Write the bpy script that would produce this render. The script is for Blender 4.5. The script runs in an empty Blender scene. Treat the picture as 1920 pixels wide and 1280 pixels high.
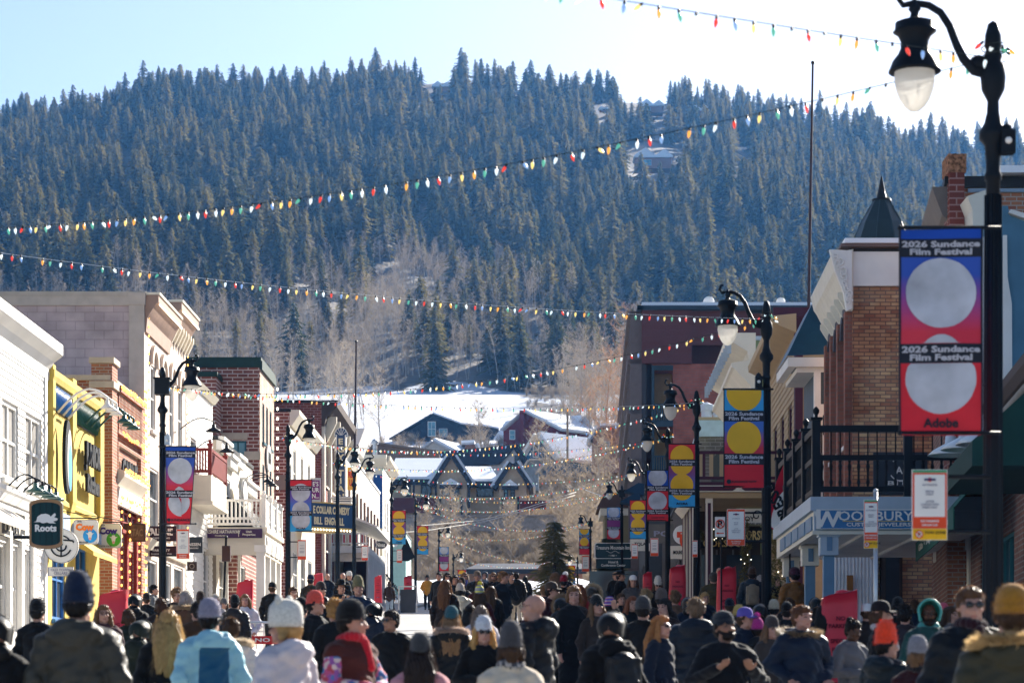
import bpy, math, random
import numpy as np
from mathutils import Vector, Matrix, Euler
rnd = random.Random(7)
SC = bpy.context.scene
COL = SC.collection
# ---------------- camera ----------------
F = 4500.0; CX = 1020.0; HY = 1340.0; EYE = 1.95; G = 0.0589
cd = bpy.data.cameras.new("camera"); cam = bpy.data.objects.new("camera", cd); COL.objects.link(cam)
cam.location = (0, 0, EYE); cam.rotation_euler = (math.radians(90), 0, 0)
cd.sensor_width = 36; cd.lens = F/1920*36; cd.shift_x = (960-CX)/1920; cd.shift_y = (HY-640)/1920
cd.clip_start = 0.5; cd.clip_end = 6000
cd.dof.use_dof = True; cd.dof.focus_distance = 70; cd.dof.aperture_fstop = 3.2
SC.camera = cam
# ---------------- sky + sun ----------------
SUN_AZ, SUN_EL = math.radians(30), math.radians(28)
w = bpy.data.worlds.new("World"); SC.world = w; w.use_nodes = True
nt = w.node_tree; bg = nt.nodes["Background"]
sky = nt.nodes.new("ShaderNodeTexSky"); sky.sky_type = 'NISHITA'; sky.sun_disc = False
sky.sun_elevation = SUN_EL; sky.sun_rotation = SUN_AZ; sky.altitude = 2100; sky.air_density = .8; sky.dust_density = 5.0
nt.links.new(sky.outputs[0], bg.inputs[0]); bg.inputs[1].default_value = 0.062
sl = bpy.data.lights.new("sun", 'SUN'); so = bpy.data.objects.new("sun", sl); COL.objects.link(so)
sl.energy = 5.0; sl.angle = math.radians(0.5); sl.color = (1, .93, .82)
sd = Vector((math.sin(SUN_AZ)*math.cos(SUN_EL), math.cos(SUN_AZ)*math.cos(SUN_EL), math.sin(SUN_EL)))
so.rotation_euler = sd.to_track_quat('Z', 'Y').to_euler(); so.location = (40, 30, 60)
SC.view_settings.view_transform = 'Standard'; SC.view_settings.look = 'None'
SC.view_settings.exposure = 1.75; SC.view_settings.gamma = 1
SC.cycles.max_bounces = 6; SC.cycles.diffuse_bounces = 3; SC.cycles.transparent_max_bounces = 12
SC.cycles.volume_bounces = 0
SC.cycles.sample_clamp_indirect = 6

# ---------------- helpers ----------------
def fx(px, d): return (px-CX)/F*d
def fz(py, d): return EYE+(HY-py)/F*d
def P(px, py, d): return Vector((fx(px, d), d, fz(py, d)))
def dX(px, X): return F*X/(px-CX)
def gz(d):                       # road surface height at distance d
    return G*d if d < 150 else G*150+0.15*(1-math.exp(-(d-150)/10))
MATS = {}
def _nt(m):
    m.use_nodes = True; return m.node_tree, m.node_tree.nodes, m.node_tree.links
def setb(b, **k):
    for n, v in k.items():
        b.inputs[n].default_value = v
def mat(key, col, rough=.7, metal=0., var=.12, vs=3., bump=0., bs=30., coat=0, sheen=0, obj=False):
    if key in MATS: return MATS[key]
    m = bpy.data.materials.new(key); t, N, L = _nt(m); b = N["Principled BSDF"]
    c = tuple(col)+(1,)
    b.inputs["Roughness"].default_value = rough; b.inputs["Metallic"].default_value = metal
    b.inputs["Base Color"].default_value = c; m.diffuse_color = c
    if rough > .45: b.inputs["Specular IOR Level"].default_value = .2
    if sheen: b.inputs["Sheen Weight"].default_value = sheen; b.inputs["Sheen Roughness"].default_value = .4
    if coat: b.inputs["Coat Weight"].default_value = coat
    if var or bump:
        tc = N.new("ShaderNodeTexCoord"); src = tc.outputs["Object"]
        if not obj:
            g = N.new("ShaderNodeNewGeometry"); src = g.outputs["Position"]
        if var:
            n = N.new("ShaderNodeTexNoise"); n.inputs["Scale"].default_value = vs; n.inputs["Detail"].default_value = 5
            L.new(src, n.inputs["Vector"])
            r = N.new("ShaderNodeMapRange"); r.inputs[1].default_value = .3; r.inputs[2].default_value = .7
            r.inputs[3].default_value = 1-var; r.inputs[4].default_value = 1+var*.6
            L.new(n.outputs[0], r.inputs[0])
            mx = N.new("ShaderNodeVectorMath"); mx.operation = 'SCALE'; mx.inputs[0].default_value = col
            L.new(r.outputs[0], mx.inputs[3]); L.new(mx.outputs[0], b.inputs["Base Color"])
        if bump:
            n2 = N.new("ShaderNodeTexNoise"); n2.inputs["Scale"].default_value = bs; n2.inputs["Detail"].default_value = 4
            L.new(src, n2.inputs["Vector"])
            bp = N.new("ShaderNodeBump"); bp.inputs["Strength"].default_value = bump; bp.inputs["Distance"].default_value = .02
            L.new(n2.outputs[0], bp.inputs["Height"]); L.new(bp.outputs[0], b.inputs["Normal"])
    MATS[key] = m; return m
def emis(key, col, s):
    if key in MATS: return MATS[key]
    m = mat(key, col, .3, var=0); b = m.node_tree.nodes["Principled BSDF"]
    b.inputs["Emission Color"].default_value = tuple(col)+(1,); b.inputs["Emission Strength"].default_value = s
    return m
def wallcoord(N, L):
    g = N.new("ShaderNodeNewGeometry"); sp = N.new("ShaderNodeSeparateXYZ"); L.new(g.outputs["Position"], sp.inputs[0])
    sn = N.new("ShaderNodeSeparateXYZ"); L.new(g.outputs["True Normal"], sn.inputs[0])
    a = N.new("ShaderNodeMath"); a.operation = 'ABSOLUTE'; L.new(sn.outputs[0], a.inputs[0])
    c = N.new("ShaderNodeMath"); c.operation = 'GREATER_THAN'; c.inputs[1].default_value = .7; L.new(a.outputs[0], c.inputs[0])
    mx = N.new("ShaderNodeMix"); L.new(c.outputs[0], mx.inputs[0]); L.new(sp.outputs[0], mx.inputs[2]); L.new(sp.outputs[1], mx.inputs[3])
    cb = N.new("ShaderNodeCombineXYZ"); L.new(mx.outputs[0], cb.inputs[0]); L.new(sp.outputs[2], cb.inputs[1])
    return cb.outputs[0], g.outputs["Position"]
def brick(key, c1, c2, mortar, bw=.23, bh=.085, mo=.012, rough=.9, bump=.6, c3=None, bias=0.):
    if key in MATS: return MATS[key]
    m = bpy.data.materials.new(key); t, N, L = _nt(m); b = N["Principled BSDF"]; b.inputs["Roughness"].default_value = rough; b.inputs["Specular IOR Level"].default_value = .2
    v, pos = wallcoord(N, L)
    br = N.new("ShaderNodeTexBrick"); L.new(v, br.inputs["Vector"])
    br.inputs["Color1"].default_value = tuple(c1)+(1,); br.inputs["Color2"].default_value = tuple(c2)+(1,)
    br.inputs["Mortar"].default_value = tuple(mortar)+(1,); br.inputs["Scale"].default_value = 1
    br.inputs["Mortar Size"].default_value = mo; br.inputs["Mortar Smooth"].default_value = .1; br.inputs["Bias"].default_value = bias
    br.inputs["Brick Width"].default_value = bw; br.inputs["Row Height"].default_value = bh
    n = N.new("ShaderNodeTexNoise"); n.inputs["Scale"].default_value = 1.3; n.inputs["Detail"].default_value = 6; L.new(pos, n.inputs["Vector"])
    r = N.new("ShaderNodeMapRange"); r.inputs[1].default_value = .3; r.inputs[2].default_value = .7; r.inputs[3].default_value = .72; r.inputs[4].default_value = 1.15
    L.new(n.outputs[0], r.inputs[0])
    mx = N.new("ShaderNodeVectorMath"); mx.operation = 'SCALE'; L.new(br.outputs[0], mx.inputs[0]); L.new(r.outputs[0], mx.inputs[3])
    out = mx.outputs[0]
    if c3:
        n3 = N.new("ShaderNodeTexNoise"); n3.inputs["Scale"].default_value = .9; n3.inputs["Detail"].default_value = 3; L.new(pos, n3.inputs["Vector"])
        r3 = N.new("ShaderNodeMapRange"); r3.inputs[1].default_value = .47; r3.inputs[2].default_value = .6; L.new(n3.outputs[0], r3.inputs[0])
        m3 = N.new("ShaderNodeMix"); m3.data_type = 'RGBA'; L.new(r3.outputs[0], m3.inputs[0]); L.new(out, m3.inputs[6])
        b3 = N.new("ShaderNodeVectorMath"); b3.operation = 'MULTIPLY'; L.new(out, b3.inputs[0]); b3.inputs[1].default_value = c3; L.new(b3.outputs[0], m3.inputs[7])
        out = m3.outputs[2]
    L.new(out, b.inputs["Base Color"])
    bp = N.new("ShaderNodeBump"); bp.inputs["Strength"].default_value = bump; bp.inputs["Distance"].default_value = .01; bp.invert = True
    L.new(br.outputs[1], bp.inputs["Height"]); L.new(bp.outputs[0], b.inputs["Normal"])
    MATS[key] = m; return m
def glass(key='window glass', col=(.03, .045, .06), rough=.08):
    return mat(key, col, rough, var=.5, vs=.8)

class MB:
    def __init__(s): s.v = []; s.f = []; s.m = []; s.k = 0
    def add(s, vs, fs, m=None):
        o = len(s.v); s.v += [tuple(p) for p in vs]; s.f += [tuple(i+o for i in f) for f in fs]; s.m += [s.k if m is None else m]*len(fs); return s
    def quad(s, a, b, c, d, m=None): return s.add([a, b, c, d], [(0, 1, 2, 3)], m)
    def poly(s, ps, m=None): return s.add(ps, [tuple(range(len(ps)))], m)
    def box(s, x0, x1, y0, y1, z0, z1, m=None):
        if x0 > x1: x0, x1 = x1, x0
        if y0 > y1: y0, y1 = y1, y0
        if z0 > z1: z0, z1 = z1, z0
        return s.add([(x0,y0,z0),(x1,y0,z0),(x1,y1,z0),(x0,y1,z0),(x0,y0,z1),(x1,y0,z1),(x1,y1,z1),(x0,y1,z1)],
            [(0,3,2,1),(4,5,6,7),(0,1,5,4),(1,2,6,5),(2,3,7,6),(3,0,4,7)], m)
    def obox(s, O, U, N, u0, u1, n0, n1, v0, v1, m=None):   # box in wall coordinates
        O = Vector(O); U = Vector(U); N = Vector(N); Z = Vector((0, 0, 1))
        p = [O+U*u+N*n+Z*v for v in (v0, v1) for (u, n) in ((u0, n0), (u1, n0), (u1, n1), (u0, n1))]
        fs = [(0,3,2,1),(4,5,6,7),(0,1,5,4),(1,2,6,5),(2,3,7,6),(3,0,4,7)]
        if U.cross(N).z < 0: fs = [f[::-1] for f in fs]
        return s.add(p, fs, m)
    def prism(s, poly, ext, m=None):       # polygon (list of 3D points) extruded by vector ext
        e = Vector(ext); n = len(poly); a = [Vector(p) for p in poly]; b = [p+e for p in a]
        return s.add(a+b, [tuple(range(n))[::-1], tuple(range(n, 2*n))]+[(i, (i+1) % n, n+(i+1) % n, n+i) for i in range(n)], m)
    def tube(s, pts, rs, n=8, m=None, cap=True):
        pts = [Vector(p) for p in pts]
        if not hasattr(rs, '__len__'): rs = [rs]*len(pts)
        o = len(s.v); prev = None
        for i, p in enumerate(pts):
            t = (pts[min(i+1, len(pts)-1)]-pts[max(i-1, 0)]).normalized()
            if prev is None:
                a = t.orthogonal().normalized()
            else:
                a = (prev-t*prev.dot(t)); a = a.normalized() if a.length > 1e-6 else t.orthogonal().normalized()
            prev = a; b = t.cross(a)
            for k in range(n):
                an = 2*math.pi*k/n; s.v.append(tuple(p+(a*math.cos(an)+b*math.sin(an))*rs[i]))
        kk = s.k if m is None else m
        for i in range(len(pts)-1):
            for k in range(n):
                s.f.append((o+i*n+k, o+i*n+(k+1) % n, o+(i+1)*n+(k+1) % n, o+(i+1)*n+k)); s.m.append(kk)
        if cap and n > 2:
            s.f.append(tuple(o+k for k in range(n))[::-1]); s.m.append(kk)
            q = o+(len(pts)-1)*n; s.f.append(tuple(q+k for k in range(n))); s.m.append(kk)
        return s
    def lathe(s, prof, c=(0, 0, 0), n=16, m=None, ax=None):
        o = len(s.v); c = Vector(c); kk = s.k if m is None else m
        for r, z in prof:
            for k in range(n):
                an = 2*math.pi*k/n; s.v.append(tuple(c+Vector((r*math.cos(an), r*math.sin(an), z))))
        for i in range(len(prof)-1):
            for k in range(n):
                s.f.append((o+i*n+k, o+i*n+(k+1) % n, o+(i+1)*n+(k+1) % n, o+(i+1)*n+k)); s.m.append(kk)
        return s
    def ell(s, c, r, n=12, rot=None, m=None):
        c = Vector(c); o = len(s.v); r = (r, r, r) if not hasattr(r, '__len__') else r; h = n//2; kk = s.k if m is None else m
        pts = [(0, 0, -1)]
        for i in range(1, h):
            ph = -math.pi/2+math.pi*i/h
            for k in range(n):
                an = 2*math.pi*k/n; pts.append((math.cos(ph)*math.cos(an), math.cos(ph)*math.sin(an), math.sin(ph)))
        pts.append((0, 0, 1))
        for p in pts:
            q = Vector((p[0]*r[0], p[1]*r[1], p[2]*r[2]))
            if rot is not None: q = rot @ q
            s.v.append(tuple(c+q))
        for k in range(n):
            s.f.append((o, o+1+(k+1) % n, o+1+k)); s.m.append(kk)
            e = len(pts)-1; b = 1+(h-2)*n; s.f.append((o+e, o+b+k, o+b+(k+1) % n)); s.m.append(kk)
        for i in range(h-2):
            for k in range(n):
                a = o+1+i*n; s.f.append((a+k, a+(k+1) % n, a+n+(k+1) % n, a+n+k)); s.m.append(kk)
        return s
    def cap(s, a, b, ra, rb, n=12):       # tapered capsule
        a = Vector(a); b = Vector(b); L = (b-a).length; t = (b-a)/max(L, 1e-6)
        pts = []; rs = []
        for i in range(4): an = math.pi/2*(1-i/4); pts.append(a-t*ra*math.sin(an)*.98); rs.append(max(ra*math.cos(an), .001))
        pts.append(a); rs.append(ra); pts.append(b); rs.append(rb)
        for i in range(1, 5): an = math.pi/2*i/4; pts.append(b+t*rb*math.sin(an)*.98); rs.append(max(rb*math.cos(an), .001))
        return s.tube(pts, rs, n)
    def mesh(s, name, mats, origin=(0, 0, 0), smooth=False):
        me = bpy.data.meshes.new(name); o = Vector(origin)
        v = np.array(s.v, dtype=float).reshape(-1, 3)-np.array(o)
        me.from_pydata(v.tolist(), [], s.f)
        for m in (mats if isinstance(mats, (list, tuple)) else [mats]): me.materials.append(m)
        me.polygons.foreach_set("material_index", s.m)
        if smooth: me.polygons.foreach_set("use_smooth", [True]*len(s.f))
        me.update(); return me
    def build(s, name, mats, parent=None, origin=None, smooth=False, label=None, loc=None):
        if parent is not None and origin is None and loc is None: origin = parent_origin(parent)
        if origin is None: origin = (0, 0, 0)
        me = s.mesh(name, mats, origin, smooth)
        ob = bpy.data.objects.new(name, me); COL.objects.link(ob)
        if parent is not None: ob.parent = parent
        elif origin: ob.location = origin
        if loc is not None: ob.location = loc
        if label: ob["label"] = label
        return ob
def parent_origin(p):
    o = Vector((0, 0, 0)); q = p
    while q is not None: o = o+q.location; q = q.parent
    return o
def thing(name, label, cat, loc=(0, 0, 0), rz=0, group=None):
    o = bpy.data.objects.new(name, None); COL.objects.link(o); o.location = loc; o.rotation_euler = (0, 0, rz)
    o.empty_display_size = .2
    return tag(o, label, cat, group)
def tag(o, label, cat, group=None):
    o["label"] = label; o["category"] = cat
    if group: o["group"] = group
    return o
def kids(o): return list(o.children)
def dup(root, loc=None, rz=None, label=None, group=None, parent=None):
    def cp(o, par):
        c = o.copy(); COL.objects.link(c); c.parent = par
        for ch in CH[o]: cp(ch, c)
        return c
    CH = {}
    def walk(o):
        CH[o] = list(o.children)
        for c in CH[o]: walk(c)
    walk(root); r = cp(root, parent)
    if loc is not None: r.location = loc
    if rz is not None: r.rotation_euler = (0, 0, rz)
    if label: r["label"] = label
    if group: r["group"] = group
    return r
def structure(o): o["kind"] = "structure"; return o
XP = Vector((1, 0, 0)); XM = Vector((-1, 0, 0)); YP = Vector((0, 1, 0)); YM = Vector((0, -1, 0)); ZP = Vector((0, 0, 1))
def wall(mb, O, U, N, w, h, holes=(), siding=None, reveal=.14, m=0, lip=.022):
    O = Vector(O); U = Vector(U); N = Vector(N)
    flip = U.cross(ZP).dot(N) < 0
    def q(a, b, c, d):
        if flip: mb.quad(d, c, b, a, m)
        else: mb.quad(a, b, c, d, m)
    us = sorted(set([0, w]+[x for h_ in holes for x in h_[:2]])); vs = set([0, h]+[x for h_ in holes for x in h_[2:4]])
    if siding:
        z0 = O.z; k = math.ceil(z0/siding)
        while k*siding-z0 < h:
            if k*siding-z0 > .001: vs.add(k*siding-z0)
            k += 1
    vs = sorted(v for v in vs if 0 <= v <= h)
    def off(v):
        if not siding: return 0
        return None
    for i in range(len(us)-1):
        for j in range(len(vs)-1):
            u0, u1, v0, v1 = us[i], us[i+1], vs[j], vs[j+1]
            if v1-v0 < 1e-5 or u1-u0 < 1e-5: continue
            uc, vc = (u0+u1)/2, (v0+v1)/2
            if any(a < uc < b and c < vc < d for a, b, c, d in [hh[:4] for hh in holes]): continue
            if siding:
                f0 = ((O.z+v0)/siding) % 1; f1 = f0+(v1-v0)/siding
                if f0 > .999: f0 = 0; f1 = (v1-v0)/siding
                n0 = lip*(1-f0); n1 = lip*(1-min(f1, 1))
                q(O+U*u0+ZP*v0+N*n0, O+U*u1+ZP*v0+N*n0, O+U*u1+ZP*v1+N*n1, O+U*u0+ZP*v1+N*n1)
                if f0 < .01: q(O+U*u0+ZP*v0, O+U*u1+ZP*v0, O+U*u1+ZP*v0+N*n0, O+U*u0+ZP*v0+N*n0)
            else:
                q(O+U*u0+ZP*v0, O+U*u1+ZP*v0, O+U*u1+ZP*v1, O+U*u0+ZP*v1)
    for a, b, c, d in [hh[:4] for hh in holes]:
        p = [O+U*a+ZP*c, O+U*b+ZP*c, O+U*b+ZP*d, O+U*a+ZP*d]
        for i in range(4):
            A, B = p[i], p[(i+1) % 4]; q(A-N*reveal, B-N*reveal, B+N*.0, A)
    return mb
def window(parent, O, U, N, hole, frame, gl, bars=(1, 2), fw=.06, depth=.08, sill=None, name='window'):
    u0, u1, v0, v1 = hole[:4]; mb = MB()
    n0, n1 = -.1, -.03
    mb.obox(O, U, N, u0, u0+fw, n0, n1, v0, v1); mb.obox(O, U, N, u1-fw, u1, n0, n1, v0, v1)
    mb.obox(O, U, N, u0+fw, u1-fw, n0, n1-.003, v0, v0+fw); mb.obox(O, U, N, u0+fw, u1-fw, n0, n1-.003, v1-fw, v1)
    nx, ny = bars
    for i in range(1, nx):
        u = u0+(u1-u0)*i/nx; mb.obox(O, U, N, u-fw*.35, u+fw*.35, n0, n1-.01, v0+fw, v1-fw)
    for i in range(1, ny):
        v = v0+(v1-v0)*i/ny; mb.obox(O, U, N, u0+fw, u1-fw, n0, n1-.014, v-fw*.35, v+fw*.35)
    if sill is not None: mb.obox(O, U, N, u0-.06, u1+.06, -.05, .09, v0-.1, v0-.003)
    wf = mb.build(name, frame, parent)
    pb = MB(); pb.obox(O, U, N, u0, u1, -.13, -.085, v0, v1); pb.build('pane', gl, wf)
    return wf
def text(s, parent, O, U, N, mt, height=None, width=None, bold=.02, ext=.006, name='lettering', align='CENTER', sx=1., spacing=1.0):
    cu = bpy.data.curves.new('t', 'FONT'); cu.body = s; cu.align_x = align; cu.align_y = 'CENTER'; cu.offset = bold
    cu.extrude = .01; cu.resolution_u = 2; cu.space_character = spacing; cu.space_line = .95
    ob = bpy.data.objects.new('t', cu); COL.objects.link(ob)
    dg = bpy.context.evaluated_depsgraph_get(); me = bpy.data.meshes.new_from_object(ob.evaluated_get(dg))
    bpy.data.objects.remove(ob); bpy.data.curves.remove(cu)
    n = len(me.vertices); a = np.empty(n*3); me.vertices.foreach_get('co', a); a = a.reshape(-1, 3)
    w = np.ptp(a[:, 0]); h = np.ptp(a[:, 1])
    k = (height/h) if height else width/w
    kx = k*sx if not (height and width) else width/w
    U = np.array(U); N = np.array(N); O = np.array(O); po = np.array(parent_origin(parent))
    cy = (a[:, 1].max()+a[:, 1].min())/2
    cxx = (a[:, 0].max()+a[:, 0].min())/2 if align == 'CENTER' else 0
    r = O+np.outer((a[:, 0]-cxx)*kx, U)+np.outer((a[:, 1]-cy)*k, (0, 0, 1))+np.outer(np.where(a[:, 2] > 0, ext, 0), N)-po
    me.vertices.foreach_set('co', r.ravel()); me.name = name
    me.materials.clear(); me.materials.append(mt); me.update()
    o = bpy.data.objects.new(name, me); COL.objects.link(o); o.parent = parent
    return o
# ======================= TERRAIN =======================
RT = [(-900, 330), (-300, 260), (0, 240), (190, 215), (240, 195), (300, 172), (450, 178), (560, 166), (690, 154), (870, 160), (1040, 178), (1230, 198), (1380, 208), (1500, 232), (1640, 250), (1800, 282), (1950, 290), (2600, 400), (3400, 480)]
def ridge_y(px): return float(np.interp(px, [a for a, b in RT], [b for a, b in RT]))
DP = [(150, 9.0), (215, 9.6), (235, 13), (250, 15.6), (265, 19), (300, 27), (380, 42.5), (430, 51.6), (520, 71.3), (555, 76)]
DR = 1250.0
def ter(x, d):
    if d < 150: return G*d
    if d < 555:
        return float(np.interp(d, [a for a, b in DP], [b for a, b in DP]))
    px = CX+F*x/d
    zr = EYE+(HY-ridge_y(px))/F*DR
    t = (d-555)/(DR-555)
    if t < 1: z = 76+(zr-76)*(t**1.06)
    else: z = zr-(d-DR)*.25
    a = min(1, (d-555)/120)*max(.25, 1-t*t)
    return z+a*(5*math.sin(x*.021+d*.006)+4*math.sin(x*.05-d*.017)+2.5*math.sin(x*.11+d*.05))
def axis(vals):
    o = []
    for a, b, n in vals: o += list(np.linspace(a, b, n, endpoint=False))
    return o+[vals[-1][1]]
dy = axis([(-60, 150, 10), (150, 270, 20), (270, 560, 30), (560, 1300, 75), (1300, 1700, 12)])
dx = axis([(-1100, -350, 12), (-350, 350, 80), (350, 1100, 12)])
mb = MB(); nx = len(dx)
for d in dy:
    for x in dx:
        z = ter(x, d)
        if d <= 236: z -= .35
        mb.v.append((x, d, z))
for j in range(len(dy)-1):
    for i in range(nx-1):
        a = j*nx+i; mb.f.append((a, a+1, a+nx+1, a+nx)); mb.m.append(0)
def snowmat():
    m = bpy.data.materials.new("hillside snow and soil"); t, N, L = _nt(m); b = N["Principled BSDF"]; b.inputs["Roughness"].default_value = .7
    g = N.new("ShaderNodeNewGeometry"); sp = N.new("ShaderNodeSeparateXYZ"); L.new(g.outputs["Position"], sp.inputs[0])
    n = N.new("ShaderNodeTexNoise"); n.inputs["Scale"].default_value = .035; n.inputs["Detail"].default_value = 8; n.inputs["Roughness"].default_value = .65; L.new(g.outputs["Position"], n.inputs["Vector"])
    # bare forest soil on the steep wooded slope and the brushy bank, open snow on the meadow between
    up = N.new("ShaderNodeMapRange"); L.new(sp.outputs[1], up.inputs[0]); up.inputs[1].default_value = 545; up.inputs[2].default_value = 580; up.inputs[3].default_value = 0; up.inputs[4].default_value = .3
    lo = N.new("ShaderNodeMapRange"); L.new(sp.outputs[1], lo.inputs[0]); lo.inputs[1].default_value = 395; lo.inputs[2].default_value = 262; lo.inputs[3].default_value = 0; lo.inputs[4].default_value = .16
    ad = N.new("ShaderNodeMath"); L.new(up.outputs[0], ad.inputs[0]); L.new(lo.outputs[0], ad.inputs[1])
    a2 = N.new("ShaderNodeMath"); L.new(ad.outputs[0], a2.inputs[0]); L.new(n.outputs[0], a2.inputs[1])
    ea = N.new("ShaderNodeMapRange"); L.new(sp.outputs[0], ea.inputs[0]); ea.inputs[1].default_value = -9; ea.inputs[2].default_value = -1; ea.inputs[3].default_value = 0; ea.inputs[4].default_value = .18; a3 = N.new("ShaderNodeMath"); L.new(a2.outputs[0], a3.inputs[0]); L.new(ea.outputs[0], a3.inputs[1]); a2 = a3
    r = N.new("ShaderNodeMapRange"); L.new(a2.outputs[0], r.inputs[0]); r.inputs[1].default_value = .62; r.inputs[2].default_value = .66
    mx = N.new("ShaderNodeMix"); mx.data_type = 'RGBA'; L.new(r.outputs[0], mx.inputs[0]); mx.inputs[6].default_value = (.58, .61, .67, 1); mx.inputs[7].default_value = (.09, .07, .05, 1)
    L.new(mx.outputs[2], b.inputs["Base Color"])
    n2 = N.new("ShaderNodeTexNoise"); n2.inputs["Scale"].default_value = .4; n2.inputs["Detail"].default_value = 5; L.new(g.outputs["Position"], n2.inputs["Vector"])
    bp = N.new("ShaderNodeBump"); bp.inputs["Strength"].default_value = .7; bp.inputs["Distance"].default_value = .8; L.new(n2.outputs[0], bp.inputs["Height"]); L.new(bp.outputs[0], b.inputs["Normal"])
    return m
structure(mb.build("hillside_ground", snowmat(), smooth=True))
# road, kerbs, pavements (sheets that climb with the street)
ROADM = mat("pale worn street concrete", (.42, .41, .39), .55, var=.18, vs=.9, bump=.4, bs=8)
PAVEM = mat("pavement concrete", (.36, .34, .32), .75, var=.2, vs=2, bump=.3, bs=20)
def strip(name, x0, x1, h, m, d0=-40, d1=236, edge=False):
    mb = MB(); ds = [d0, 0, 30, 60, 90, 120, 145, 150, 155, 165, 180, 200, 218, d1]
    for a, b in zip(ds, ds[1:]):
        za, zb = gz(a)+h, gz(b)+h
        mb.quad((x0, a, za), (x1, a, za), (x1, b, zb), (x0, b, zb))
        if edge:
            mb.quad((x0, a, za-.3), (x0, a, za), (x0, b, zb), (x0, b, zb-.3)); mb.quad((x1, a, za), (x1, a, za-.3), (x1, b, zb-.3), (x1, b, zb))
    return structure(mb.build(name, m))
RX0, RX1 = -7.2, 3.1
strip("road", RX0-.01, RX1+.01, 0, ROADM)
strip("pavement", RX0-6.5, RX0-.16, .14, PAVEM, edge=True)
strip("pavement", RX1+.16, RX1+8, .14, PAVEM, edge=True)
KM = mat("kerb stone", (.45, .43, .4), .7, var=.15)
strip("kerb", RX0-.156, RX0, .146, KM, edge=True); strip("kerb", RX1, RX1+.156, .146, KM, edge=True)
mb = MB()
for k in range(0, 40):       # expansion joints cut across the concrete
    d = 6+k*5.5; mb.quad((RX0+.02, d, gz(d)+.004), (RX1-.02, d, gz(d)+.004), (RX1-.02, d+.05, gz(d+.05)+.004), (RX0+.02, d+.05, gz(d+.05)+.004))
structure(mb.build("road_joints", mat("joint tar", (.09, .09, .09), .8, var=0)))
def ground(x, d):
    return gz(d)+(.14 if (x < RX0 or x > RX1) else 0)

# ======================= VEGETATION =======================
def leafmat(key, c, c2, rough=.7, transl=.25):
    m = bpy.data.materials.new(key); t, N, L = _nt(m); b = N["Principled BSDF"]; b.inputs["Roughness"].default_value = rough
    oi = N.new("ShaderNodeObjectInfo"); g = N.new("ShaderNodeNewGeometry")
    n = N.new("ShaderNodeTexNoise"); n.inputs["Scale"].default_value = .9; n.inputs["Detail"].default_value = 3; L.new(g.outputs["Position"], n.inputs["Vector"])
    r = N.new("ShaderNodeMapRange"); r.inputs[1].default_value = .35; r.inputs[2].default_value = .65; L.new(n.outputs[0], r.inputs[0])
    ad = N.new("ShaderNodeMath"); ad.operation = 'MULTIPLY_ADD'; L.new(oi.outputs["Random"], ad.inputs[0]); ad.inputs[1].default_value = .7; ad.inputs[2].default_value = -.15
    a2 = N.new("ShaderNodeMath"); a2.operation = 'MULTIPLY_ADD'; L.new(r.outputs[0], a2.inputs[0]); a2.inputs[1].default_value = .45; L.new(ad.outputs[0], a2.inputs[2]); a2.use_clamp = True
    mx = N.new("ShaderNodeMix"); mx.data_type = 'RGBA'; L.new(a2.outputs[0], mx.inputs[0]); mx.inputs[6].default_value = tuple(c)+(1,); mx.inputs[7].default_value = tuple(c2)+(1,)
    L.new(mx.outputs[2], b.inputs["Base Color"])
    if transl:
        tr = N.new("ShaderNodeBsdfTranslucent"); L.new(mx.outputs[2], tr.inputs[0]); ms = N.new("ShaderNodeMixShader"); ms.inputs[0].default_value = transl
        L.new(b.outputs[0], ms.inputs[1]); L.new(tr.outputs[0], ms.inputs[2]); L.new(ms.outputs[0], N["Material Output"].inputs[0])
    return m
CONM = leafmat("conifer needles", (.018, .034, .016), (.25, .195, .06), .8, .42)  # warm second tone puts sunlit highlights into the needle colour, scattered by noise
BARKD = mat("dark conifer bark", (.07, .055, .045), .9, var=.2)
def conifer(seed, slim=1., levels=26, H=14.):
    r = random.Random(seed); mb = MB(); mb.k = 1
    mb.tube([(0, 0, -1.5), (0, 0, H*.5), (0, 0, H*.98)], [.2, .12, .02], 5, 1)
    mb.k = 0
    base = r.uniform(.04, .12)
    for i in range(levels):
        t = base+(1-base)*(i/levels)**.95; z = H*t
        R = H*.3*slim*(1-t)**.62*r.uniform(.75, 1.2)+.12
        nb = max(5, int(9*(1-t)+5)); a0 = r.uniform(0, 6.28)
        for k in range(nb):
            if r.random() < .1: continue
            a = a0+k*6.283/nb+r.uniform(-.25, .25); L = R*r.uniform(.45, 1.25); drop = L*r.uniform(.1, .5)
            dx_, dy_ = math.cos(a), math.sin(a)
            for s in range(3):
                u0 = L*(.12+.28*s); u1 = L*(.42+.3*s); wd = (.26+.16*L)*(1.05-.28*s)*r.uniform(.7, 1.2)
                z0 = z-drop*(u0/L)**1.5+r.uniform(-.1, .1); z1 = z-drop*(u1/L)**1.5-r.uniform(0, .25)
                tw = r.uniform(-.5, .5)
                mb.add([(dx_*u0-dy_*wd, dy_*u0+dx_*wd, z0-tw*wd-.12), (dx_*u0+dy_*wd, dy_*u0-dx_*wd, z0+tw*wd-.12), (dx_*u1, dy_*u1, z1)], [(0, 1, 2)])
                mb.add([(dx_*u0*.9, dy_*u0*.9, z0+.12), (dx_*u1+dy_*.2, dy_*u1-dx_*.2, z1+.1), (dx_*(u0+u1)/2, dy_*(u0+u1)/2, z0-.45*wd-.3)], [(0, 1, 2)])
    return mb.mesh("conifer", [CONM, BARKD])
BARKP = mat("pale aspen bark", (.42, .37, .31), .8, var=.25, vs=1.5)
TWIG = leafmat("bare twigs", (.31, .25, .185), (.47, .385, .285), .9, .3)
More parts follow.
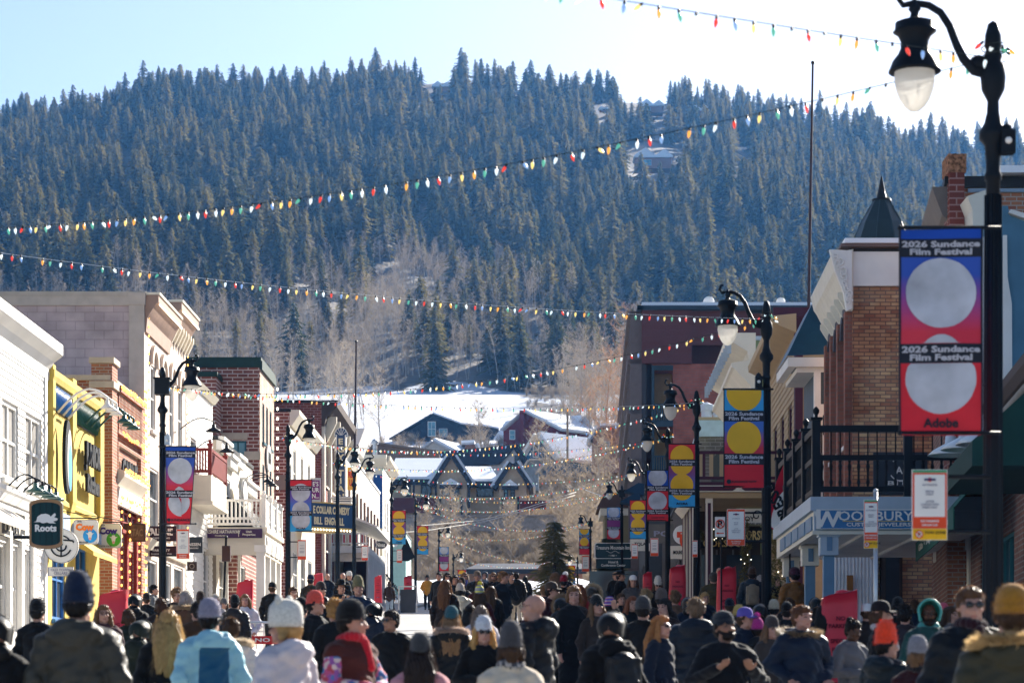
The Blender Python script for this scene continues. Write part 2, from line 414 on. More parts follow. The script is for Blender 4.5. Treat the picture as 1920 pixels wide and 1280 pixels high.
TWIGO = leafmat("bare orange brown twigs", (.42, .22, .11), (.5, .32, .17), .9, .25)
def bare_tree(seed, H=12., spread=.28, fork=.35, nb=30, thick=.11, twigs=8, ups=.8, twr=.018):
    r = random.Random(seed); mb = MB()
    def seg(p, d, L, r0, lev):
        pts = [p]; q = Vector(p); dd = Vector(d)
        n = 3 if lev else 5
        for i in range(n):
            dd = (dd+Vector((r.uniform(-.14, .14), r.uniform(-.14, .14), .05+r.uniform(-.05, .08)))).normalized(); q = q+dd*L/n; pts.append(q.copy())
        mb.tube(pts, [max(r0*(1-i/(n+.6)), twr*.5) for i in range(n+1)], 5 if lev == 0 else 3, 0 if lev == 0 else 1, cap=False)
        return pts
    main = seg((0, 0, -.5), (r.uniform(-.05, .05), r.uniform(-.05, .05), 1), H, thick, 0)
    def at(pts, t):
        k = t*(len(pts)-1); i = min(int(k), len(pts)-2); return pts[i].lerp(pts[i+1], k-i)
    for b in range(nb):
        t = fork+(1-fork)*(b+r.random())/nb; p = at(main, min(t, .99)); a = r.uniform(0, 6.283)
        L = H*spread*(1.15-t)*r.uniform(.6, 1.2)+.4
        br = seg(p, Vector((math.cos(a), math.sin(a), ups)).normalized(), L, thick*.32*(1.2-t), 1)
        for k in range(twigs):
            p2 = at(br, r.uniform(.2, 1)); a2 = r.uniform(0, 6.283); L2 = L*r.uniform(.2, .5)+.2
            q = p2+Vector((math.cos(a2), math.sin(a2), .7)).normalized()*L2
            s = Vector((r.uniform(-1, 1), r.uniform(-1, 1), 0)).normalized()*twr*1.3
            mb.add([p2-s, p2+s, q], [(0, 1, 2)], 1)
            for kk in range(2):
                p3 = p2.lerp(q, r.uniform(.3, .8)); a3 = r.uniform(0, 6.28); q3 = p3+Vector((math.cos(a3), math.sin(a3), .6))*L2*.5
                mb.add([p3-s*.8, p3+s*.8, q3], [(0, 1, 2)], 1)
    return mb
def shrub(seed, H=2.6, n=16, R=.9):
    r = random.Random(seed); mb = MB()
    for i in range(n):
        a = r.uniform(0, 6.28); ln = r.uniform(.5, 1)*H; tip = Vector((math.cos(a)*R*r.uniform(.2, 1.2), math.sin(a)*R*r.uniform(.2, 1.2), ln))
        mid = tip*.5+Vector((r.uniform(-.2, .2), r.uniform(-.2, .2), .2)); b0 = Vector((math.cos(a)*.15, math.sin(a)*.15, -.3))
        mb.tube([b0, mid, tip], [.035, .025, .01], 3, 0, False)
        for k in range(12):
            t = r.uniform(.2, 1); p = b0.lerp(mid, t*2) if t < .5 else mid.lerp(tip, t*2-1); a2 = r.uniform(0, 6.28)
            q = p+Vector((math.cos(a2), math.sin(a2), r.uniform(.3, 1.2)))*r.uniform(.25, .7); s = Vector((r.uniform(-1, 1), r.uniform(-1, 1), 0)).normalized()*.022
            mb.add([p-s, p+s, q], [(0, 1, 2)], 0)
    return mb.mesh("shrub", [TWIG])
CON = [conifer(i, slim=s) for i, s in enumerate((1., .82, 1.15, .7, .95))]
ASP = [bare_tree(i+20, H=h, nb=n, spread=s).mesh("aspen", [BARKP, TWIG]) for i, (h, n, s) in enumerate(((13, 26, .2), (11, 24, .24), (14, 28, .18)))]
SHR = [shrub(i) for i in range(3)]
def scatter(name, meshes, pts, rots, scl, label, cat="trees"):
    """one 'stuff' object: geometry nodes putting a plant on every point"""
    src = bpy.data.collections.new(name+"_source")
    for i, me in enumerate(meshes):
        o = bpy.data.objects.new(name+"_plant", me); src.objects.link(o)
    me = bpy.data.meshes.new(name); me.from_pydata(pts, [], [])
    n = len(pts)
    a = me.attributes.new("rot", 'FLOAT_VECTOR', 'POINT'); a.data.foreach_set("vector", np.array(rots, dtype=np.float32).ravel())
    a = me.attributes.new("scl", 'FLOAT_VECTOR', 'POINT'); a.data.foreach_set("vector", np.array(scl, dtype=np.float32).ravel())
    o = bpy.data.objects.new(name, me); COL.objects.link(o); o["kind"] = "stuff"; o["label"] = label; o["category"] = cat
    ng = bpy.data.node_groups.new(name+"_scatter", 'GeometryNodeTree')
    ng.interface.new_socket("Geometry", in_out='INPUT', socket_type='NodeSocketGeometry'); ng.interface.new_socket("Geometry", in_out='OUTPUT', socket_type='NodeSocketGeometry')
    N, L = ng.nodes, ng.links
    gi = N.new("NodeGroupInput"); go = N.new("NodeGroupOutput"); iop = N.new("GeometryNodeInstanceOnPoints"); ci = N.new("GeometryNodeCollectionInfo")
    ci.inputs[0].default_value = src; ci.inputs[1].default_value = True; ci.inputs[2].default_value = True
    def attr(nm):
        x = N.new("GeometryNodeInputNamedAttribute"); x.data_type = 'FLOAT_VECTOR'; x.inputs[0].default_value = nm; return x.outputs[0]
    L.new(gi.outputs[0], iop.inputs[0]); L.new(ci.outputs[0], iop.inputs[2]); iop.inputs[3].default_value = True
    L.new(attr("scl"), iop.inputs["Scale"])
    e2r = N.new("FunctionNodeEulerToRotation"); L.new(attr("rot"), e2r.inputs[0]); L.new(e2r.outputs[0], iop.inputs["Rotation"])
    L.new(iop.outputs[0], go.inputs[0])
    md = o.modifiers.new("scatter", 'NODES'); md.node_group = ng
    return o
# forest points
rf = random.Random(3); pts = []
def dens_aspen(px, py):      # pale bare woodland low on the slope, left and centre
    if px < 1190: yl = float(np.interp(px, [330, 420, 520, 640, 760, 900, 1000, 1100, 1190], [575, 560, 560, 510, 470, 500, 560, 600, 640]))
    else: yl = 700
    return (.82 if px < 860 else .55) if py > yl+30 else (.45 if py > yl-20 else .03)
y = 556.0
while y < DR+20:
    step = 7.4+(y-556)*.0018
    x0, x1 = fx(-260, y), fx(2180, y); x = x0
    while x < x1:
        X = x+rf.uniform(-.5, .5)*step; Y = y+rf.uniform(-.5, .5)*step
        pts.append((X, Y, ter(X, Y))); x += step*rf.uniform(.7, 1.3)
    y += step
def proj(p): return (CX+F*p[0]/p[1], HY-F*(p[2]-EYE)/p[1])
clear = [(1225, 300, 60, 28), (1215, 196, 40, 12), (825, 162, 34, 10), (240, 312, 12, 25), (1392, 302, 22, 14), (1350, 400, 18, 10), (1345, 452, 14, 10), (1690, 235, 40, 14), (1175, 165, 20, 9), (1130, 205, 16, 9), (1545, 500, 16, 26), (900, 725, 30, 18), (760, 745, 26, 12)]
conif = []; asp = []; skyl = []
for p in pts:
    px, py = proj(p)
    if any(abs(px-a) < c and -e < py-b < e+42 for a, b, c, e in clear): continue
    if rf.random() < dens_aspen(px, py) and p[1] < 800: asp.append(p)
    elif rf.random() < .93:
        big = rf.uniform(.65, 1.2) if p[1] > DR-60 else rf.uniform(.6, 1.3)
        if rf.random() < .1: big *= 1.25
        if p[1] < 640: big *= .8
        if p[1] < 582 and rf.random() < .55: big = rf.uniform(1.2, 1.5)
        wd = big*rf.uniform(.85, 1.15); conif.append((p, (wd, wd, big*1.08), px, py))
# the ones that show largest stand as trees of their own: along the crest and in front at the foot of the slope
inview = [c for c in conif if -60 < c[2] < 1980 and c[3] > 0]
crest = [c for c in inview if c[0][1] > DR-14]; crest.sort(key=lambda c: -c[1][2]); crest = crest[:110]
foot = [c for c in inview if 330 < c[2] < 1230 and c[0][1] < 700 and c not in crest]; foot.sort(key=lambda c: -c[1][2]*1000/c[0][1]); foot = foot[:140]
own = set(id(c) for c in crest+foot)
protos = [tag(bpy.data.objects.new("conifer", me), "x", "conifer") for me in CON]
def lone(c, label, group):
    i = rf.randrange(5); o = protos[i].copy(); o.name = "conifer"; COL.objects.link(o)
    o.location = c[0]; o.rotation_euler = (0, 0, rf.uniform(0, 6.28)); o.scale = c[1]; tag(o, label, "conifer", group)
for c in crest: lone(c, "dark conifer standing along the crest of the wooded mountain against the sky", "conifers along the mountain crest")
for c in foot: lone(c, "olive green conifer low on the wooded slope among pale bare aspens", "conifers at the foot of the mountain")
rest = [c for c in conif if id(c) not in own]
scatter("hillside_forest", CON, [c[0] for c in rest], [(rf.uniform(-.04, .04), rf.uniform(-.04, .04), rf.uniform(0, 6.28)) for c in rest], [c[1] for c in rest], "dense conifer forest covering the mountain behind the town")
ap = []
for p in asp: ap.append(p)
for p in list(asp):
    for _ in range(3):
        q = (p[0]+rf.uniform(-4, 4), p[1]+rf.uniform(-4, 4)); ap.append((q[0], q[1], ter(*q)))
# bare trees also stand in front of the snow meadow at its edges
for k in range(150):
    Y = rf.uniform(400, 556); px = rf.choice([rf.uniform(500, 690), rf.uniform(1050, 1190), rf.uniform(1050, 1190)]); X = fx(px, Y); ap.append((X, Y, ter(X, Y)))
scatter("aspen_grove", ASP, ap, [(rf.uniform(-.05, .05), rf.uniform(-.05, .05), rf.uniform(0, 6.28)) for c in ap], [(s, s, s*rf.uniform(.8, 1.15)) for s in [rf.uniform(.6, 1.1) for c in ap]], "pale leafless aspen woodland at the foot of the mountain")
# scrub on the bank behind the end of the street
sp_ = []
for k in range(3600):
    Y = rf.uniform(237, 300) if k < 1900 else rf.uniform(300, 420); X = fx(rf.uniform(640, 1260), Y)
    if k > 3050: Y = rf.uniform(330, 550); X = fx(rf.uniform(985, 1260), Y)
    if k >= 1900 and rf.random() < .45 and X < 0: continue
    sp_.append((X, Y, ter(X, Y)))
scatter("scrub_bank", SHR, sp_, [(0, 0, rf.uniform(0, 6.28)) for c in sp_], [(s, s, s*.8) for s in [rf.uniform(.45, 1.15) for c in sp_]], "tangled bare brown scrub covering the bank below the houses", "scrub")
# ======================= BUILDINGS: shared =======================
WHITE = mat("white painted boards", (.76, .74, .7), .6, var=.14, vs=.9)
CREAM = mat("cream paint", (.72, .66, .54), .6, var=.08, vs=1.5)
IVORY = mat("ivory paint", (.7, .66, .56), .6, var=.08)
BLACK = mat("black painted iron", (.006, .009, .014), .5, var=.2)
BLACK.node_tree.nodes["Principled BSDF"].inputs["Specular IOR Level"].default_value = .15
DARKW = mat("dark interior", (.02, .02, .022), .5, var=.4, vs=.7)
GL = glass(); GLB = glass('pale blue window glass', (.12, .3, .36), .1)
SNOW = mat("roof snow", (.82, .85, .9), .7, var=.05, vs=.6, bump=.5, bs=1.5)
ROOFD = mat("dark roofing", (.06, .06, .065), .8, var=.2)
BRR = brick("orange red brick", (.42, .17, .09), (.3, .1, .06), (.4, .33, .27))
BRD = brick("brown red brick with pale mortar", (.27, .085, .06), (.19, .06, .05), (.56, .44, .38), bw=.42, bh=.15, mo=.022)
BRM = brick("dark maroon brick", (.24, .06, .045), (.17, .045, .035), (.34, .2, .17), bw=.36, bh=.13, mo=.016)
BRC = brick("cream painted brick", (.66, .55, .46), (.56, .44, .37), (.62, .55, .48), bw=.25, bh=.085, mo=.01)
BRN = brick("worn brown brick", (.27, .12, .08), (.17, .08, .065), (.3, .26, .22), bw=.28, bh=.09, mo=.012)
LILAC = brick("lilac concrete block", (.52, .42, .41), (.47, .37, .37), (.38, .3, .3), bw=.55, bh=.26, mo=.012, bump=.3)
STONE = mat("tan stone trim", (.5, .42, .33), .8, var=.15)
def cornice(parent, O, U, N, w, prof, m, name='cornice'):
    """profile of (outward, up) points run along the wall"""
    O = Vector(O); mb = MB(); mb.prism([O+N*n+ZP*v for n, v in prof], U*w); return mb.build(name, m, parent)
def brackets(parent, O, U, N, w, n, wd, dep, h, m, name='bracket_row'):
    O = Vector(O)
    for i in range(n):
        a = O+U*(w*(i+.5)/n-wd/2); mb = MB(); mb.prism([a, a+N*dep, a+N*dep-ZP*h*.25, a+N*dep*.3-ZP*h], U*wd); mb.build('bracket', m, parent)
def building(name, label, A, B, zt, depth, mf, me=None, fh=(), eh=(), sf=None, se=None, cop=None, bars=(1, 2), frame=None, gl=None, cat='building', fw=.07, zb=None, ew=None):
    """street wall from A=(x,d) near to B=(x,d) far; end wall faces the camera. holes: fh in (d0,d1,z0,z1), eh in (x0,x1,z0,z1)"""
    ax, ad = A; bx, bd = B; s = 1 if ax < 0 else -1; me = me or mf
    U = Vector((bx-ax, bd-ad, 0)); Lw = U.length; U.normalize(); N = Vector((U.y, -U.x, 0))*s
    z0 = (gz(ad) if zb is None else zb)-.8; base = (ax, ad, gz(ad) if zb is None else zb)
    t = thing(name, label, cat, base)
    H = zt-z0; O = Vector((ax, ad, z0))
    fholes = [((a-ad)/U.y, (b-ad)/U.y, c-z0, e-z0) for a, b, c, e in fh]
    mb = MB(); wall(mb, O, U, N, Lw, H, fholes, sf); mb.build('facade', mf, t)
    ew = ew or depth; Oe = Vector((ax-s*ew, ad, z0)); eholes = [(a-Oe.x, b-Oe.x, c-z0, e-z0) for a, b, c, e in eh] if s > 0 else None
    if s > 0: mb = MB(); wall(mb, Oe, XP, YM, ew, H, eholes, se)
    else:
        eholes = [(a-ax, b-ax, c-z0, e-z0) for a, b, c, e in eh]; mb = MB(); wall(mb, Vector((ax, ad, z0)), XP, YM, ew, H, eholes, se)
    mb.build('side_wall', me, t)
    mb = MB(); i = .17      # the solid mass behind the two walls
    mb.prism([Vector((ax-s*i, ad+i, z0)), Vector((bx-s*i, bd, z0)), Vector((bx-s*depth, bd, z0)), Vector((ax-s*depth, ad+i, z0))][::(1 if s < 0 else -1)], ZP*(H-.02))
    mb.build('rear_wall', me, t)
    o = .06; mb = MB()
    mb.prism([Vector((ax+s*o, ad-o, zt)), Vector((bx+s*o, bd, zt)), Vector((bx-s*depth, bd, zt)), Vector((ax-s*depth, ad-o, zt))][::(1 if s < 0 else -1)], ZP*.14)
    mb.build('roof', cop or ROOFD, t)
    for h_ in fholes: window(t, O, U, N, h_, frame or WHITE, gl or GL, bars, fw, sill=1)
    Ow = Oe if s > 0 else Vector((ax, ad, z0))
    for h_ in (eholes or []): window(t, Ow, XP, YM, h_, frame or WHITE, gl or GL, bars, fw, sill=1)
    t['_'] = 0; del t['_']
    return t, O, U, N, Lw, z0
def strike(px, X): return dX(px, X)
def railing(parent, p0, p1, h, m, n, rail=.06, pw=.04, name='railing', mid=None, base=.08, posts=0):
    p0 = Vector(p0); p1 = Vector(p1); U = (p1-p0); L_ = U.length; U.normalize(); N = Vector((U.y, -U.x, 0)).normalized(); mb = MB()
    mb.obox(p0, U, N, 0, L_, -rail/2, rail/2, h-rail, h); mb.obox(p0, U, N, 0, L_, -rail/2, rail/2, base, base+rail)
    if mid: mb.obox(p0, U, N, 0, L_, -rail/2, rail/2, mid, mid+rail)
    for i in range(n):
        u = L_*(i+.5)/n; mb.obox(p0, U, N, u-pw/2, u+pw/2, -pw/2, pw/2, base+rail, h-rail)
    return mb.build(name, m, parent)
def post(parent, x, y, z0, z1, w, m, name='post', cap=None):
    mb = MB(); mb.box(x-w/2, x+w/2, y-w/2, y+w/2, z0, z1); mb.box(x-w*.7, x+w*.7, y-w*.7, y+w*.7, z1-.06, z1+.03)
    if cap: mb.ell((x, y, z1+.03+cap), cap, 8)
    return mb.build(name, m, parent)
def gooseneck(name, label, p, N, L_, rise, m, ms=None, r=.16, group=None, rod=.018, dropz=.25):
    """bent-arm wall lamp: p on the wall, N outward"""
    p = Vector(p); t = thing(name, label, 'wall lamp', p, group=group); mb = MB(); pts = []
    for i in range(9):
        a = i/8; pts.append(p+N*L_*a+ZP*(rise*math.sin(a*math.pi*.78)))
    mb.tube(pts, rod, 6); e = pts[-1]; mb.cap(e, e-ZP*.08, .03, .035, 8); mb.build('arm', m, t, smooth=True)
    mb = MB(); e = e-ZP*.06
    q = max(1, r/.22); mb.lathe([(a*(q if i < 3 else 1), b*q) for i, (a, b) in enumerate([(.02, 0), (.05, -.02), (.055, -.09), (r*.75, -.15), (r, -.2), (r*.96, -.2), (r*.7, -.155), (.04, -.1)])], e, 14); mb.build('shade', ms or m, t, smooth=True)
    return t
def board(name, label, O, U, N, w, h, th, m, edge=None, cat='sign', group=None, shape=None, bw=.04):
    """flat sign centred on O"""
    O = Vector(O); t = thing(name, label, cat, O, group=group)
    if shape == 'oval' or shape == 'round':
        n = 28; ring = [(math.cos(2*math.pi*i/n)*w/2, math.sin(2*math.pi*i/n)*h/2) for i in range(n)]
    elif shape == 'arch':
        ring = [(-w/2, -h*.40)]+[(w/2*math.sin(a), -h*.40-h*.1*math.cos(a)) for a in np.linspace(-1.1, 1.1, 9)]+[(w/2, -h*.40), (w/2, h*.40)]+[(w/2*math.sin(a), h*.40+h*.1*math.cos(a)) for a in np.linspace(1.1, -1.1, 9)]+[(-w/2, h*.4)]
    elif shape == 'rounded':
        ring = []; c = min(w, h)*.14
        for qx, qy, a0 in ((1, -1, -90), (1, 1, 0), (-1, 1, 90), (-1, -1, 180)):
            for k in range(5):
                a = math.radians(a0+k*22.5); ring.append((qx*(w/2-c)+c*math.cos(a), qy*(h/2-c)+c*math.sin(a)))
    else: ring = [(-w/2, -h/2), (w/2, -h/2), (w/2, h/2), (-w/2, h/2)]
    mb = MB(); mb.prism([O+U*a+ZP*b-N*th/2 for a, b in ring], N*th); mb.build('panel', m, t)
    if edge:
        mb = MB(); n = len(ring); k = 1-bw/(min(w, h)/2)
        for i in range(n):
            a, b = ring[i], ring[(i+1) % n]
            q = [O+U*a[0]+ZP*a[1], O+U*b[0]+ZP*b[1], O+U*b[0]*k+ZP*b[1]*k, O+U*a[0]*k+ZP*a[1]*k]
            if (Vector(q[1])-q[0]).length < 1e-4: continue
            mb.prism([x+N*(th/2+.001) for x in q], N*.012)
        mb.build('border', edge, t)
    return t
def disc(parent, O, U, N, r, m, off, name='emblem', n=28, ry=None):
    O = Vector(O); mb = MB(); mb.prism([O+U*r*math.cos(2*math.pi*i/n)+ZP*(ry or r)*math.sin(2*math.pi*i/n)+N*off for i in range(n)], N*.004); return mb.build(name, m, parent)
def flatshape(parent, O, U, N, pts, m, off, name='emblem', th=.004):
    O = Vector(O); mb = MB(); mb.prism([O+U*a+ZP*b+N*off for a, b in pts], N*th); return mb.build(name, m, parent)
def strokes(parent, O, U, N, lines, wd, m, off, name='emblem'):
    O = Vector(O); mb = MB()
    for ln in lines: mb.tube([O+U*a+ZP*b+N*off for a, b in ln], wd/2, 6)
    return mb.build(name, m, parent)
def lights(parent, pts, m, r=.025, name='fairy_lights'):
    mb = MB()
    for p in pts: mb.ell(p, (r, r, r*1.5), 6)
    o = mb.build(name, m, parent); return o
WARM = emis("warm lit bulbs", (1, .42, .08), 1.2)
WARMW = emis("warm white lit bulbs", (1, .85, .6), 2.)
# ======================= LEFT SIDE OF THE STREET =======================
XL = -11.5
def zz(py, px, X=XL): return fz(py, dX(px, X))
# ---- white clapboard shop ----
dA = dX(85, XL); zt = zz(650, 85); h1 = [(dX(3, XL), dX(33, XL), zz(913, 48), zz(772, 48)), (dX(47, XL), dX(77, XL), zz(913, 48), zz(772, 48)), (dX(-50, XL), dX(-18, XL), zz(913, 48), zz(772, 48))]
store = [(dX(a, XL), dX(b, XL), 3.75, 5.62) for a, b in ((-60, -24), (-18, 12), (17, 34), (38, 54))]
T, O, U, N, Lw, z0 = building('shop_building', 'white clapboard shop with a deep white cornice, nearest on the left', (XL, 40), (XL, dA), zt, 12, WHITE, fh=h1+store, sf=.155, se=.155, cop=WHITE, bars=(2, 2), fw=.09, gl=mat('pale blinds behind glass', (.38, .36, .33), .25, var=.3, vs=1))
cornice(T, (XL, 40, zt-.45), YP, XP, Lw+.25, [(0, -.3), (.03, -.3), (.05, -.05), (.16, .12), (.33, .25), (.36, .28), (.36, .52), (0, .52)], WHITE)
cornice(T, (XL, 40, zz(913, 48)-.4), YP, XP, Lw, [(0, -.12), (.05, -.12), (.12, .05), (.16, .1), (.16, .2), (0, .26)], WHITE, 'trim_band')
mb = MB(); mb.box(XL, XL+.05, dA-.22, dA+.01, z0, zt-.4)
for u in (-60, 14, 36, 58): d_ = dX(u, XL); mb.box(XL, XL+.09, d_-.12, d_+.12, 3.1, 5.9)
mb.box(XL, XL+.12, 46, 54.4, 3.0, 3.66); mb.build('trim', WHITE, T)
mb = MB()     # small standing seam awning over the door
for i in range(12):
    y0 = 46.2+i*.42; mb.prism([(XL, y0, 6.4), (XL+.95, y0, 5.75), (XL+.95, y0, 5.7), (XL, y0, 6.3)], (0, .4, 0))
mb.build('awning', mat("pale metal awning", (.6, .55, .47), .5), T)
for i, (dd, who) in enumerate(((50.9, 'nearest'), (51.6, 'second'), (52.3, 'third'), (53.0, 'farthest'))):
    gooseneck('wall_lamp', who+' green and white gooseneck lamp over the white shop sign', (XL+.1, dd, 6.75), XP, .62, .3, BLACK, mat("dark green enamel", (.02, .09, .08), .3, var=0), r=.2, group='gooseneck lamps on the white shop')
T2 = board('shop_sign', 'dark framed panel sign flat on the white shop under the gooseneck lamps', (XL+.06, 51.6, 6.05), YP, XP, 2.6, .62, .05, DARKW, IVORY)
text('MMW', T2, (XL+.09, 51.6, 6.05), YP, XP, IVORY, height=.36, width=1.6)
# ---- yellow shop ----
YEL = mat("mustard yellow stucco", (.58, .42, .085), .8, var=.22, vs=1.5, bump=.5, bs=6)
d0, d1 = 55.6, dX(186, XL); zt = zz(700, 92)
wh = [(56.1, 57.6, 4.2, 6.1), (58.9, 60.3, 3.7, 6.1)]
BLU = mat("bright blue frames", (.02, .16, .45), .4, var=.05)
T, O, U, N, Lw, z0 = building('shop_building', 'mustard yellow stucco shop with blue and green grilles near the left edge', (XL, d0), (XL, d1), zt, 12, YEL, fh=wh, bars=(2, 2), frame=BLU, cop=YEL)
for a, b in ((d0+.02, d0+.3), (57.95, 58.4), (d1-.5, d1)): mb = MB(); mb.box(XL+.003, XL+.13, a, b, 7.1, zt+.2); mb.build('pier', YEL, T)
mb = MB(); mb.prism([(XL+.003, d1-.5, 6.5), (XL+.13, d1-.5, 7.1), (XL+.003, d1-.5, 7.1)], (0, .5, 0)); mb.prism([(XL+.003, 57.95, 6.5), (XL+.13, 57.95, 7.1), (XL+.003, 57.95, 7.1)], (0, .45, 0)); mb.build('pier_foot', YEL, T)
cornice(T, (XL, d0, zt-.12), YP, XP, Lw, [(.003, -.06), (.12, -.06), (.16, .06), (.16, .2), (.003, .2)], YEL)
for nm, a, b, c in (('blue', d0+.35, 57.9, BLU), ('green', 58.45, d1-.55, mat("dark green grille", (.02, .1, .08), .5, var=.1))):
    mb = MB(); mb.box(XL+.003, XL+.02, a, b, zt-.8, zt-.2, 1)
    n = int((b-a)/.17)
    for i in range(n): y = a+(b-a)*(i+.5)/n; mb.tube([(XL+.05, y, zt-.78), (XL+.12, y, zt-.5), (XL+.05, y, zt-.22)], .035, 6, 0)
    mb.build('grille', [c, DARKW], T, smooth=True)
cornice(T, (XL, d0, 7.05), YP, XP, Lw, [(.003, -.15), (.06, -.1), (.06, .0), (.003, .05)], YEL, 'trim_band')
mb = MB(); mb.box(XL+.003, XL+.07, d0, 57.9, 6.35, 6.75); mb.box(XL+.003, XL+.07, 58.4, d1, 6.35, 6.62); mb.build('sign_band', mat("pale blue striped board", (.35, .45, .68), .6, var=.3, vs=8), T)
mb = MB(); mb.prism([(XL, 58.6, 6.3), (XL+.5, 58.6, 5.95), (XL+.5, 58.6, 5.85), (XL, 58.6, 6.1)], (0, 3.3, 0)); mb.build('canopy', YEL, T)
for i in range(3):
    gooseneck('wall_lamp', ('nearest', 'middle', 'farthest')[i]+' of the three white gooseneck lamps on the yellow shop', (XL+.12, 56.2+i*.6, zt-.85), XP, 1.15, .55, WHITE, r=.17, group='white gooseneck lamps', rod=.03)
    gooseneck('wall_lamp', ('nearest', 'middle', 'farthest')[i]+' of the three dark green gooseneck lamps on the yellow shop', (XL+.12, 59.6+i*.7, zt-.7), XP, .95, .45, mat("dark green enamel", (.02, .09, .08), .3), r=.19, group='dark green gooseneck lamps', rod=.03)
T2 = board('shop_sign', 'tall blue and white surfboard shaped sign on the yellow wall', (XL+.22, 56.75, 8.05), YP, XP, .75, 1.75, .08, BLACK, None, shape='oval')
disc(T2, (XL+.22, 56.85, 8.0), YP, XP, .26, WHITE, .045, ry=.7); disc(T2, (XL+.22, 56.9, 7.8), YP, XP, .2, mat("sky blue sign", (.1, .35, .65), .5), .052, ry=.55)
T2 = thing('shop_lettering', 'black raised letters on the yellow shop wall', 'sign', (XL+.1, 60, 8.1))
text('JUNIOR', T2, (XL+.16, 60.1, 8.35), YP, XP, BLACK, height=.75, width=2.0, bold=.05, ext=.07); text('Kitchen', T2, (XL+.16, 60.1, 7.7), YP, XP, BLACK, height=.45, width=1.6, bold=.05, ext=.07)
# ---- orange brick shop ----
d0, d1 = 63.4, 68.6; zt = zz(727, 222)
T, O, U, N, Lw, z0 = building('shop_building', 'orange brick shop strung with amber lights beside the yellow shop', (XL, d0), (XL, d1), zt, 12, BRR, fh=[(65.1, 67.9, 7.0, 8.0), (64.7, 65.7, 4.1, 6.5), (66.0, 67.2, 3.9, 6.5)], bars=(4, 4), frame=mat("oxblood frames", (.25, .03, .02), .5), cop=STONE)
mb = MB(); mb.box(XL-.45, XL+.1, d0-.05, d0+.75, zt-.3, zt+.45, 0); mb.box(XL+.003, XL+.1, d0-.03, d0+.75, z0, zt-.3, 0); mb.box(XL+.003, XL+.1, d1-.6, d1, z0, zt-.05, 0)
mb.box(XL-.5, XL+.16, d0-.12, d0+.82, zt+.45, zt+.6, 1); mb.box(XL-.5, XL+.16, d0-.12, d0+.82, zt-.2, zt-.03, 1); mb.build('pier', [BRR, STONE], T)
mb = MB()
for i in range(18):
    y = d0+.9+i*.215; mb.box(XL+.003, XL+.12, y, y+.11, zt-1.2, zt-.2)
mb.box(XL+.003, XL+.2, d0+.78, d1-.62, zt-.2, zt-.02); mb.box(XL+.003, XL+.13, d0+.78, d1-.62, zt-1.3, zt-1.2); mb.build('corbel', BRR, T)
mb = MB(); mb.box(XL+.003, XL+.1, 64.4, 67.9, zt-3.0, zt-2.9); mb.box(XL+.003, XL+.1, 64.4, 67.9, zt-1.6, zt-1.5); mb.box(XL+.003, XL+.1, 64.3, 64.4, zt-3.0, zt-1.5); mb.box(XL+.003, XL+.1, 67.9, 68.0, zt-3.0, zt-1.5); mb.build('sign_frame', BRR, T)
text('CARNS', T, (XL+.08, 66, zt-2.2), YP, XP, BLACK, height=.65, width=2.4, bold=.05, ext=.05)
cornice(T, (XL, d0+.8, 8.1), YP, XP, Lw-1.4, [(.003, 0), (.1, 0), (.28, .25), (.28, .38), (.003, .5)], CREAM)
cornice(T, (XL, d0+.8, 7.3), YP, XP, Lw-1.4, [(.003, .3), (.1, .3), (.16, .75), (.003, .78)], WHITE, 'fascia')
lp = [(XL+.22, d0+.8+i*.1, zt-.05+rnd.uniform(-.06, .06)) for i in range(40)]+[(XL+.14, d0+.9+rnd.random()*3.9, zt-rnd.choice((.7, 1.25, 2.95))+rnd.uniform(-.05, .05)) for i in range(60)]
for xx in (64.55, 65.85, 67.35, 68.3, 68.6): lp += [(XL+.14, xx+rnd.uniform(-.06, .06), 3.9+i*.22) for i in range(18 if xx < 68 else 34)]
lp += [(XL+.32, d0+.8+i*.14, 8.5+rnd.uniform(-.1, .05)) for i in range(28)]
lights(T, lp, WARM, .03)
mb = MB(); mb.box(XL+.003, XL+.09, 64.3, 64.6, 3.5, 7); mb.box(XL+.003, XL+.09, 65.72, 65.98, 3.5, 7); mb.box(XL+.003, XL+.09, 67.25, 67.5, 3.5, 7); mb.build('door_frame', mat("oxblood frames", (.25, .03, .02), .5), T)
# ---- lilac block building ----
d0, d1 = 69.0, 77.0; zt = fz(556, 69)
arch = [(70.2+i*1.75, 71.0+i*1.75, 10.3, 12.2) for i in range(4)]; low = [(70+i*2.3, 71.6+i*2.3, 7.4, 9.2) for i in range(3)]+[(69.6, 71.3, 4.5, 6.5), (72, 74, 4.4, 6.6), (74.6, 76.4, 4.4, 6.6)]
T, O, U, N, Lw, z0 = building('commercial_building', 'tall lilac block building with a cream brick front and lit cornice', (XL, d0), (XL, d1), zt, 30, BRC, LILAC, fh=arch+low, bars=(1, 2), cop=mat("tan coping", (.46, .4, .34), .7))
mb = MB(); mb.box(XL-.42, XL+.02, d0-.09, d0-.003, z0, zt-.25); mb.box(-30, XL-.43, d0-.05, d0-.003, zt-.26, zt); mb.box(XL-.43, XL+.05, d0-.11, d0-.003, zt-.25, zt+.1); mb.build('pilaster', mat("tan painted metal", (.5, .43, .37), .7), T)
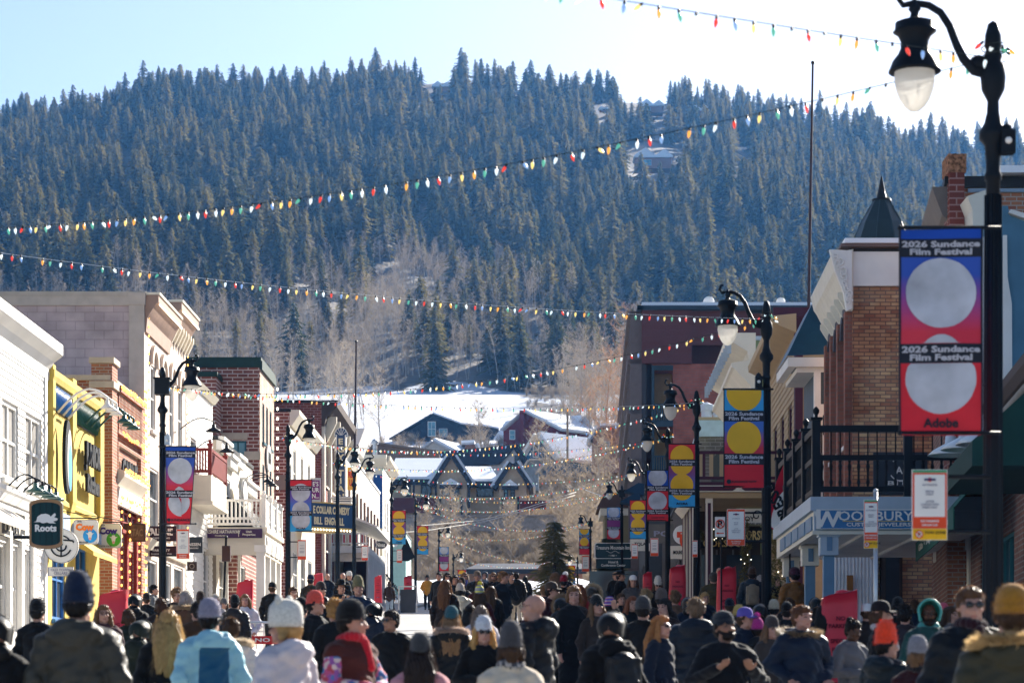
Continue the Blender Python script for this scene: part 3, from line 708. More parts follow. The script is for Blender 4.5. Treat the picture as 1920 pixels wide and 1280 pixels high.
for a, b, c, e in arch:
    mb = MB(); m_ = (a+b)/2; n = 10
    for i in range(n):
        a0, a1 = math.pi*i/n, math.pi*(i+1)/n; r0, r1 = .42, .62
        mb.prism([(XL+.003, m_-math.cos(a0)*r0, e+math.sin(a0)*r0), (XL+.003, m_-math.cos(a1)*r0, e+math.sin(a1)*r0), (XL+.003, m_-math.cos(a1)*r1, e+math.sin(a1)*r1), (XL+.003, m_-math.cos(a0)*r1, e+math.sin(a0)*r1)], (.1, 0, 0))
    mb.build('window_arch', mat("pale stone arches", (.6, .5, .42), .7), T)
for a, b, zc in ((d0, 73.4, zt), (73.4, d1, zt+.55)):
    cornice(T, (XL, a, zc-.5), YP, XP, b-a, [(.003, -.5), (.06, -.5), (.1, -.1), (.34, .3), (.42, .34), (.42, .55), (.003, .55)], mat("brown cornice", (.33, .22, .17), .7))
    cornice(T, (XL, a-.02, zc+.055), YP, XP, b-a+.04, [(.003, 0), (.46, 0), (.46, .07), (.003, .07)], CREAM, 'cornice_cap')
    mb = MB(); mb.box(XL-3, XL+.003, a-.0, b-.003, zt-.4, zc+.04); mb.build('parapet', mat("tan painted metal", (.5, .43, .37), .7), T) if zc > zt else 0
    lights(T, [(XL+.44, a+.1+i*.16, zc-.22) for i in range(int((b-a)/.16))], WARMW, .022)
brackets(T, (XL, 73.4, zt-.0), YP, XP, d1-73.4, 7, .12, .3, .6, CREAM)
lights(T, [(XL+.1, y, 6.9+i*.26) for y in (69.25, 76.8) for i in range(26)], WARM, .026)
mb = MB(); mb.box(XL-2.6, XL-2.35, d0-.2, d0-.003, zt-3.9, zt-3.5); mb.tube([(XL-2.47, d0-.06, zt-3.9), (XL-2.47, d0-.06, zt-5.2)], .03, 6); mb.build('junction_box', mat("grey blue conduit", (.25, .28, .35), .5), T)
cornice(T, (XL, d0, 6.95), YP, XP, Lw, [(.003, -.2), (.1, -.2), (.22, .1), (.003, .15)], CREAM, 'trim_band')
# ---- narrow white clapboard house with red balcony ----
d0, d1 = 77.1, 83.2; zt = zz(738, 387)
T, O, U, N, Lw, z0 = building('house_building', 'narrow white clapboard house carrying a dark red balcony', (XL, d0), (XL, d1), zt, 9, WHITE, fh=[(78, 79.2, 9.9, 11.0), (81, 82.2, 5.4, 7.6)], sf=.2, cop=CREAM)
cornice(T, (XL, d0, zt-.2), YP, XP, Lw, [(.003, 0), (.1, 0), (.25, .2), (.003, .25)], CREAM)
REDP = mat("dark red paint", (.2, .025, .02), .5, var=.1)
yb, ye, xo = 77.3, 81.0, -10.72; zd = fz(887, 76.8); zr = fz(836, 76.8); zu = fz(943, 76.8)
B = thing('balcony', 'dark red balcony on a cream box hung on the white clapboard house', 'balcony', (XL, yb, zu))
mb = MB(); mb.box(XL+.03, xo, yb, ye, zu+.05, zd); mb.box(XL+.03, xo+.06, yb-.05, ye+.05, zu, zu+.12); mb.build('deck', CREAM, B)
railing(B, (XL+.1, yb+.04, zd), (xo-.05, yb+.04, zd), zr-zd, REDP, 7, .09, .05)
mb = MB(); mb.box(xo-.06, xo-.02, yb+.1, ye, zd+.08, zr-.12)
for i in range(24): y = yb+.12+i*.155; mb.box(xo-.02, xo, y, y+.12, zd+.1, zr-.14)
mb.box(xo-.09, xo+.02, yb+.1, ye, zr-.12, zr-.02); mb.build('side_panel', REDP, B)
for y in (yb+.03, ye): post(B, xo-.04, y, zd, zr+.12, .12, REDP, cap=.06)
for i, dd in enumerate((75.2, 78.3)): gooseneck('wall_lamp', ('black long arm lamp on the lilac building front', 'black long arm lamp above the red balcony')[i], (XL+.1, dd, (10.9, 10.6)[i]), XP, 1.05, .35, BLACK, r=.26)
# ---- cream stepped false front ----
d0, d1 = 84.2, 94.6; zt = fz(834, 86)
T, O, U, N, Lw, z0 = building('shop_building', 'cream stepped false front building with a dark curved awning', (XL, d0), (XL, d1), zt, 8, CREAM, mat("beige side paint", (.42, .36, .29), .7), fh=[(86.4, 88, 9.3, 10.5), (90.5, 92.5, 9.2, 10.3), (85, 86.5, 5.5, 7.5), (88, 90, 5.4, 7.6), (91.5, 93.5, 5.6, 7.6)], bars=(1, 2), cop=DARKW)
mb = MB()
for a, b, c in ((84.2, 86.6, .0), (86.6, 88.6, -.35), (88.6, 90.8, -.1), (90.8, 94.6, -.8)): mb.box(XL+.003, XL+.2, a, b, zt+c-.35, zt+c+.12); mb.box(XL+.2, XL+.3, a-.04, b+.04, zt+c-.02, zt+c+.1)
mb.build('stepped_parapet', WHITE, T)
AWD = mat("black canvas", (.012, .013, .016), .8, var=.2)
mb = MB(); prev = None
for i in range(7):
    a = i/6*math.pi/2; q = (XL+.02+1.25*math.sin(a), 9.7-1.5*(1-math.cos(a)))
    if prev: mb.quad((prev[0], 84.6, prev[1]), (q[0], 84.6, q[1]), (q[0], 90.5, q[1]), (prev[0], 90.5, prev[1])); mb.poly([(XL, 84.6, 8.2), (q[0], 84.6, q[1]), (prev[0], 84.6, prev[1])])
    prev = q
mb.build('curved_awning', AWD, T)
T2 = board('hanging_sign', 'oval white sign on the cream stepped front', (XL+.4, 89, 10.2), YP, XP, 1.5, .95, .06, WHITE, BLACK, shape='oval')
for i in range(3): gooseneck('wall_lamp', ('nearest', 'middle', 'farthest')[i]+' of the three black lamps on the cream stepped front', (XL+.1, 91.2+i*.8, 10.9), XP, .9, .25, BLACK, r=.2, group='black lamps on the cream front')
# ---- white porch with picket balcony ----
PD, PE, PX0, PX1 = 82.0, 87.2, -12.3, -9.53
zr, zd, zf = fz(935, PD), fz(988, PD), fz(1040, PD)
B = thing('porch', 'white timber porch with a picket railed balcony on its roof', 'porch', (PX1, PD, gz(PD)))
mb = MB(); mb.box(PX0, PX1-.12, PD+.12, PE, zd-.16, zd); mb.build('deck', CREAM, B)
mb = MB(); mb.box(PX0, PX1, PD, PD+.12, zf, zd-.17); mb.box(PX1-.12, PX1, PD+.123, PE, zf+.0, zd-.17); mb.box(PX0, PX1+.08, PD-.08, PD+.2, zd-.17, zd-.003); mb.box(PX1-.2, PX1+.08, PD+.203, PE+.05, zd-.17, zd-.003)
mb.build('beam', CREAM, B)
railing(B, (PX0, PD+.08, zd), (PX1-.1, PD+.08, zd), zr-zd, WHITE, 19, .08, .055, mid=.27)
railing(B, (PX1-.06, PD+.2, zd), (PX1-.06, PE, zd), zr-zd, WHITE, 26, .08, .055, mid=.27)
for y in (PD+.06, PD+1.8, PD+3.5, PE): post(B, PX1-.05, y, zd, zr+.12, .15, WHITE, 'rail_post', cap=.07)
for y in (PD+.1, PD+1.8, PD+3.5, PE-.1):
    mb = MB(); mb.box(PX1-.3, PX1-.02, y-.13, y+.13, gz(y)+.14, zf+.3); mb.box(PX1-.36, PX1+.04, y-.19, y+.19, zf+.1, zf+.34); mb.box(PX1-.36, PX1+.04, y-.19, y+.19, gz(y)+.14, gz(y)+.6); mb.build('column', WHITE, B)
mb = MB()
for i in range(4): y = PD+.3+i*1.3; mb.box(PX1+.003, PX1+.05, y, y+1.05, zf+.1, zd-.3); mb.box(PX1+.05, PX1+.07, y+.12, y+.93, zf+.22, zd-.42)
mb.build('frieze_panel', WHITE, B)
PURP = mat("deep purple sign", (.05, .02, .07), .5, var=0)
S = board('sign_board', 'dark purple sign board along the white porch beam', (fx(428, PD), PD-.13, fz(1000, PD)), XP, YM, 2.35, .31, .05, PURP)
text('BERKSHIRE HATHAWAY', S, (fx(415, PD), PD-.16, fz(997, PD)), XP, YM, IVORY, height=.12, width=1.35, bold=.01); text('HomeServices', S, (fx(415, PD), PD-.16, fz(1004, PD)), XP, YM, IVORY, height=.05)
text('Utah\nProperties', S, (fx(468, PD), PD-.16, fz(1000, PD)), XP, YM, IVORY, height=.2); mb = MB(); mb.box(fx(448, PD), fx(449, PD), PD-.17, PD-.155, fz(1006, PD), fz(994, PD)); mb.build('divider', IVORY, S)
mb = MB(); 
for x in (PX0+.1, PX0+.55, PX0+.85, PX0+1.3): mb.box(x, x+.1, PE-1, PE-.9, gz(PE), zf+.4)
mb.build('inner_posts', WHITE, B)
# brick lower wall behind the porch
T, O, U, N, Lw, z0 = building('shop_building', 'low brown brick shop front under the white porch balcony', (-11.2, 87.4), (-11.2, 93.5), 8.1, 3, BRD, fh=[(88, 90, 5.7, 7.5)], eh=[(-13.6, -13.1, 5.6, 7.6), (-12.6, -11.9, 5.4, 7.6)], zb=gz(87))
# ---- brown brick tower ----
d0 = 97.1; zt = fz(676, d0); GRN = mat("dark green coping", (.012, .04, .035), .6)
TANB = brick("tan pink brick", (.5, .36, .28), (.44, .3, .24), (.5, .4, .33), bw=.4, bh=.14, mo=.014)
T, O, U, N, Lw, z0 = building('brick_building', 'tall brown brick tower with dark green coping and a blue window', (XL, d0), (XL, 102.2), zt, 11, TANB, BRD, fh=[(98+i*1.3, 98.7+i*1.3, zz_, zz_+1.6) for i in range(3) for zz_ in (13.1, 10.6, 7.2)]+[(98.2, 101.2, 5.8, 6.9)], eh=[(fx(430, d0), fx(462, d0), fz(872, d0), fz(826, d0))], gl=GLB, frame=mat("dark teal frames", (.02, .1, .13), .5), bars=(2, 1), cop=GRN)
mb = MB(); mb.box(-22, XL+.06, d0-.06, d0-.003, zt-.28, zt, 0); mb.box(fx(410, d0), fx(464, d0), d0-.05, d0-.003, fz(826, d0)+.05, fz(816, d0)+.1, 1); mb.box(fx(458, d0), XL+.03, d0-.05, d0-.003, fz(862, d0), fz(846, d0), 1); mb.box(XL+.003, XL+.1, d0, 102.2, zt-.35, zt, 0)
mb.box(-22, XL+.02, d0-.04, d0-.003, fz(705, d0)-.04, fz(705, d0)+.04, 2); mb.box(-22, XL+.02, d0-.04, d0-.003, fz(795, d0), fz(795, d0)+.1, 2)
mb.build('trim_band', [GRN, STONE, BRD], T)
S = board('round_sign', 'round white sign high on the tower street face', (XL+.08, 99.6, 12.6), YP, XP, 1.5, 1.1, .06, WHITE, None, shape='oval'); text('RM', S, (XL+.12, 99.6, 12.6), YP, XP, BLACK, height=.5)
mb = MB(); xa, xb = fx(380, 95.5), fx(405, 95.5); ztt = fz(706, 95.5)
mb.box(-17, xb, 95.5, 97.05, 3, ztt, 0); mb.box(-17.05, xb+.06, 95.44, 97.04, ztt, ztt+.2, 1); mb.build('stair_tower', [BRD, GRN], T)
lights(T, [(XL+.15, 102.2, 7+i*.42) for i in range(22)], WARMW, .05)
# ---- second brick building with pale front ----
d0 = 108.5; zt = fz(772, d0); PALE = mat("pale stucco front", (.7, .63, .52), .7, var=.08)
T, O, U, N, Lw, z0 = building('brick_building', 'brown brick building with a pale stucco street front beyond the tower', (XL, d0), (XL, 120.5), zt, 12, PALE, BRD, fh=[(110+i*3.4, 111.3+i*3.4, 12, 14.2) for i in range(3)]+[(110+i*3.4, 112+i*3.4, 7.4, 9.5) for i in range(3)], cop=DARKW, bars=(2, 2))
cornice(T, (XL, d0, zt-.4), YP, XP, 12, [(.003, -.2), (.1, -.2), (.45, .3), (.45, .5), (.003, .5)], CREAM)
mb = MB(); mb.box(-22, XL+.02, d0-.05, d0-.003, fz(918, d0), fz(890, d0)); mb.build('stone_band', mat("dull stone band", (.25, .2, .17), .8), T)
# ---- third brick building ----
d0 = 124; zt = fz(755, d0)
T, O, U, N, Lw, z0 = building('brick_building', 'maroon brick building with dark bracketed cornice behind the theatre sign', (XL, d0), (XL, 137), zt, 14, BRM, BRM, fh=[(126+i*3.6, 127.6+i*3.6, z_, z_+2.4) for i in range(3) for z_ in (14, 10.6)], cop=DARKW, bars=(1, 2), frame=CREAM)
cornice(T, (XL, d0, zt-.7), YP, XP, 13, [(.003, -.5), (.15, -.5), (.25, 0), (.8, .5), (.85, .85), (.003, .85)], mat("dark brown cornice", (.07, .05, .045), .7))
brackets(T, (XL, d0, zt-.6), YP, XP, 13, 6, .3, .7, 1.3, CREAM)
mb = MB()
for y in (124.1, 127.9, 131.5, 135.2): mb.box(XL+.003, XL+.16, y, y+.5, 7.5, zt-1)
mb.build('pilaster', CREAM, T)
# ---- far left: white fronts ----
T, O, U, N, Lw, z0 = building('shop_building', 'white fronted shop with a snowy slanted parapet beyond the maroon brick building', (XL, 139), (XL, 168), fz(840, 139), 12, WHITE, CREAM, fh=[(141+i*4.4, 142.6+i*4.4, z_, z_+2.2) for i in range(6) for z_ in (12.6,)], cop=SNOW, bars=(1, 2))
mb = MB(); xr = fx(684, 140); zq = fz(803, 140); zp = fz(842, 140); mb.prism([(xr-1.2, 139.9, zp), (xr-.45, 139.9, zp), (xr, 139.9, zq), (xr-.85, 139.9, zq)], (0, 5, 0)); mb.build('slanted_parapet', WHITE, T)
mb = MB()
for i in range(9): y = 141+i*3; mb.box(XL+.003, XL+.12, y, y+.35, 8, 15.5)
mb.build('pilaster', mat("brown pilasters", (.25, .15, .11), .7), T)
d0 = 171; zt = fz(858, d0)
T, O, U, N, Lw, z0 = building('shop_building', 'cream gabled building with a deep blue panel on its side wall', (XL, d0), (XL, 182), zt, 10, WHITE, CREAM, fh=[(173+i*3, 174.3+i*3, z_, z_+2) for i in range(3) for z_ in (12, 15.6)], cop=SNOW, bars=(1, 2))
mb = MB(); mb.box(fx(700, d0), fx(717, d0), d0-.12, d0-.003, fz(990, d0), fz(890, d0)); mb.build('blue_panel', mat("deep blue boards", (.01, .07, .25), .6, var=.1, vs=4), T)
cornice(T, (-20, d0, zt-.3), XP, YM, 20-11.2, [(.003, -.3), (.1, -.3), (.7, .2), (.75, .45), (.003, .5)], CREAM)
cornice(T, (XL, d0, zt-.3), YP, XP, 11, [(.003, -.3), (.1, -.3), (.5, .2), (.55, .45), (.003, .5)], CREAM)
mb = MB(); mb.lathe([(.16, 0), (.16, 1.1), (.26, 1.1), (.26, 1.3), (.1, 1.45)], (fx(703, 172), 172, zt), 10); mb.build('vent_pipe', mat("galvanised vent", (.45, .47, .5), .4, metal=.6), T)
# low white porch on the far left
FD = 130.0; x0, x1 = fx(600, FD), fx(690, FD); zr, zd = fz(998, FD), fz(1022, FD)
B = thing('porch', 'far white porch with red draped railing below the theatre sign', 'porch', (x1, FD, gz(FD)))
mb = MB(); mb.box(x0-1, x1, FD, FD+14, zd-.35, zd); mb.box(x0-1, x1+.1, FD-.1, FD+.2, zd-.4, zd-.05); mb.prism([(x1-2.4, FD-.2, zr+1.6), (x1+.5, FD-.2, zr+.35), (x1+.5, FD-.2, zr+.25), (x1-2.4, FD-.2, zr+1.4)], (0, 15, 0)); mb.build('deck', WHITE, B)
railing(B, (x0, FD+.05, zd), (x1, FD+.05, zd), zr-zd, WHITE, 16, .08, .06)
mb = MB()
for i in range(7): mb.box(x0+.2+i*.34, x0+.36+i*.34, FD+.1, FD+.14, zd+.1, zr-.1)
mb.build('red_drape', mat("red cloth", (.5, .03, .05), .8), B)
mb = MB()
for i in range(30): y = FD+.1+i*.48; mb.box(x1-.1, x1, y, y+.2, gz(y), zd-.36); mb.box(x1-.08, x1-.04, y, y+.42, gz(y), gz(y)+3)
mb.build('board_screen', WHITE, B)
mb = MB(); mb.box(x0-.5, x1-.2, FD+6, FD+6.1, gz(FD), zd-.4); mb.build('rear_wall', mat("maroon boards", (.12, .03, .03), .7), B)
mb = MB(); mb.box(x0, x1-.15, FD+.02, FD+.12, fz(1052, FD), fz(1026, FD)); mb.build('banner_panel', mat("cream banner", (.72, .63, .5), .7, var=.15, vs=2), B)
# pale teal house at the end on the left
T, O, U, N, Lw, z0 = building('house_building', 'pale teal house beside the lamp post at the end of the left pavement', (fx(761, 205), 205), (fx(761, 205), 213), fz(1000, 205), 8, mat("pale teal boards", (.35, .55, .5), .7, var=.1), fh=[(207, 209, 11, 13)])
# stair railing
B = thing('stair_railing', 'black iron stair railing descending by the far left pavement', 'railing', (-9.2, 140, gz(140)))
mb = MB()
for i in range(14): y = 140+i*1.4; zc = gz(y)+1.9-i*.1; mb.box(-9.22, -9.18, y, y+.05, gz(y), zc)
mb.tube([(-9.2, 140, gz(140)+1.9), (-9.2, 158.2, gz(158)+.6)], .05, 6); mb.tube([(-9.2, 140, gz(140)+1.2), (-9.2, 158.2, gz(158)+.2)], .03, 6); mb.build('rail', BLACK, B)
# ======================= RIGHT SIDE OF THE STREET =======================
# ---- near brick shop with green awnings ----
TEAL = mat("teal window frames", (.02, .14, .16), .5); AWG = mat("dark green canvas", (.008, .045, .038), .75, var=.15)
A, B_ = (7.25, 33.5), (8.35, 47.0); zt = 7.35
T, O, U, N, Lw, z0 = building('shop_building', 'low worn brick shop with dark green awnings at the right edge', A, B_, zt, 12, BRN, fh=[(36.6, 38.2, 3.0, 5.0), (39.5, 41.5, 3.0, 5.0), (43, 45, 3.2, 5.1)], frame=TEAL, bars=(2, 2), cop=DARKW)
cornice(T, Vector((7.25, 33.5, zt-.1)), U, N, Lw, [(.003, -.15), (.12, -.1), (.2, .05), (.2, .2), (.003, .2)], mat("dark brown cornice", (.07, .05, .045), .7))
mb = MB()
for i in range(60): u = i*.22; p = Vector((7.25, 33.5, zt-.34))+U*u+N*.08; mb.cap(p, p+U*.17+ZP*.05, .05, .05, 6)
mb.build('rope_moulding', mat("weathered rope moulding", (.3, .26, .22), .8), T, smooth=True)
mb = MB(); zb_, ztp = 5.45, 6.95
for a, b in ((33.6, 38.0),):
    p = [Vector((7.25+(y-33.5)*.0815, y, 0)) for y in (a, b)]
    mb.prism([p[0]+ZP*ztp, p[0]+N*1.25+ZP*(zb_+.35), p[0]+N*1.25+ZP*zb_, p[0]+ZP*zb_], p[1]-p[0])
mb.build('awning', AWG, T)
mb = MB(); a, b = 39.2, 47.6; p = [Vector((7.25+(y-33.5)*.0815, y, 0)) for y in (a, b)]
w_ = 1.0; zb_ = 5.0
mb.prism([p[0]+ZP*(zb_+1.5), p[0]+N*w_+ZP*(zb_+.36), p[0]+N*w_+ZP*(zb_+.34), p[0]+ZP*(zb_+1.45)], p[1]-p[0]); mb.prism([p[0]+N*w_+ZP*(zb_+.37), p[0]+N*(w_+.02)+ZP*(zb_+.37), p[0]+N*(w_+.02)+ZP*zb_, p[0]+N*w_+ZP*zb_], p[1]-p[0])
aw = mb.build('awning', mat("bottle green canvas", (.015, .1, .075), .7), T)
text('Gifts  \u2022  Dugins West  \u2022  Gifts', T, p[0].lerp(p[1], .5)+N*(w_+.025)+ZP*(zb_+.18), -U, N, IVORY, height=.17, width=6.6, bold=.02)
mb = MB()   # ivory timber shop front under the porch
for y in (47.05, 48.3, 49.7, 51.0): x = 7.25+(y-33.5)*.0815; mb.box(x-.05, x+.2, y-.12, y+.12, 2.7, 5.3)
for y in (47.17, 48.42, 49.82): x = 7.3+(y-33.5)*.0815; mb.box(x-.02, x+.15, y, y+1.13, 4.9, 5.2, 0); mb.box(x-.02, x+.15, y, y+1.13, 2.7, 3.2, 0); mb.box(x+.06, x+.15, y, y+1.13, 3.2, 4.9, 1)
mb.box(8.3, 8.9, 46.9, 51.2, 5.2, 5.42, 0); mb.build('shop_front', [IVORY, GL], T)
for i, (px, d) in enumerate(((1832, 38.5), (1800, 41), (1773, 43.2))):
    g = gooseneck('wall_lamp', ('nearest', 'middle', 'farthest')[i]+' of the three white enamel lamps over the green awning', P(px+22, 800+i*12, d)+XP*.5, XM, .62, .25, mat("pale enamel", (.62, .68, .72), .35), r=.42, group='white enamel lamps over the green awning', rod=.02)
# ---- tall brick building with chimney and pale blue oriel in front ----
A, B_ = (7.95, 47.3), (8.45, 52.3); zt = fz(345, 47.3)
T, O, U, N, Lw, z0 = building('brick_building', 'tall red brown brick building with an orange topped chimney pier', A, B_, zt, 12, BRN, BRR, fh=[(48.5, 49.8, 8.6, 10.6)], cop=DARKW)
mb = MB(); xa, xb = fx(1779, 47.2), fx(1807, 47.2); mb.box(xa, xb, 47.12, 47.75, 6, fz(325, 47.2), 0); mb.box(xa-.03, xb+.03, 47.08, 47.8, fz(325, 47.2), fz(291, 47.2), 1)
mb.build('chimney', [BRM, mat("lichen covered orange brick", (.35, .16, .08), .9, var=.9, vs=14, bump=.8, bs=30)], T)
cornice(T, (7.95, 47.3, zt-.6), U, N, Lw, [(.003, -.1), (.1, 0), (.25, .4), (.3, .55), (.003, .55)], mat("dark tin cornice", (.16, .13, .11), .6))
mb = MB(); mb.box(7.96, 14, 47.22, 47.297, zt-.08, zt+.02, 0); mb.box(8.9, 14, 47.0, 48, zt+.16, zt+.3, 1); mb.box(8.35, 14, 47.24, 47.29, zt-.17, zt-.1, 2); mb.build('parapet_flashing', [DARKW, SNOW, mat("blue grey flashing", (.25, .33, .42), .5)], T)
mb = MB(); xs = fx(1812, 46.4); mb.prism([(xs, 46.3, fz(370, 46.4)), (xs+.36, 46.3, fz(358, 46.4)), (xs+.4, 46.3, fz(380, 46.4)), (xs+.4, 46.3, fz(432, 46.4)), (xs+.12, 46.3, fz(470, 46.4)), (xs+.1, 46.3, fz(395, 46.4))], (0, .9, 0)); mb.build('cornice_end', IVORY, T)
SB = mat("slate blue boards", (.08, .19, .28), .65, var=.15, vs=2)
T = thing('oriel_bay', 'slate blue boarded bay with white corner trim above the near brick shop', 'bay', (9, 42.5, 7.5))
d = 42.5; X0 = fx(1880, d)
pts = [(X0, fz(752, d)), (X0, fz(386, d)), (fx(1890, d), fz(386, d)), (fx(1893, d), fz(404, d)), (fx(1960, d), fz(430, d)), (fx(1960, d), fz(752, d))]
mb = MB(); mb.prism([(a, d, b) for a, b in pts], (0, 3.5, 0)); mb.build('bay_wall', SB, T)
mb = MB(); mb.prism([(X0+.0, d-.06, fz(752, d)), (X0+.0, d-.06, fz(442, d)), (fx(1887, d), d-.06, fz(442, d)), (fx(1888, d), d-.06, fz(520, d)), (fx(1896, d), d-.06, fz(570, d)), (fx(1897, d), d-.06, fz(752, d))], (0, .055, 0)); mb.prism([(fx(1890, d), d-.08, fz(400, d)), (fx(1960, d), d-.08, fz(425, d)), (fx(1960, d), d-.08, fz(413, d)), (fx(1894, d), d-.08, fz(394, d))], (0, .3, 0)); mb.box(X0-.32, X0, 42.7, 42.9, fz(752, d), fz(440, d)); mb.build('white_trim', WHITE, T)
mb = MB()
for i in range(7): z = fz(752, d)+i*.42; mb.box(X0-.27, X0-.04, 42.6, 42.69, z, z+.405)
mb.build('shutter', mat("dark shutters", (.05, .08, .11), .6), T)
# ---- cracked brick building with white cornice ----
C1, C2 = (7.22, 56.2), (7.37, 61.8); zt = fz(478, 56.2)
BRK = brick("weathered tan and red brick", (.6, .45, .25), (.34, .18, .12), (.2, .16, .13), bw=.25, bh=.09, mo=.012, c3=(.75, .55, .5), bump=.9)
BRK2 = brick("rough red brown brick front", (.33, .13, .09), (.24, .1, .075), (.22, .15, .12), bw=.26, bh=.1, mo=.01, bump=.8)
T, O, U, N, Lw, z0 = building('brick_building', 'weathered brick building with cracked tan side wall and carved white cornice', C1, C2, zt, 14, BRK2, BRK, fh=[(57+i*1.8, 57.9+i*1.8, 8.4, 11.0) for i in range(3)], cop=DARKW)
xw = fx(1598, 56.1); mb = MB(); mb.box(xw+.02, xw+1.45, 56.08, 56.18, fz(536, 56.1), fz(472, 56.1)); mb.build('white_sign_panel', WHITE, T)
mb = MB(); mb.box(xw-.28, 12, 55.9, 56.7, zt+.145, zt+.22, 0); mb.box(xw-.2, 12, 55.85, 56.9, zt+.22, zt+.33, 1); mb.build('parapet_cap', [mat("brown flashing", (.16, .11, .1), .7), SNOW], T)
cornice(T, (7.22, 56.0, zt-.75), U, N, Lw+.3, [(.003, -.55), (.05, -.5), (.12, -.15), (.35, .3), (.42, .4), (.5, .75), (.003, .85)], IVORY)
brackets(T, Vector((7.22, 56.2, zt-.8)), U, N, Lw, 6, .1, .3, .45, IVORY)
mb = MB(); rr = random.Random(4)          # carved scroll at the cornice end
ex = xw-.05; c = [(ex-.5, zt+.08), (ex+.02, zt+.05), (ex+.02, zt-1.3), (ex-.1, zt-1.35), (ex-.18, zt-.9), (ex-.36, zt-.45)]
mb.prism([(a, 55.93, b) for a, b in c], (0, .16, 0))
for i in range(16):
    t_ = i/15; cx_, cz_ = ex-.34+.3*t_+rr.uniform(-.05, .05), zt-.05-1.1*t_; r_ = rr.uniform(.06, .12); a0 = rr.uniform(0, 6)
    mb.tube([(cx_+r_*(1-k/9)*math.cos(a0+k*.9), 55.91, cz_+r_*(1-k/9)*math.sin(a0+k*.9)) for k in range(9)], .022, 5)
mb.build('carved_scroll', WHITE, T, smooth=False)
for i in range(3):
    mb = MB(); y = 57.45+i*1.8; xx = 7.22+(y-56.2)*.0264
    for r0, r1 in ((.47, .65),):
        for k in range(10):
            a0, a1 = math.pi*k/10, math.pi*(k+1)/10
            mb.prism([(xx-.1, y-math.cos(a0)*r0, 11+math.sin(a0)*r0), (xx-.1, y-math.cos(a1)*r0, 11+math.sin(a1)*r0), (xx-.1, y-math.cos(a1)*r1, 11+math.sin(a1)*r1), (xx-.1, y-math.cos(a0)*r1, 11+math.sin(a0)*r1)], (.12, 0, 0))
    mb.build('window_arch', mat("dark slate arches", (.07, .07, .09), .7), T)
mb = MB()
for y in (56.3, 58.15, 59.95, 61.45): xx = 7.22+(y-56.2)*.0264; mb.box(xx-.16, xx-.003, y, y+.3, 5.2, zt-1.3)
mb.build('pilaster', BRK2, T)
mb = MB()   # things under the porch: white corrugated panels, dark door, blue board
xa, xb = fx(1563, 56), fx(1642, 56); mb.box(xa, xb, 55.9, 56.19, 3.2, fz(1022, 56)-.02, 0)
for i in range(12): x = xa+(xb-xa)*(i+.5)/12; mb.tube([(x, 55.9, 3.2), (x, 55.9, fz(1022, 56)-.03)], .03, 6, 0)
mb.build('corrugated_panel', mat("white corrugated metal", (.68, .74, .78), .5), T)
mb = MB(); mb.box(fx(1652, 56), fx(1692, 56), 55.98, 56.19, 3.3, fz(1030, 56), 0); mb.box(fx(1660, 56), fx(1685, 56), 55.9, 55.98, 3.3, fz(1040, 56), 1); mb.build('dark_door', [mat("dark weathered timber", (.06, .045, .04), .8, var=.4), GL], T)
mb = MB(); mb.box(fx(1588, 55.8), fx(1599, 55.8), 55.75, 55.86, fz(1108, 55.8), fz(1078, 55.8)); mb.build('notice_box', mat("varnished wood", (.25, .12, .04), .5), T)
# turret behind
T = thing('turret', 'dark green octagonal turret roof with a spire behind the white cornice', 'turret', (fx(1652, 73), 73, fz(470, 73)))
c = (fx(1653, 73), 73, 0); zb_ = fz(470, 73)
mb = MB(); n = 10
prof = [(.98, zb_), (.66, fz(420, 73)), (.24, fz(376, 73))]
mb.lathe([(r, z) for r, z in prof], c, n, 0); mb.build('turret_roof', mat("dark green standing seam", (.02, .035, .038), .4, metal=.2), T)
mb = MB()
for k in range(n):
    a = 2*math.pi*k/n; mb.tube([(c[0]+r*math.cos(a), 73+r*math.sin(a), z) for r, z in prof], .018, 4)
mb.build('seam', mat("dark green seams", (.03, .05, .055), .4), T)
mb = MB(); mb.lathe([(.3, fz(378, 73)), (.3, fz(374, 73)), (.16, fz(372, 73)), (.1, fz(355, 73)), (.015, fz(330, 73))], c, 10); mb.build('spire', DARKW, T, smooth=True)
mb = MB(); mb.lathe([(.9, zb_-2.5), (.9, zb_)], c, n); mb.build('drum', mat("dark green boards", (.03, .07, .07), .6), T)
# ---- corner porch with jeweller's sign ----
PD, PE, X0, X1 = 45.0, 52.2, 5.1, 8.2
zd, zf = fz(932, PD), fz(1000, PD)
BGR = mat("pale blue grey paint", (.38, .46, .54), .5, var=.08)
B = thing('porch', "pale blue and ivory porch with the jeweller's sign under a black railed balcony", 'porch', (X0, PD, gz(PD)))
mb = MB(); mb.box(X0+.1, X1, PD+.1, PE, zd-.2, zd-.02, 1); mb.box(X0-.12, X1, PD-.16, PD+.1, zd-.26, zd, 0); mb.box(X0-.12, X0+.1, PD+.103, PE, zd-.26, zd, 0)
mb.box(X0-.04, X1, PD-.06, PD+.06, zf, zd-.26, 0); mb.box(X0-.04, X0+.08, PD+.063, PE, zf, zd-.26, 1); mb.box(X0-.08, X1, PD-.1, PD-.0605, zf-.02, zf+.05, 1)
mb.build('deck', [BGR, IVORY], B)
mb = MB()
for i in range(34): y = PD+.12+i*.21; mb.box(X0+.1, X1, y, y+.15, zf+.03, zf+.09)
for x in (X0+.9, X0+2.0): mb.box(x, x+.1, PD+.1, PE, zf-.02, zf+.04)
mb.build('slatted_soffit', WHITE, B)
mb = MB()
for y in np.arange(PD+.2, PE-.8, 1.25):
    mb.box(X0-.07, X0-.04, y, y+1.0, zf+.08, zd-.34, 0)
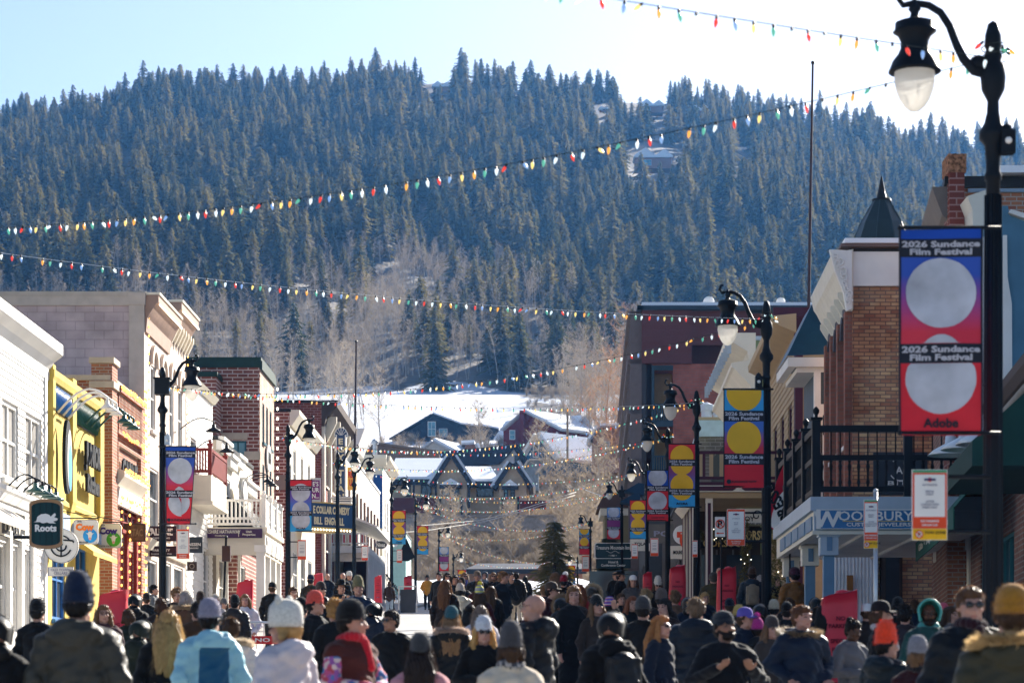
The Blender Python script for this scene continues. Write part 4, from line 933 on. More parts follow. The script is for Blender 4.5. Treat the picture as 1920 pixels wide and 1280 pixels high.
mb.box(X0+.05, X0+.55, PD-.09, PD-.062, zf+.1, zd-.34, 0)
mb.build('frieze_panel', mat("steel blue panel", (.12, .22, .34), .5), B)
for x, y, c1 in ((X0+.25, PD+.15, 0), (X0+.25, PD+3.3, 0), (X0+.25, PE-.2, 0)):
    mb = MB(); zg = ground(x, y); mb.box(x-.1, x+.1, y-.1, y+.1, zg, zf-.35, 0); mb.box(x-.17, x+.17, y-.17, y+.17, zf-.4, zf+.02, 1); mb.box(x-.05, x+.05, y-.19, y-.17, zf-.32, zf-.05, 2); mb.box(x-.2, x+.2, y-.2, y+.2, zf-.06, zf+.0, 1); mb.build('column', [mat("steel blue column", (.13, .24, .36), .5), BGR if y < 46 else IVORY, mat("steel blue panel", (.12, .22, .34))], B)
# black balcony railing
def blackrail(p0, p1, h, n, turned=True):
    p0 = Vector(p0); p1 = Vector(p1); U = p1-p0; L_ = U.length; U.normalize(); N = Vector((U.y, -U.x, 0)); mb = MB()
    mb.obox(p0, U, N, 0, L_, -.06, .06, h-.12, h); mb.obox(p0, U, N, 0, L_, -.05, .05, h-.65, h-.55); mb.obox(p0, U, N, 0, L_, -.05, .05, .1, .2)
    for i in range(n):
        u = L_*(i+.5)/n; p = p0+U*u; mb.tube([p+ZP*(h-.56), p+ZP*(h-.1)], .014, 5)
        mb.lathe([(.018, .2), (.035, .28), (.022, .34), (.022, h-.86), (.036, h-.76), (.02, h-.7), (.03, h-.65)], p, 6)
    return mb.build('railing', BLACK, B)
h_ = fz(798, PD)-zd
blackrail((X0+.02, PD-.02, zd), (X1+.2, PD-.02, zd), h_, 19); blackrail((X0+.02, PD+.1, zd), (X0+.02, PE, zd), h_, 30)
for i, (x, y) in enumerate([(X0, PD-.02), (X0+1.72, PD-.02)]+[(X0, PD+k*1.75) for k in (1, 2, 3, 4)]):
    mb = MB(); mb.box(x-.08, x+.08, y-.08, y+.08, zd, zd+h_+.12); mb.box(x-.11, x+.11, y-.11, y+.11, zd+h_+.1, zd+h_+.15); mb.lathe([(.03, 0), (.03, .05), (.06, .1), (.06, .15), (.02, .2), (.001, .21)], (x, y, zd+h_+.15), 8); mb.build('rail_post', BLACK, B)
SBL = mat("royal blue sign", (.01, .14, .35), .4, var=0)
zs = fz(974, PD); S = board('hanging_sign', "royal blue jeweller's sign board across the porch front", (fx(1656, PD), PD-.13, zs), XP, YM, 2.55, .37, .05, SBL, WHITE, bw=.012)
text('W', S, (fx(1549, PD), PD-.165, zs+.0), XP, YM, WHITE, height=.3, sx=1.15, bold=.03, ext=.004); text('OODBURY', S, (fx(1640, PD), PD-.165, zs+.06), XP, YM, WHITE, height=.18, width=1.4, bold=.012, ext=.004)
text('CUSTOM JEWELERS', S, (fx(1645, PD), PD-.165, zs-.11), XP, YM, WHITE, height=.09, width=1.2, bold=.02, ext=.004)
mb = MB(); mb.box(fx(1578, PD), fx(1710, PD), PD-.17, PD-.158, zs-.045, zs-.03); mb.build('rule_line', mat("gold paint", (.55, .4, .12), .4), S)
S = board('shop_sign', 'dark shop sign with a white ring and letters behind the black railing', P(1688, 888, 53), XP, YM, 1.2, .95, .05, mat("charcoal sign", (.03, .04, .055), .5))
mb = MB(); c = P(1688, 880, 52.96); mb.tube([c+Vector((.24*math.cos(a), 0, .24*math.sin(a))) for a in np.linspace(-2.6, 2.3, 26)], .012, 5); mb.build('ring', WHITE, S)
text('A', S, P(1686, 881, 52.94), XP, YM, WHITE, height=.16); text('BITE', S, P(1690, 905, 52.96), XP, YM, WHITE, height=.09, width=.62)
# espresso feather flag
T = thing('feather_flag', 'red and white feather flag lettered ESPRESSO beside the porch', 'flag', P(1470, 1075, 51))
fd = 51; cl = [(1470, 868), (1479, 870), (1480, 930), (1466, 975), (1450, 992), (1441, 985), (1444, 945), (1455, 905)]
mb = MB(); mb.prism([P(x, y, fd) for x, y in cl], (0, .015, 0)); mb.build('cloth', mat("red flag cloth", (.45, .01, .03), .8), T)
cl = [(1480, 908), (1480, 932), (1467, 974), (1451, 991), (1444, 985), (1448, 962), (1460, 930)]
mb = MB(); mb.prism([P(x, y, fd)-YP*.012 for x, y in cl], (0, .01, 0)); mb.build('white_band', WHITE, T)
dv = Vector((.42, 0, .9)).normalized(); tx = text('ESPRESSO', T, P(1462, 950, fd)-YP*.02, XP, YM, BLACK, height=.26, width=1.15, bold=.04, ext=.004)
tx.data.transform(Matrix.Translation(P(1462, 950, fd)-T.location) @ Matrix.Rotation(math.radians(-118), 4, 'Y') @ Matrix.Translation(-(P(1462, 950, fd)-T.location)))
mb = MB(); mb.tube([P(1481, 1090, fd+.02), P(1481, 900, fd+.02), P(1476, 868, fd+.02), P(1470, 866, fd+.02)], .02, 6); mb.build('pole', BLACK, T)
# ---- blue roofed bay, tan sided house with purple trim ----
TAN = mat("tan clapboard paint", (.42, .31, .18), .65, var=.1, vs=1); PUR = mat("deep plum trim", (.06, .015, .035), .5)
ROOFB = mat("blue green metal roof", (.01, .05, .075), .35, metal=.3, var=.2, vs=2)
T = thing('bay_window', 'white framed bay window under a steep dark blue green roof', 'bay window', (6.5, 62.5, 9)); d = 62.5
mb = MB(); xa, xm, xb = fx(1484, d), fx(1506, d), fx(1566, d); ze = fz(668, d); za = fz(582, d+1)
xt = fx(1532, d)
mb.poly([(xa-.12, d+3, ze), (xa-.12, d-.1, ze), (xt, d+1.2, za+.2), (xt, d+3, za+.2)]); mb.poly([(xa-.12, d-.1, ze), (xb+.3, d-.1, ze+.06), (xb+.3, d+1.2, za+.2), (xt, d+1.2, za+.2)])
mb.poly([(xa-.12, d+3, ze-.03), (xa-.12, d-.1, ze-.03), (xb+.3, d-.1, ze-.03), (xb+.3, d+3, ze-.03)]); mb.build('roof', ROOFB, T)
mb = MB(); mb.box(xa-.1, xb+.3, d-.12, d+.1, ze-.28, ze-.04); mb.box(xa-.1, xa+.1, d+.103, d+3, ze-.28, ze-.04); mb.box(xa+.15, xb, d+.1, d+3, ze-.4, ze-.283)
mb.box(fx(1527, d), fx(1539, d), d, d+.2, 6.5, ze-.4); mb.box(fx(1563, d), fx(1572, d), d, d+.2, 6.5, ze-.4); mb.box(fx(1539, d), fx(1563, d), d+.03, d+.2, fz(765, d), fz(757, d)); mb.box(fx(1539, d), fx(1543, d), d+.03, d+.2, 6.5, fz(765, d)); mb.box(fx(1543, d), fx(1563, d), d+.03, d+.2, fz(900, d), fz(815, d)); mb.box(fx(1543, d), fx(1563, d), d+.03, d+.2, fz(777, d), fz(765, d))
mb.build('frame', WHITE, T)
mb = MB(); wall(mb, (fx(1539, d), d+.1, fz(757, d)), XP, YM, fx(1563, d)-fx(1539, d), ze-.4-fz(757, d), (), .2); mb.box(fx(1539, d), fx(1563, d), d+.13, d+3, 6.5, ze-.4); mb.box(fx(1527, d)+.05, fx(1539, d), d+.2, d+3, 6.5, ze-.4); mb.build('slate_siding', mat("dark slate boards", (.06, .09, .12), .6), T)
mb = MB(); mb.box(fx(1544, d), fx(1562, d), d+.09, d+.12, fz(815, d), fz(777, d)); mb.build('pane', GL, T)
A, B_ = (7.32, 69.8), (7.5, 80); zt = fz(598, 70)
T, O, U, N, Lw, z0 = building('house_building', 'tan clapboard house with plum trim and carved eave bracket', A, B_, zt, 9, TAN, fh=[(71+i*2.8, 72.3+i*2.8, 9.3, 11.2) for i in range(3)], sf=.2, se=.2, frame=PUR, cop=mat("pale blue flashing", (.4, .47, .55), .5))
cornice(T, (7.32, 69.6, zt-.35), U, N, Lw, [(.003, -.1), (.5, .1), (.7, .2), (.72, .38), (.003, .45)], TAN)
mb = MB(); mb.box(7.3, 7.52, 69.72, 69.8, 5, zt); mb.box(7.29, 7.318, 69.8, 70.05, 5, zt-.4); mb.box(6.65, 9, 69.66, 69.72, zt-.02, zt+.28)
mb.build('plum_trim', PUR, T)
# ---- corner porch shop with plum balcony ----
PD, PE, X0, X1 = 75.0, 80.5, 4.45, 7.25
zr, zd, zf = fz(845, PD), fz(903, PD), fz(948, PD)
B = thing('porch', 'cream and plum corner porch with a railed balcony above dark shop windows', 'porch', (X0, PD, gz(PD)))
mb = MB(); mb.box(X0, X1, PD, PE, zd-.12, zd, 1); mb.box(X0-.15, X1, PD-.15, PD+.1, zd-.32, zd-.123, 0); mb.box(X0-.15, X0+.1, PD+.103, PE, zd-.32, zd-.123, 0); mb.box(X0, X1, PD+.11, PE, zf+.3, zd-.33, 2)
mb.prism([(X0-.1, PD+.02, zf+.25), (X0+.15, PD+.02, zf), (X0+.15, PD+.02, zf+.6)], (0, 5, 0), 0); mb.box(X0+.2, X1, PD+.01, PD+.1, zf+.25, zd-.33, 2)
mb.build('deck', [CREAM, PUR, TAN], B)
mb = MB()
for a, b in ((X0+.15, X0+1.55), (X0+1.7, X1-.1)): mb.prism([(a+.1*c_, PD-.17, zd-.22+e) for c_, e in ()] or [(a, PD-.17, zd-.22), (a+.12, PD-.17, zd-.29), (b-.12, PD-.17, zd-.29), (b, PD-.17, zd-.22), (b-.12, PD-.17, zd-.15), (a+.12, PD-.17, zd-.15)], (0, .018, 0))
mb.build('plum_panel', PUR, B)
railing(B, (X0+.1, PD+.05, zd), (X1, PD+.05, zd), zr-zd, PUR, 3, .09, .09); railing(B, (X0+.06, PD+.1, zd), (X0+.06, PE, zd), zr-zd, PUR, 12, .09, .05)
mb = MB()
for i in range(9): x = X0+.4+i*.32; mb.box(x, x+.12, PD+.03, PD+.07, zd+.14, zr-.1)
mb.build('tan_baluster', TAN, B)
post(B, X0+.06, PD+.05, zd, zr+.2, .16, PUR, 'rail_post')
for (x, y) in ((X0+.3, PD+.2), (X0+.3, PD+1.9), (X0+.3, PD+3.6), (X0+.3, PD+5.2), (X0+.72, PD+.2)):
    mb = MB(); mb.box(x-.11, x+.11, y-.11, y+.11, ground(x, y), zf+.35, 0); mb.box(x-.05, x+.05, y-.13, y-.112, ground(x, y)+.9, zf+.1, 1); mb.box(x-.13, x-.112, y-.05, y+.05, ground(x, y)+.9, zf+.1, 1); mb.build('column', [CREAM, PUR], B)
mb = MB(); mb.box(X0+.75, X1+.05, 81, 84.5, gz(80), zd-.4, 0)
for i in range(5): x = X0+.8+i*.55; mb.box(x, x+.06, 80.94, 80.997, gz(80), fz(1030, 81), 2)
for i in range(3): x = X0+.85+i*.85; mb.box(x, x+.7, 80.9, 80.96, 6.3, fz(1040, 81), 1)
mb.build('shop_front', [mat("dark brown boards", (.04, .03, .025), .7), GL, mat("grey mullions", (.12, .12, .12), .5)], B)
S = board('shop_sign', 'black shop sign with gold letters under the plum porch', P(1362, 1016, 80.7), XP, YM, 1.75, .42, .05, BLACK)
GOLD = mat("gold leaf letters", (.6, .45, .16), .4, var=0)
text('GORSUCH', S, P(1360, 1018, 80.6), XP, YM, GOLD, height=.24, width=1.5, bold=.02)
S = board('shop_sign', 'second black sign with gold letters behind the lamp post', P(1420, 1003, 76), XP, YM, 1.3, .5, .05, BLACK); text('GORSUCH', S, P(1422, 1003, 75.9), XP, YM, GOLD, height=.3, width=1.15, bold=.03)
S = board('shop_sign', 'cream sign with black scrollwork above the gold lettered sign', P(1412, 968, 75.6), XP, YM, 1.0, .58, .05, IVORY, mat("olive sign border", (.2, .19, .1), .6))
text('BOY', S, P(1402, 972, 75.55), XP, YM, BLACK, height=.16); strokes(S, P(1419, 966, 75.55), XP, YM, [[(.16*math.cos(a)*(1-a/9), .18*math.sin(a)*(1-a/9)) for a in np.linspace(0, 6.5, 18)]], .035, BLACK, .0); text('OWNED SINCE', S, P(1414, 981, 75.55), XP, YM, BLACK, height=.06)
# garland and fairy lit columns
for i, (px, d, lb) in enumerate(((1398, 74.4, 'green fir garland wound round the shop door with white lights'), (1458, 54, 'dark fir garland hanging beside the espresso flag'), (1345, 80, 'leafy wreath garland over the dark shop window'))):
    T = thing('garland', lb, 'garland', (fx(px, d), d, ground(4, d))); mb = MB(); r5 = random.Random(i); hh = 3.2 if i < 2 else .5
    for k in range(900):
        a = r5.uniform(0, 6.28); zz0 = r5.uniform(.3, hh+.3) if i < 2 else 3.0+r5.uniform(0, .35); wv = .13+.05*math.sin(zz0*5)
        if i == 2: c = Vector((fx(px, d)+r5.uniform(-1, 1.), d, ground(4, d)+zz0-.1))
        else: c = Vector((fx(px, d)+math.cos(a)*wv, d+math.sin(a)*wv, ground(4, d)+zz0))
        v = Vector((r5.uniform(-1, 1), r5.uniform(-1, 1), r5.uniform(-.8, .8)))*.11; s_ = v.orthogonal().normalized()*.025
        mb.add([c-s_, c+s_, c+v], [(0, 1, 2)])
    mb.build('needles', CONM, T)
    lights(T, [(fx(px, d)+r5.uniform(-.2, .2), d-.18, ground(4, d)+(r5.uniform(.4, 3.2) if i < 2 else r5.uniform(2.9, 3.3))) for k in range(10)], WARMW, .012)
# ---- green and cream corniced building ----
A, B_ = (7.45, 84.5), (7.65, 97); zt = fz(650, 86)
GRP = mat("sage green paint", (.2, .27, .13), .6)
T, O, U, N, Lw, z0 = building('shop_building', 'sage green building with stacked cream cornices behind the lamp post', A, B_, zt, 9, CREAM, GRP, fh=[(86+i*3.5, 87.5+i*3.5, 10, 12) for i in range(3)], cop=BGR)
cornice(T, (7.45, 84.4, zt-.5), U, N, Lw, [(.003, -1.6), (.1, -1.5), (.2, -1.1), (.75, -.5), (.85, -.45), (.85, -.3), (.2, -.2), (.3, .1), (.95, .5), (1.0, .6), (1.0, .75), (.003, .75)], CREAM)
mb = MB()
for i in range(14): y = 84.6+i*.9; mb.box(6.45, 6.6, y, y+.1, zt-.45, zt+.0)
mb.build('dentils', BGR, T)
# ---- grey brick with roof vents ----
d = 104; A, B_ = (fx(1310, d), d), (fx(1310, d)+.2, 112); zt = fz(808, d)
GBR = brick("grey brown brick", (.2, .17, .14), (.15, .13, .11), (.28, .25, .22), bw=.45, bh=.16, mo=.02)
T, O, U, N, Lw, z0 = building('brick_building', 'low grey brick building with a pale blue cap and roof vents', A, B_, zt, 6, GBR, cop=BGR, eh=[(A[0]+.9, A[0]+1.5, 10, 12)])
mb = MB(); mb.box(A[0]-.15, A[0]+6, d-.2, d-.003, zt-.25, zt+.45, 0); mb.box(A[0]-.1, A[0]+6, d-.12, d+.2, zt+.453, zt+.6, 1); mb.build('fascia', [mat("pale blue fascia", (.45, .55, .6), .5), TAN], T)
for px, w_, h_ in ((1328, .32, .8), (1347, .22, .55)):
    mb = MB(); mb.lathe([(w_*.75, 0), (w_*.75, h_*.6), (w_, h_*.62), (w_, h_*.95), (.05, h_*1.1)], (fx(px, d), d+1, zt+.5), 10); mb.build('roof_vent', mat("galvanised vent", (.45, .47, .5)), T)
mb = MB(); mb.prism([(fx(1335, d-1), d-1, zt-1.3), (fx(1375, d-1), d-1, zt-.3), (fx(1375, d-1), d-1, zt-4), (fx(1335, d-1), d-1, zt-4)], (0, .9, 0)); mb.build('dark_roof', ROOFD, T)
# ---- big plum and brick hotel ----
d = 150; zt = fz(584, d); PLM = mat("plum brown cladding", (.13, .045, .045), .7, var=.1, vs=.5); BRP = brick("dull red brick", (.4, .13, .095), (.34, .11, .085), (.27, .13, .11), bw=.5, bh=.18, mo=.02)
x0 = fx(1203, d)
mb = MB(); z0 = gz(d)-1
T = thing('hotel_building', 'large plum clad and red brick hotel rising above the right side shops', 'building', (x0, d, gz(d)))
xs = [fx(p_, d) for p_ in (1203, 1222, 1262, 1296, 1400)]; zl = fz(682, d); zh = fz(648, d)
op = [(fx(1227, d), fx(1262, d), fz(788, d), fz(694, d)), (fx(1227, d), fx(1262, d), fz(885, d), fz(800, d)), (fx(1227, d), fx(1262, d), fz(985, d), fz(900, d))]
mb = MB(); wall(mb, (xs[1], d, z0), XP, YM, xs[4]-xs[1], zl-z0, [(a-xs[1], b-xs[1], c-z0, e-z0) for a, b, c, e in op]+[(fx(1360, d)-xs[1], fx(1372, d)-xs[1], fz(690, d)-z0-1, fz(690, d)-z0)], reveal=1.6)
mb.build('brick_wall', BRP, T)
mb = MB(); wall(mb, (x0, d-.5, zl), XP, YM, xs[3]-x0, zt-zl, (), .35, lip=.03); wall(mb, (xs[3], d-.25, zh), XP, YM, xs[4]-xs[3], zt-zh, (), .35, lip=.03); mb.box(x0, xs[3], d-.48, d+.3, zl-.02, zl+.02); mb.box(x0, xs[3], d-.47, d, zl, zt-.02); mb.box(xs[3], xs[4], d-.2, d, zh, zt-.02); mb.build('plum_cladding', PLM, T)
mb = MB(); mb.box(x0+.3, xs[4]+8, d+1.7, d+55, z0, zt-.1); mb.box(xs[4]-.02, xs[4]+8, d, d+2, z0, zt-.1); mb.build('rear_wall', PLM, T)
mb = MB(); mb.box(x0-.3, xs[4]+8, d-.8, d+3, zt, zt+.25, 0); mb.box(x0, xs[4]+8, d-.5, d+3, zt+.25, zt+.5, 1); mb.prism([(x0-.3, d-.8, zt), (x0+.1, d-.8, zt), (7.6, 206, zt), (7.1, 206, zt)], (0, 0, .25), 0); mb.build('roof', [mat("dark slate fascia", (.03, .05, .07), .6), SNOW], T)
mb = MB()
for a, b, c, e in op: mb.box(a, b, d+1.55, d+1.65, c, e)
mb.build('balcony_wall', mat("ochre boards", (.36, .23, .1), .7), T)
for a, b, c, e in op:
    mb = MB(); mb.box(a, b, d-.02, d+.08, c+.95, c+1.05); mb.box(a, b, d-.04, d+.1, c-.12, c+.02); mb.box(a-.18, a, d-.06, d+.1, c-.4, e+.3); mb.box(a, b, d-.06, d+.1, e, e+.3)
    for i in range(8): x = a+(b-a)*(i+.5)/8; mb.box(x-.05, x+.05, d, d+.05, c, c+.96)
    mb.build('balcony', mat("dark slate frames", (.03, .055, .075), .5), T)
mb = MB(); U = Vector((7.2-x0-.05, 55, 0)).normalized(); N = Vector((-U.y, U.x, 0))
for i in range(26):
    p = Vector((x0, d, z0))+U*(i*2.1); mb.obox(p, U, N, 0, .35, 0, .7, 0, zt-z0)
for z in (zl-6.2, zl-3.1, zl, zl+3): mb.obox(Vector((x0, d, z)), U, N, 0, 55, .0, .9, 0, .3)
mb.build('balcony_fins', mat("grey brown fins", (.16, .12, .11), .6), T)
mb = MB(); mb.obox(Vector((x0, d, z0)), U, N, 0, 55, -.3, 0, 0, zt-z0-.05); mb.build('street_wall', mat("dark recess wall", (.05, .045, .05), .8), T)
for px, r_ in ((1329, .34), (1464, .28)):
    mb = MB(); c = P(px, 566, 151); mb.ell(c, (r_*1.05, r_*.35, r_*1.05), 14); mb.tube([c-ZP*1.2, c], .05, 5); o = mb.build('satellite_dish', WHITE, smooth=True); tag(o, 'pale round dish on the hotel roof edge' if px < 1400 else 'small white dome aerial on the roof edge near the lamp', 'dish')
# ---- dark shop fronts further down ----
T, O, U, N, Lw, z0 = building('shop_building', 'dark timber shop row under the hotel behind the banners', (5.6, 97), (6.0, 122), fz(930, 98), 5, mat("dark umber boards", (.05, .04, .035), .8), fh=[(98+i*3.4, 100.4+i*3.4, 6.3, 8.5) for i in range(6)], eh=[(5.9, 7.6, 6.2, 8.6), (8, 9.8, 6.2, 8.6)], frame=DARKW)
lights(T, [(5.7+rnd.uniform(0, 2.6), 96.8, rnd.uniform(8.1, 9.3)) for i in range(110)], WARMW, .03)
T, O, U, N, Lw, z0 = building('shop_building', 'dark grey shop row with navy awnings on the right before the inn', (5.4, 124), (5.9, 149), fz(905, 125), 9, mat("charcoal boards", (.06, .065, .07), .8), fh=[(126+i*4, 128.4+i*4, 8.2, 10.5) for i in range(5)], frame=DARKW)
NAV = mat("navy canvas", (.006, .03, .07), .7)
for i, (px, py) in enumerate(((1190, 915), (1182, 935))):
    mb = MB(); c = P(px, py, 118); mb.prism([c+Vector((-.5, 0, -.12)), c+Vector((.45, 0, -.35)), c+Vector((.5, 0, .2)), c+Vector((.2, 0, .28))], (0, 1.2, 0)); mb.tube([P(1212, py+4, 118.5), c+Vector((.3, .3, 0))], .03, 5); o = mb.build('patio_umbrella', NAV); tag(o, ('upper', 'lower')[i]+' navy canvas awning wing on the right above the far banners', 'awning')
T = thing('shop_building', 'brown hipped roof kiosk building behind the inn sign', 'building', (fx(1135, 160), 160, gz(160))); d = 160; a, b = fx(1128, d), fx(1215, d)
mb = MB(); mb.prism([(a-.3, d-.5, fz(952, d)), (a+.2, d-.5, fz(924, d)), (b, d-.5, fz(924, d)), (b, d-.5, fz(952, d))], (0, 6, 0)); mb.build('roof', mat("umber shingles", (.1, .055, .045), .8), T)
mb = MB(); mb.box(a-.1, b, d-.3, d+5, fz(966, d), fz(953, d)); mb.build('fascia', CREAM, T); mb = MB(); mb.box(a+.2, b, d, d+5, gz(d), fz(966, d)); mb.build('wall', mat("olive tan boards", (.2, .17, .1), .8), T)
DKS = mat("deep green black sign", (.008, .03, .035), .5, var=0)
S = board('hanging_sign', 'dark inn sign with white lettering hanging over the right pavement', P(1150, 1032, 128), XP, YM, 2.05, .85, .08, DKS, IVORY, shape='rounded', bw=.03)
text('Treasure Mountain Inn', S, P(1149, 1026, 127.9), XP, YM, IVORY, height=.2, width=1.8, bold=.02); text('\u2022 1981 \u2022', S, P(1149, 1041, 127.9), XP, YM, IVORY, height=.1); strokes(S, P(1149, 1034, 127.93), XP, YM, [[(x, .05*math.sin(x*14)) for x in np.linspace(-.35, .35, 20)]], .02, IVORY, 0)
S = board('hanging_sign', 'smaller dark sign with two lines of lettering below the inn sign', P(1150, 1056, 128), XP, YM, 1.85, .5, .06, DKS); text('Hotel &\nConference Center', S, P(1150, 1056, 127.9), XP, YM, IVORY, height=.3, width=1.3)
mb = MB(); mb.box(fx(1106, 129), fx(1196, 129), 129, 129.3, gz(129)+.14, fz(1070, 129), 0); o = mb.build('shop_window', GL); tag(o, 'dark glass shop window beneath the inn sign', 'window')
# ======================= HOUSES BEHIND THE TOWN =======================
TANW = mat("tan stucco", (.5, .38, .26), .8, var=.08); DKT = mat("dark slate trim", (.03, .035, .05), .6)
def wfr(T, x0, x1, y, z0, z1, fr, gl, bars=(1, 2), fw=.1):
    mb = MB(); mb.box(x0, x1, y-.12, y-.004, z0, z0+fw); mb.box(x0, x1, y-.12, y-.004, z1-fw, z1); mb.box(x0, x0+fw, y-.12, y-.004, z0+fw, z1-fw); mb.box(x1-fw, x1, y-.12, y-.004, z0+fw, z1-fw)
    for i in range(1, bars[0]): x = x0+(x1-x0)*i/bars[0]; mb.box(x-fw*.3, x+fw*.3, y-.1, y-.004, z0+fw, z1-fw)
    for i in range(1, bars[1]): z = z0+(z1-z0)*i/bars[1]; mb.box(x0+fw, x1-fw, y-.09, y-.004, z-fw*.3, z+fw*.3)
    w_ = mb.build('window', fr, T); mb = MB(); mb.box(x0+fw, x1-fw, y-.05, y-.003, z0+fw, z1-fw); mb.build('pane', gl, w_)
def house(label, d, poly, zb, depth, mw, name='house', snow=None, win=(), trim=None, roofs=(), skew=(0, 0), tw=.25):
    """gable-end outline (px,py list, eave-ridge-eave order) standing at distance d; roof slabs run back by `depth` metres plus skew"""
    pts = [P(x, y, d) for x, y in poly]; z0 = fz(zb, d)-2
    T = thing(name, label, 'house', (sum(p.x for p in pts)/len(pts), d, fz(zb, d)))
    e = Vector((skew[0], depth, skew[1]))
    base = [Vector((pts[0].x, d, z0))]+pts+[Vector((pts[-1].x, d, z0))]
    mb = MB(); mb.prism(base, Vector((0, depth, 0))+Vector((skew[0], 0, 0))); mb.build('wall', mw, T)
    for i in range(len(pts)-1):
        a, b = pts[i], pts[i+1]; dr = (b-a).normalized(); up = Vector((-dr.z, 0, dr.x)); up = up if up.z > 0 else -up
        oa = a-dr*(.5 if i == 0 else 0); ob = b+dr*(.5 if i == len(pts)-2 else 0)
        f = -YP*.6
        mb = MB(); mb.prism([oa+f, ob+f, ob+f+up*tw, oa+f+up*tw], e+YP*.6); mb.build('roof', trim or DKT, T)
        if snow and snow[i]:
            mb = MB(); mb.prism([oa+f*.8+up*(tw+.01), ob+f*.8+up*(tw+.01), ob+f*.8+up*(tw+.35), oa+f*.8+up*(tw+.35)], e+YP*.4); mb.build('snow_layer', SNOW, T)
    for (x0, x1, y0, y1, fr, gl, bars) in win: wfr(T, fx(x0, d), fx(x1, d), d, fz(y1, d), fz(y0, d), fr, gl, bars)
    return T
NAVY = mat("near black blue boards", (.018, .035, .06), .6, var=.1); RED = mat("dark red boards", (.16, .02, .03), .7, var=.15); BLUEH = mat("peacock blue boards", (.008, .1, .2), .6, var=.1, vs=.8); GRW = mat("pale grey boards", (.5, .5, .52), .7)
TWN = mat("rusty brown boards", (.3, .16, .12), .8, var=.15, vs=.5)
house('dark navy gabled house high on the snow with a long low roof', 420, [(735, 822), (810, 778), (858, 796)], 835, 10, NAVY, snow=(0, 1), win=((802, 817, 790, 818, WHITE, GLB, (2, 2)), (823, 839, 803, 819, GRW, GLB, (1, 1))), trim=NAVY, skew=(9, 0))
house('low dark wing with grey window joined below the navy house', 424, [(848, 799), (880, 797), (930, 806)], 832, 9, NAVY, snow=(0, 1), win=((851, 866, 802, 817, GRW, GLB, (1, 1)),), trim=NAVY)
T = house('dark red house with a tall brick chimney and big snowy roof', 400, [(944, 804), (981, 773), (1046, 806)], 838, 9, RED, snow=(0, 1), win=((955, 966, 806, 824, WHITE, GLB, (1, 2)), (1012, 1026, 808, 822, WHITE, GLB, (1, 1))), trim=GRW, skew=(8, 0))
mb = MB(); mb.box(fx(974, 399), fx(982, 399), 398.4, 399.4, fz(835, 399), fz(770, 399)); mb.build('chimney', RED, T)
house('red gabled house behind the pole with snow in its valley', 408, [(1075, 812), (1096, 782), (1108, 802)], 830, 8, RED, snow=(1, 0), trim=GRW, skew=(-13, 0))
T = house('peacock blue gabled house with a white window and snowy roof', 340, [(982, 851), (1004, 815), (1036, 858)], 864, 9, BLUEH, snow=(0, 1), win=((999, 1010, 829, 857, WHITE, GL, (1, 2)),), trim=WHITE, skew=(9, 0), tw=.35)
mb = MB(); mb.prism([P(1036, 818, 343), P(1044, 809, 343), P(1052, 818, 343), P(1048, 828, 343), P(1036, 830, 343)], (0, 2, 0)); mb.build('dormer', GRW, T)
house('brown house with snowy hip roof beside the dark hotel', 330, [(1112, 820), (1125, 802), (1182, 802), (1182, 820)], 858, 9, TWN, snow=(1, 1, 0), win=((1134, 1143, 827, 840, WHITE, GLB, (1, 1)), (1166, 1176, 822, 848, WHITE, GLB, (1, 2))), trim=mat("blue grey eaves", (.2, .25, .33), .6))
house('pale grey gabled house with dark metal roof and narrow dark window', 318, [(942, 866), (970, 836), (992, 874)], 880, 9, GRW, win=((965, 974, 853, 872, DKT, GL, (1, 1)),), trim=DKT, skew=(-11, 0))
house('small white gabled house with a snowy roof below the navy house', 330, [(792, 842), (811, 828), (855, 852)], 862, 7, mat("off white wall", (.55, .52, .48), .8), snow=(0, 1), trim=GRW, skew=(3, 0))
house('brown shingled low house with long roof behind the blue panel building', 300, [(680, 862), (704, 833), (818, 848), (822, 860)], 880, 7, mat("brown shingles", (.2, .15, .12), .9, var=.2), trim=mat("weathered shingle roof", (.19, .15, .12), .9, var=.25, vs=2), skew=(0, 0))
house('small snow roofed shed between the white and grey houses', 335, [(872, 834), (890, 833), (900, 858)], 866, 6, TWN, snow=(1, 1), trim=GRW)
T = house('striped metal roofed shed below the peacock blue house', 305, [(978, 885), (992, 864), (1032, 862), (1010, 885)], 890, 6, mat("bluish wall", (.22, .28, .34), .8), trim=mat("pale corrugated roof", (.45, .42, .38), .6, var=.35, vs=2))
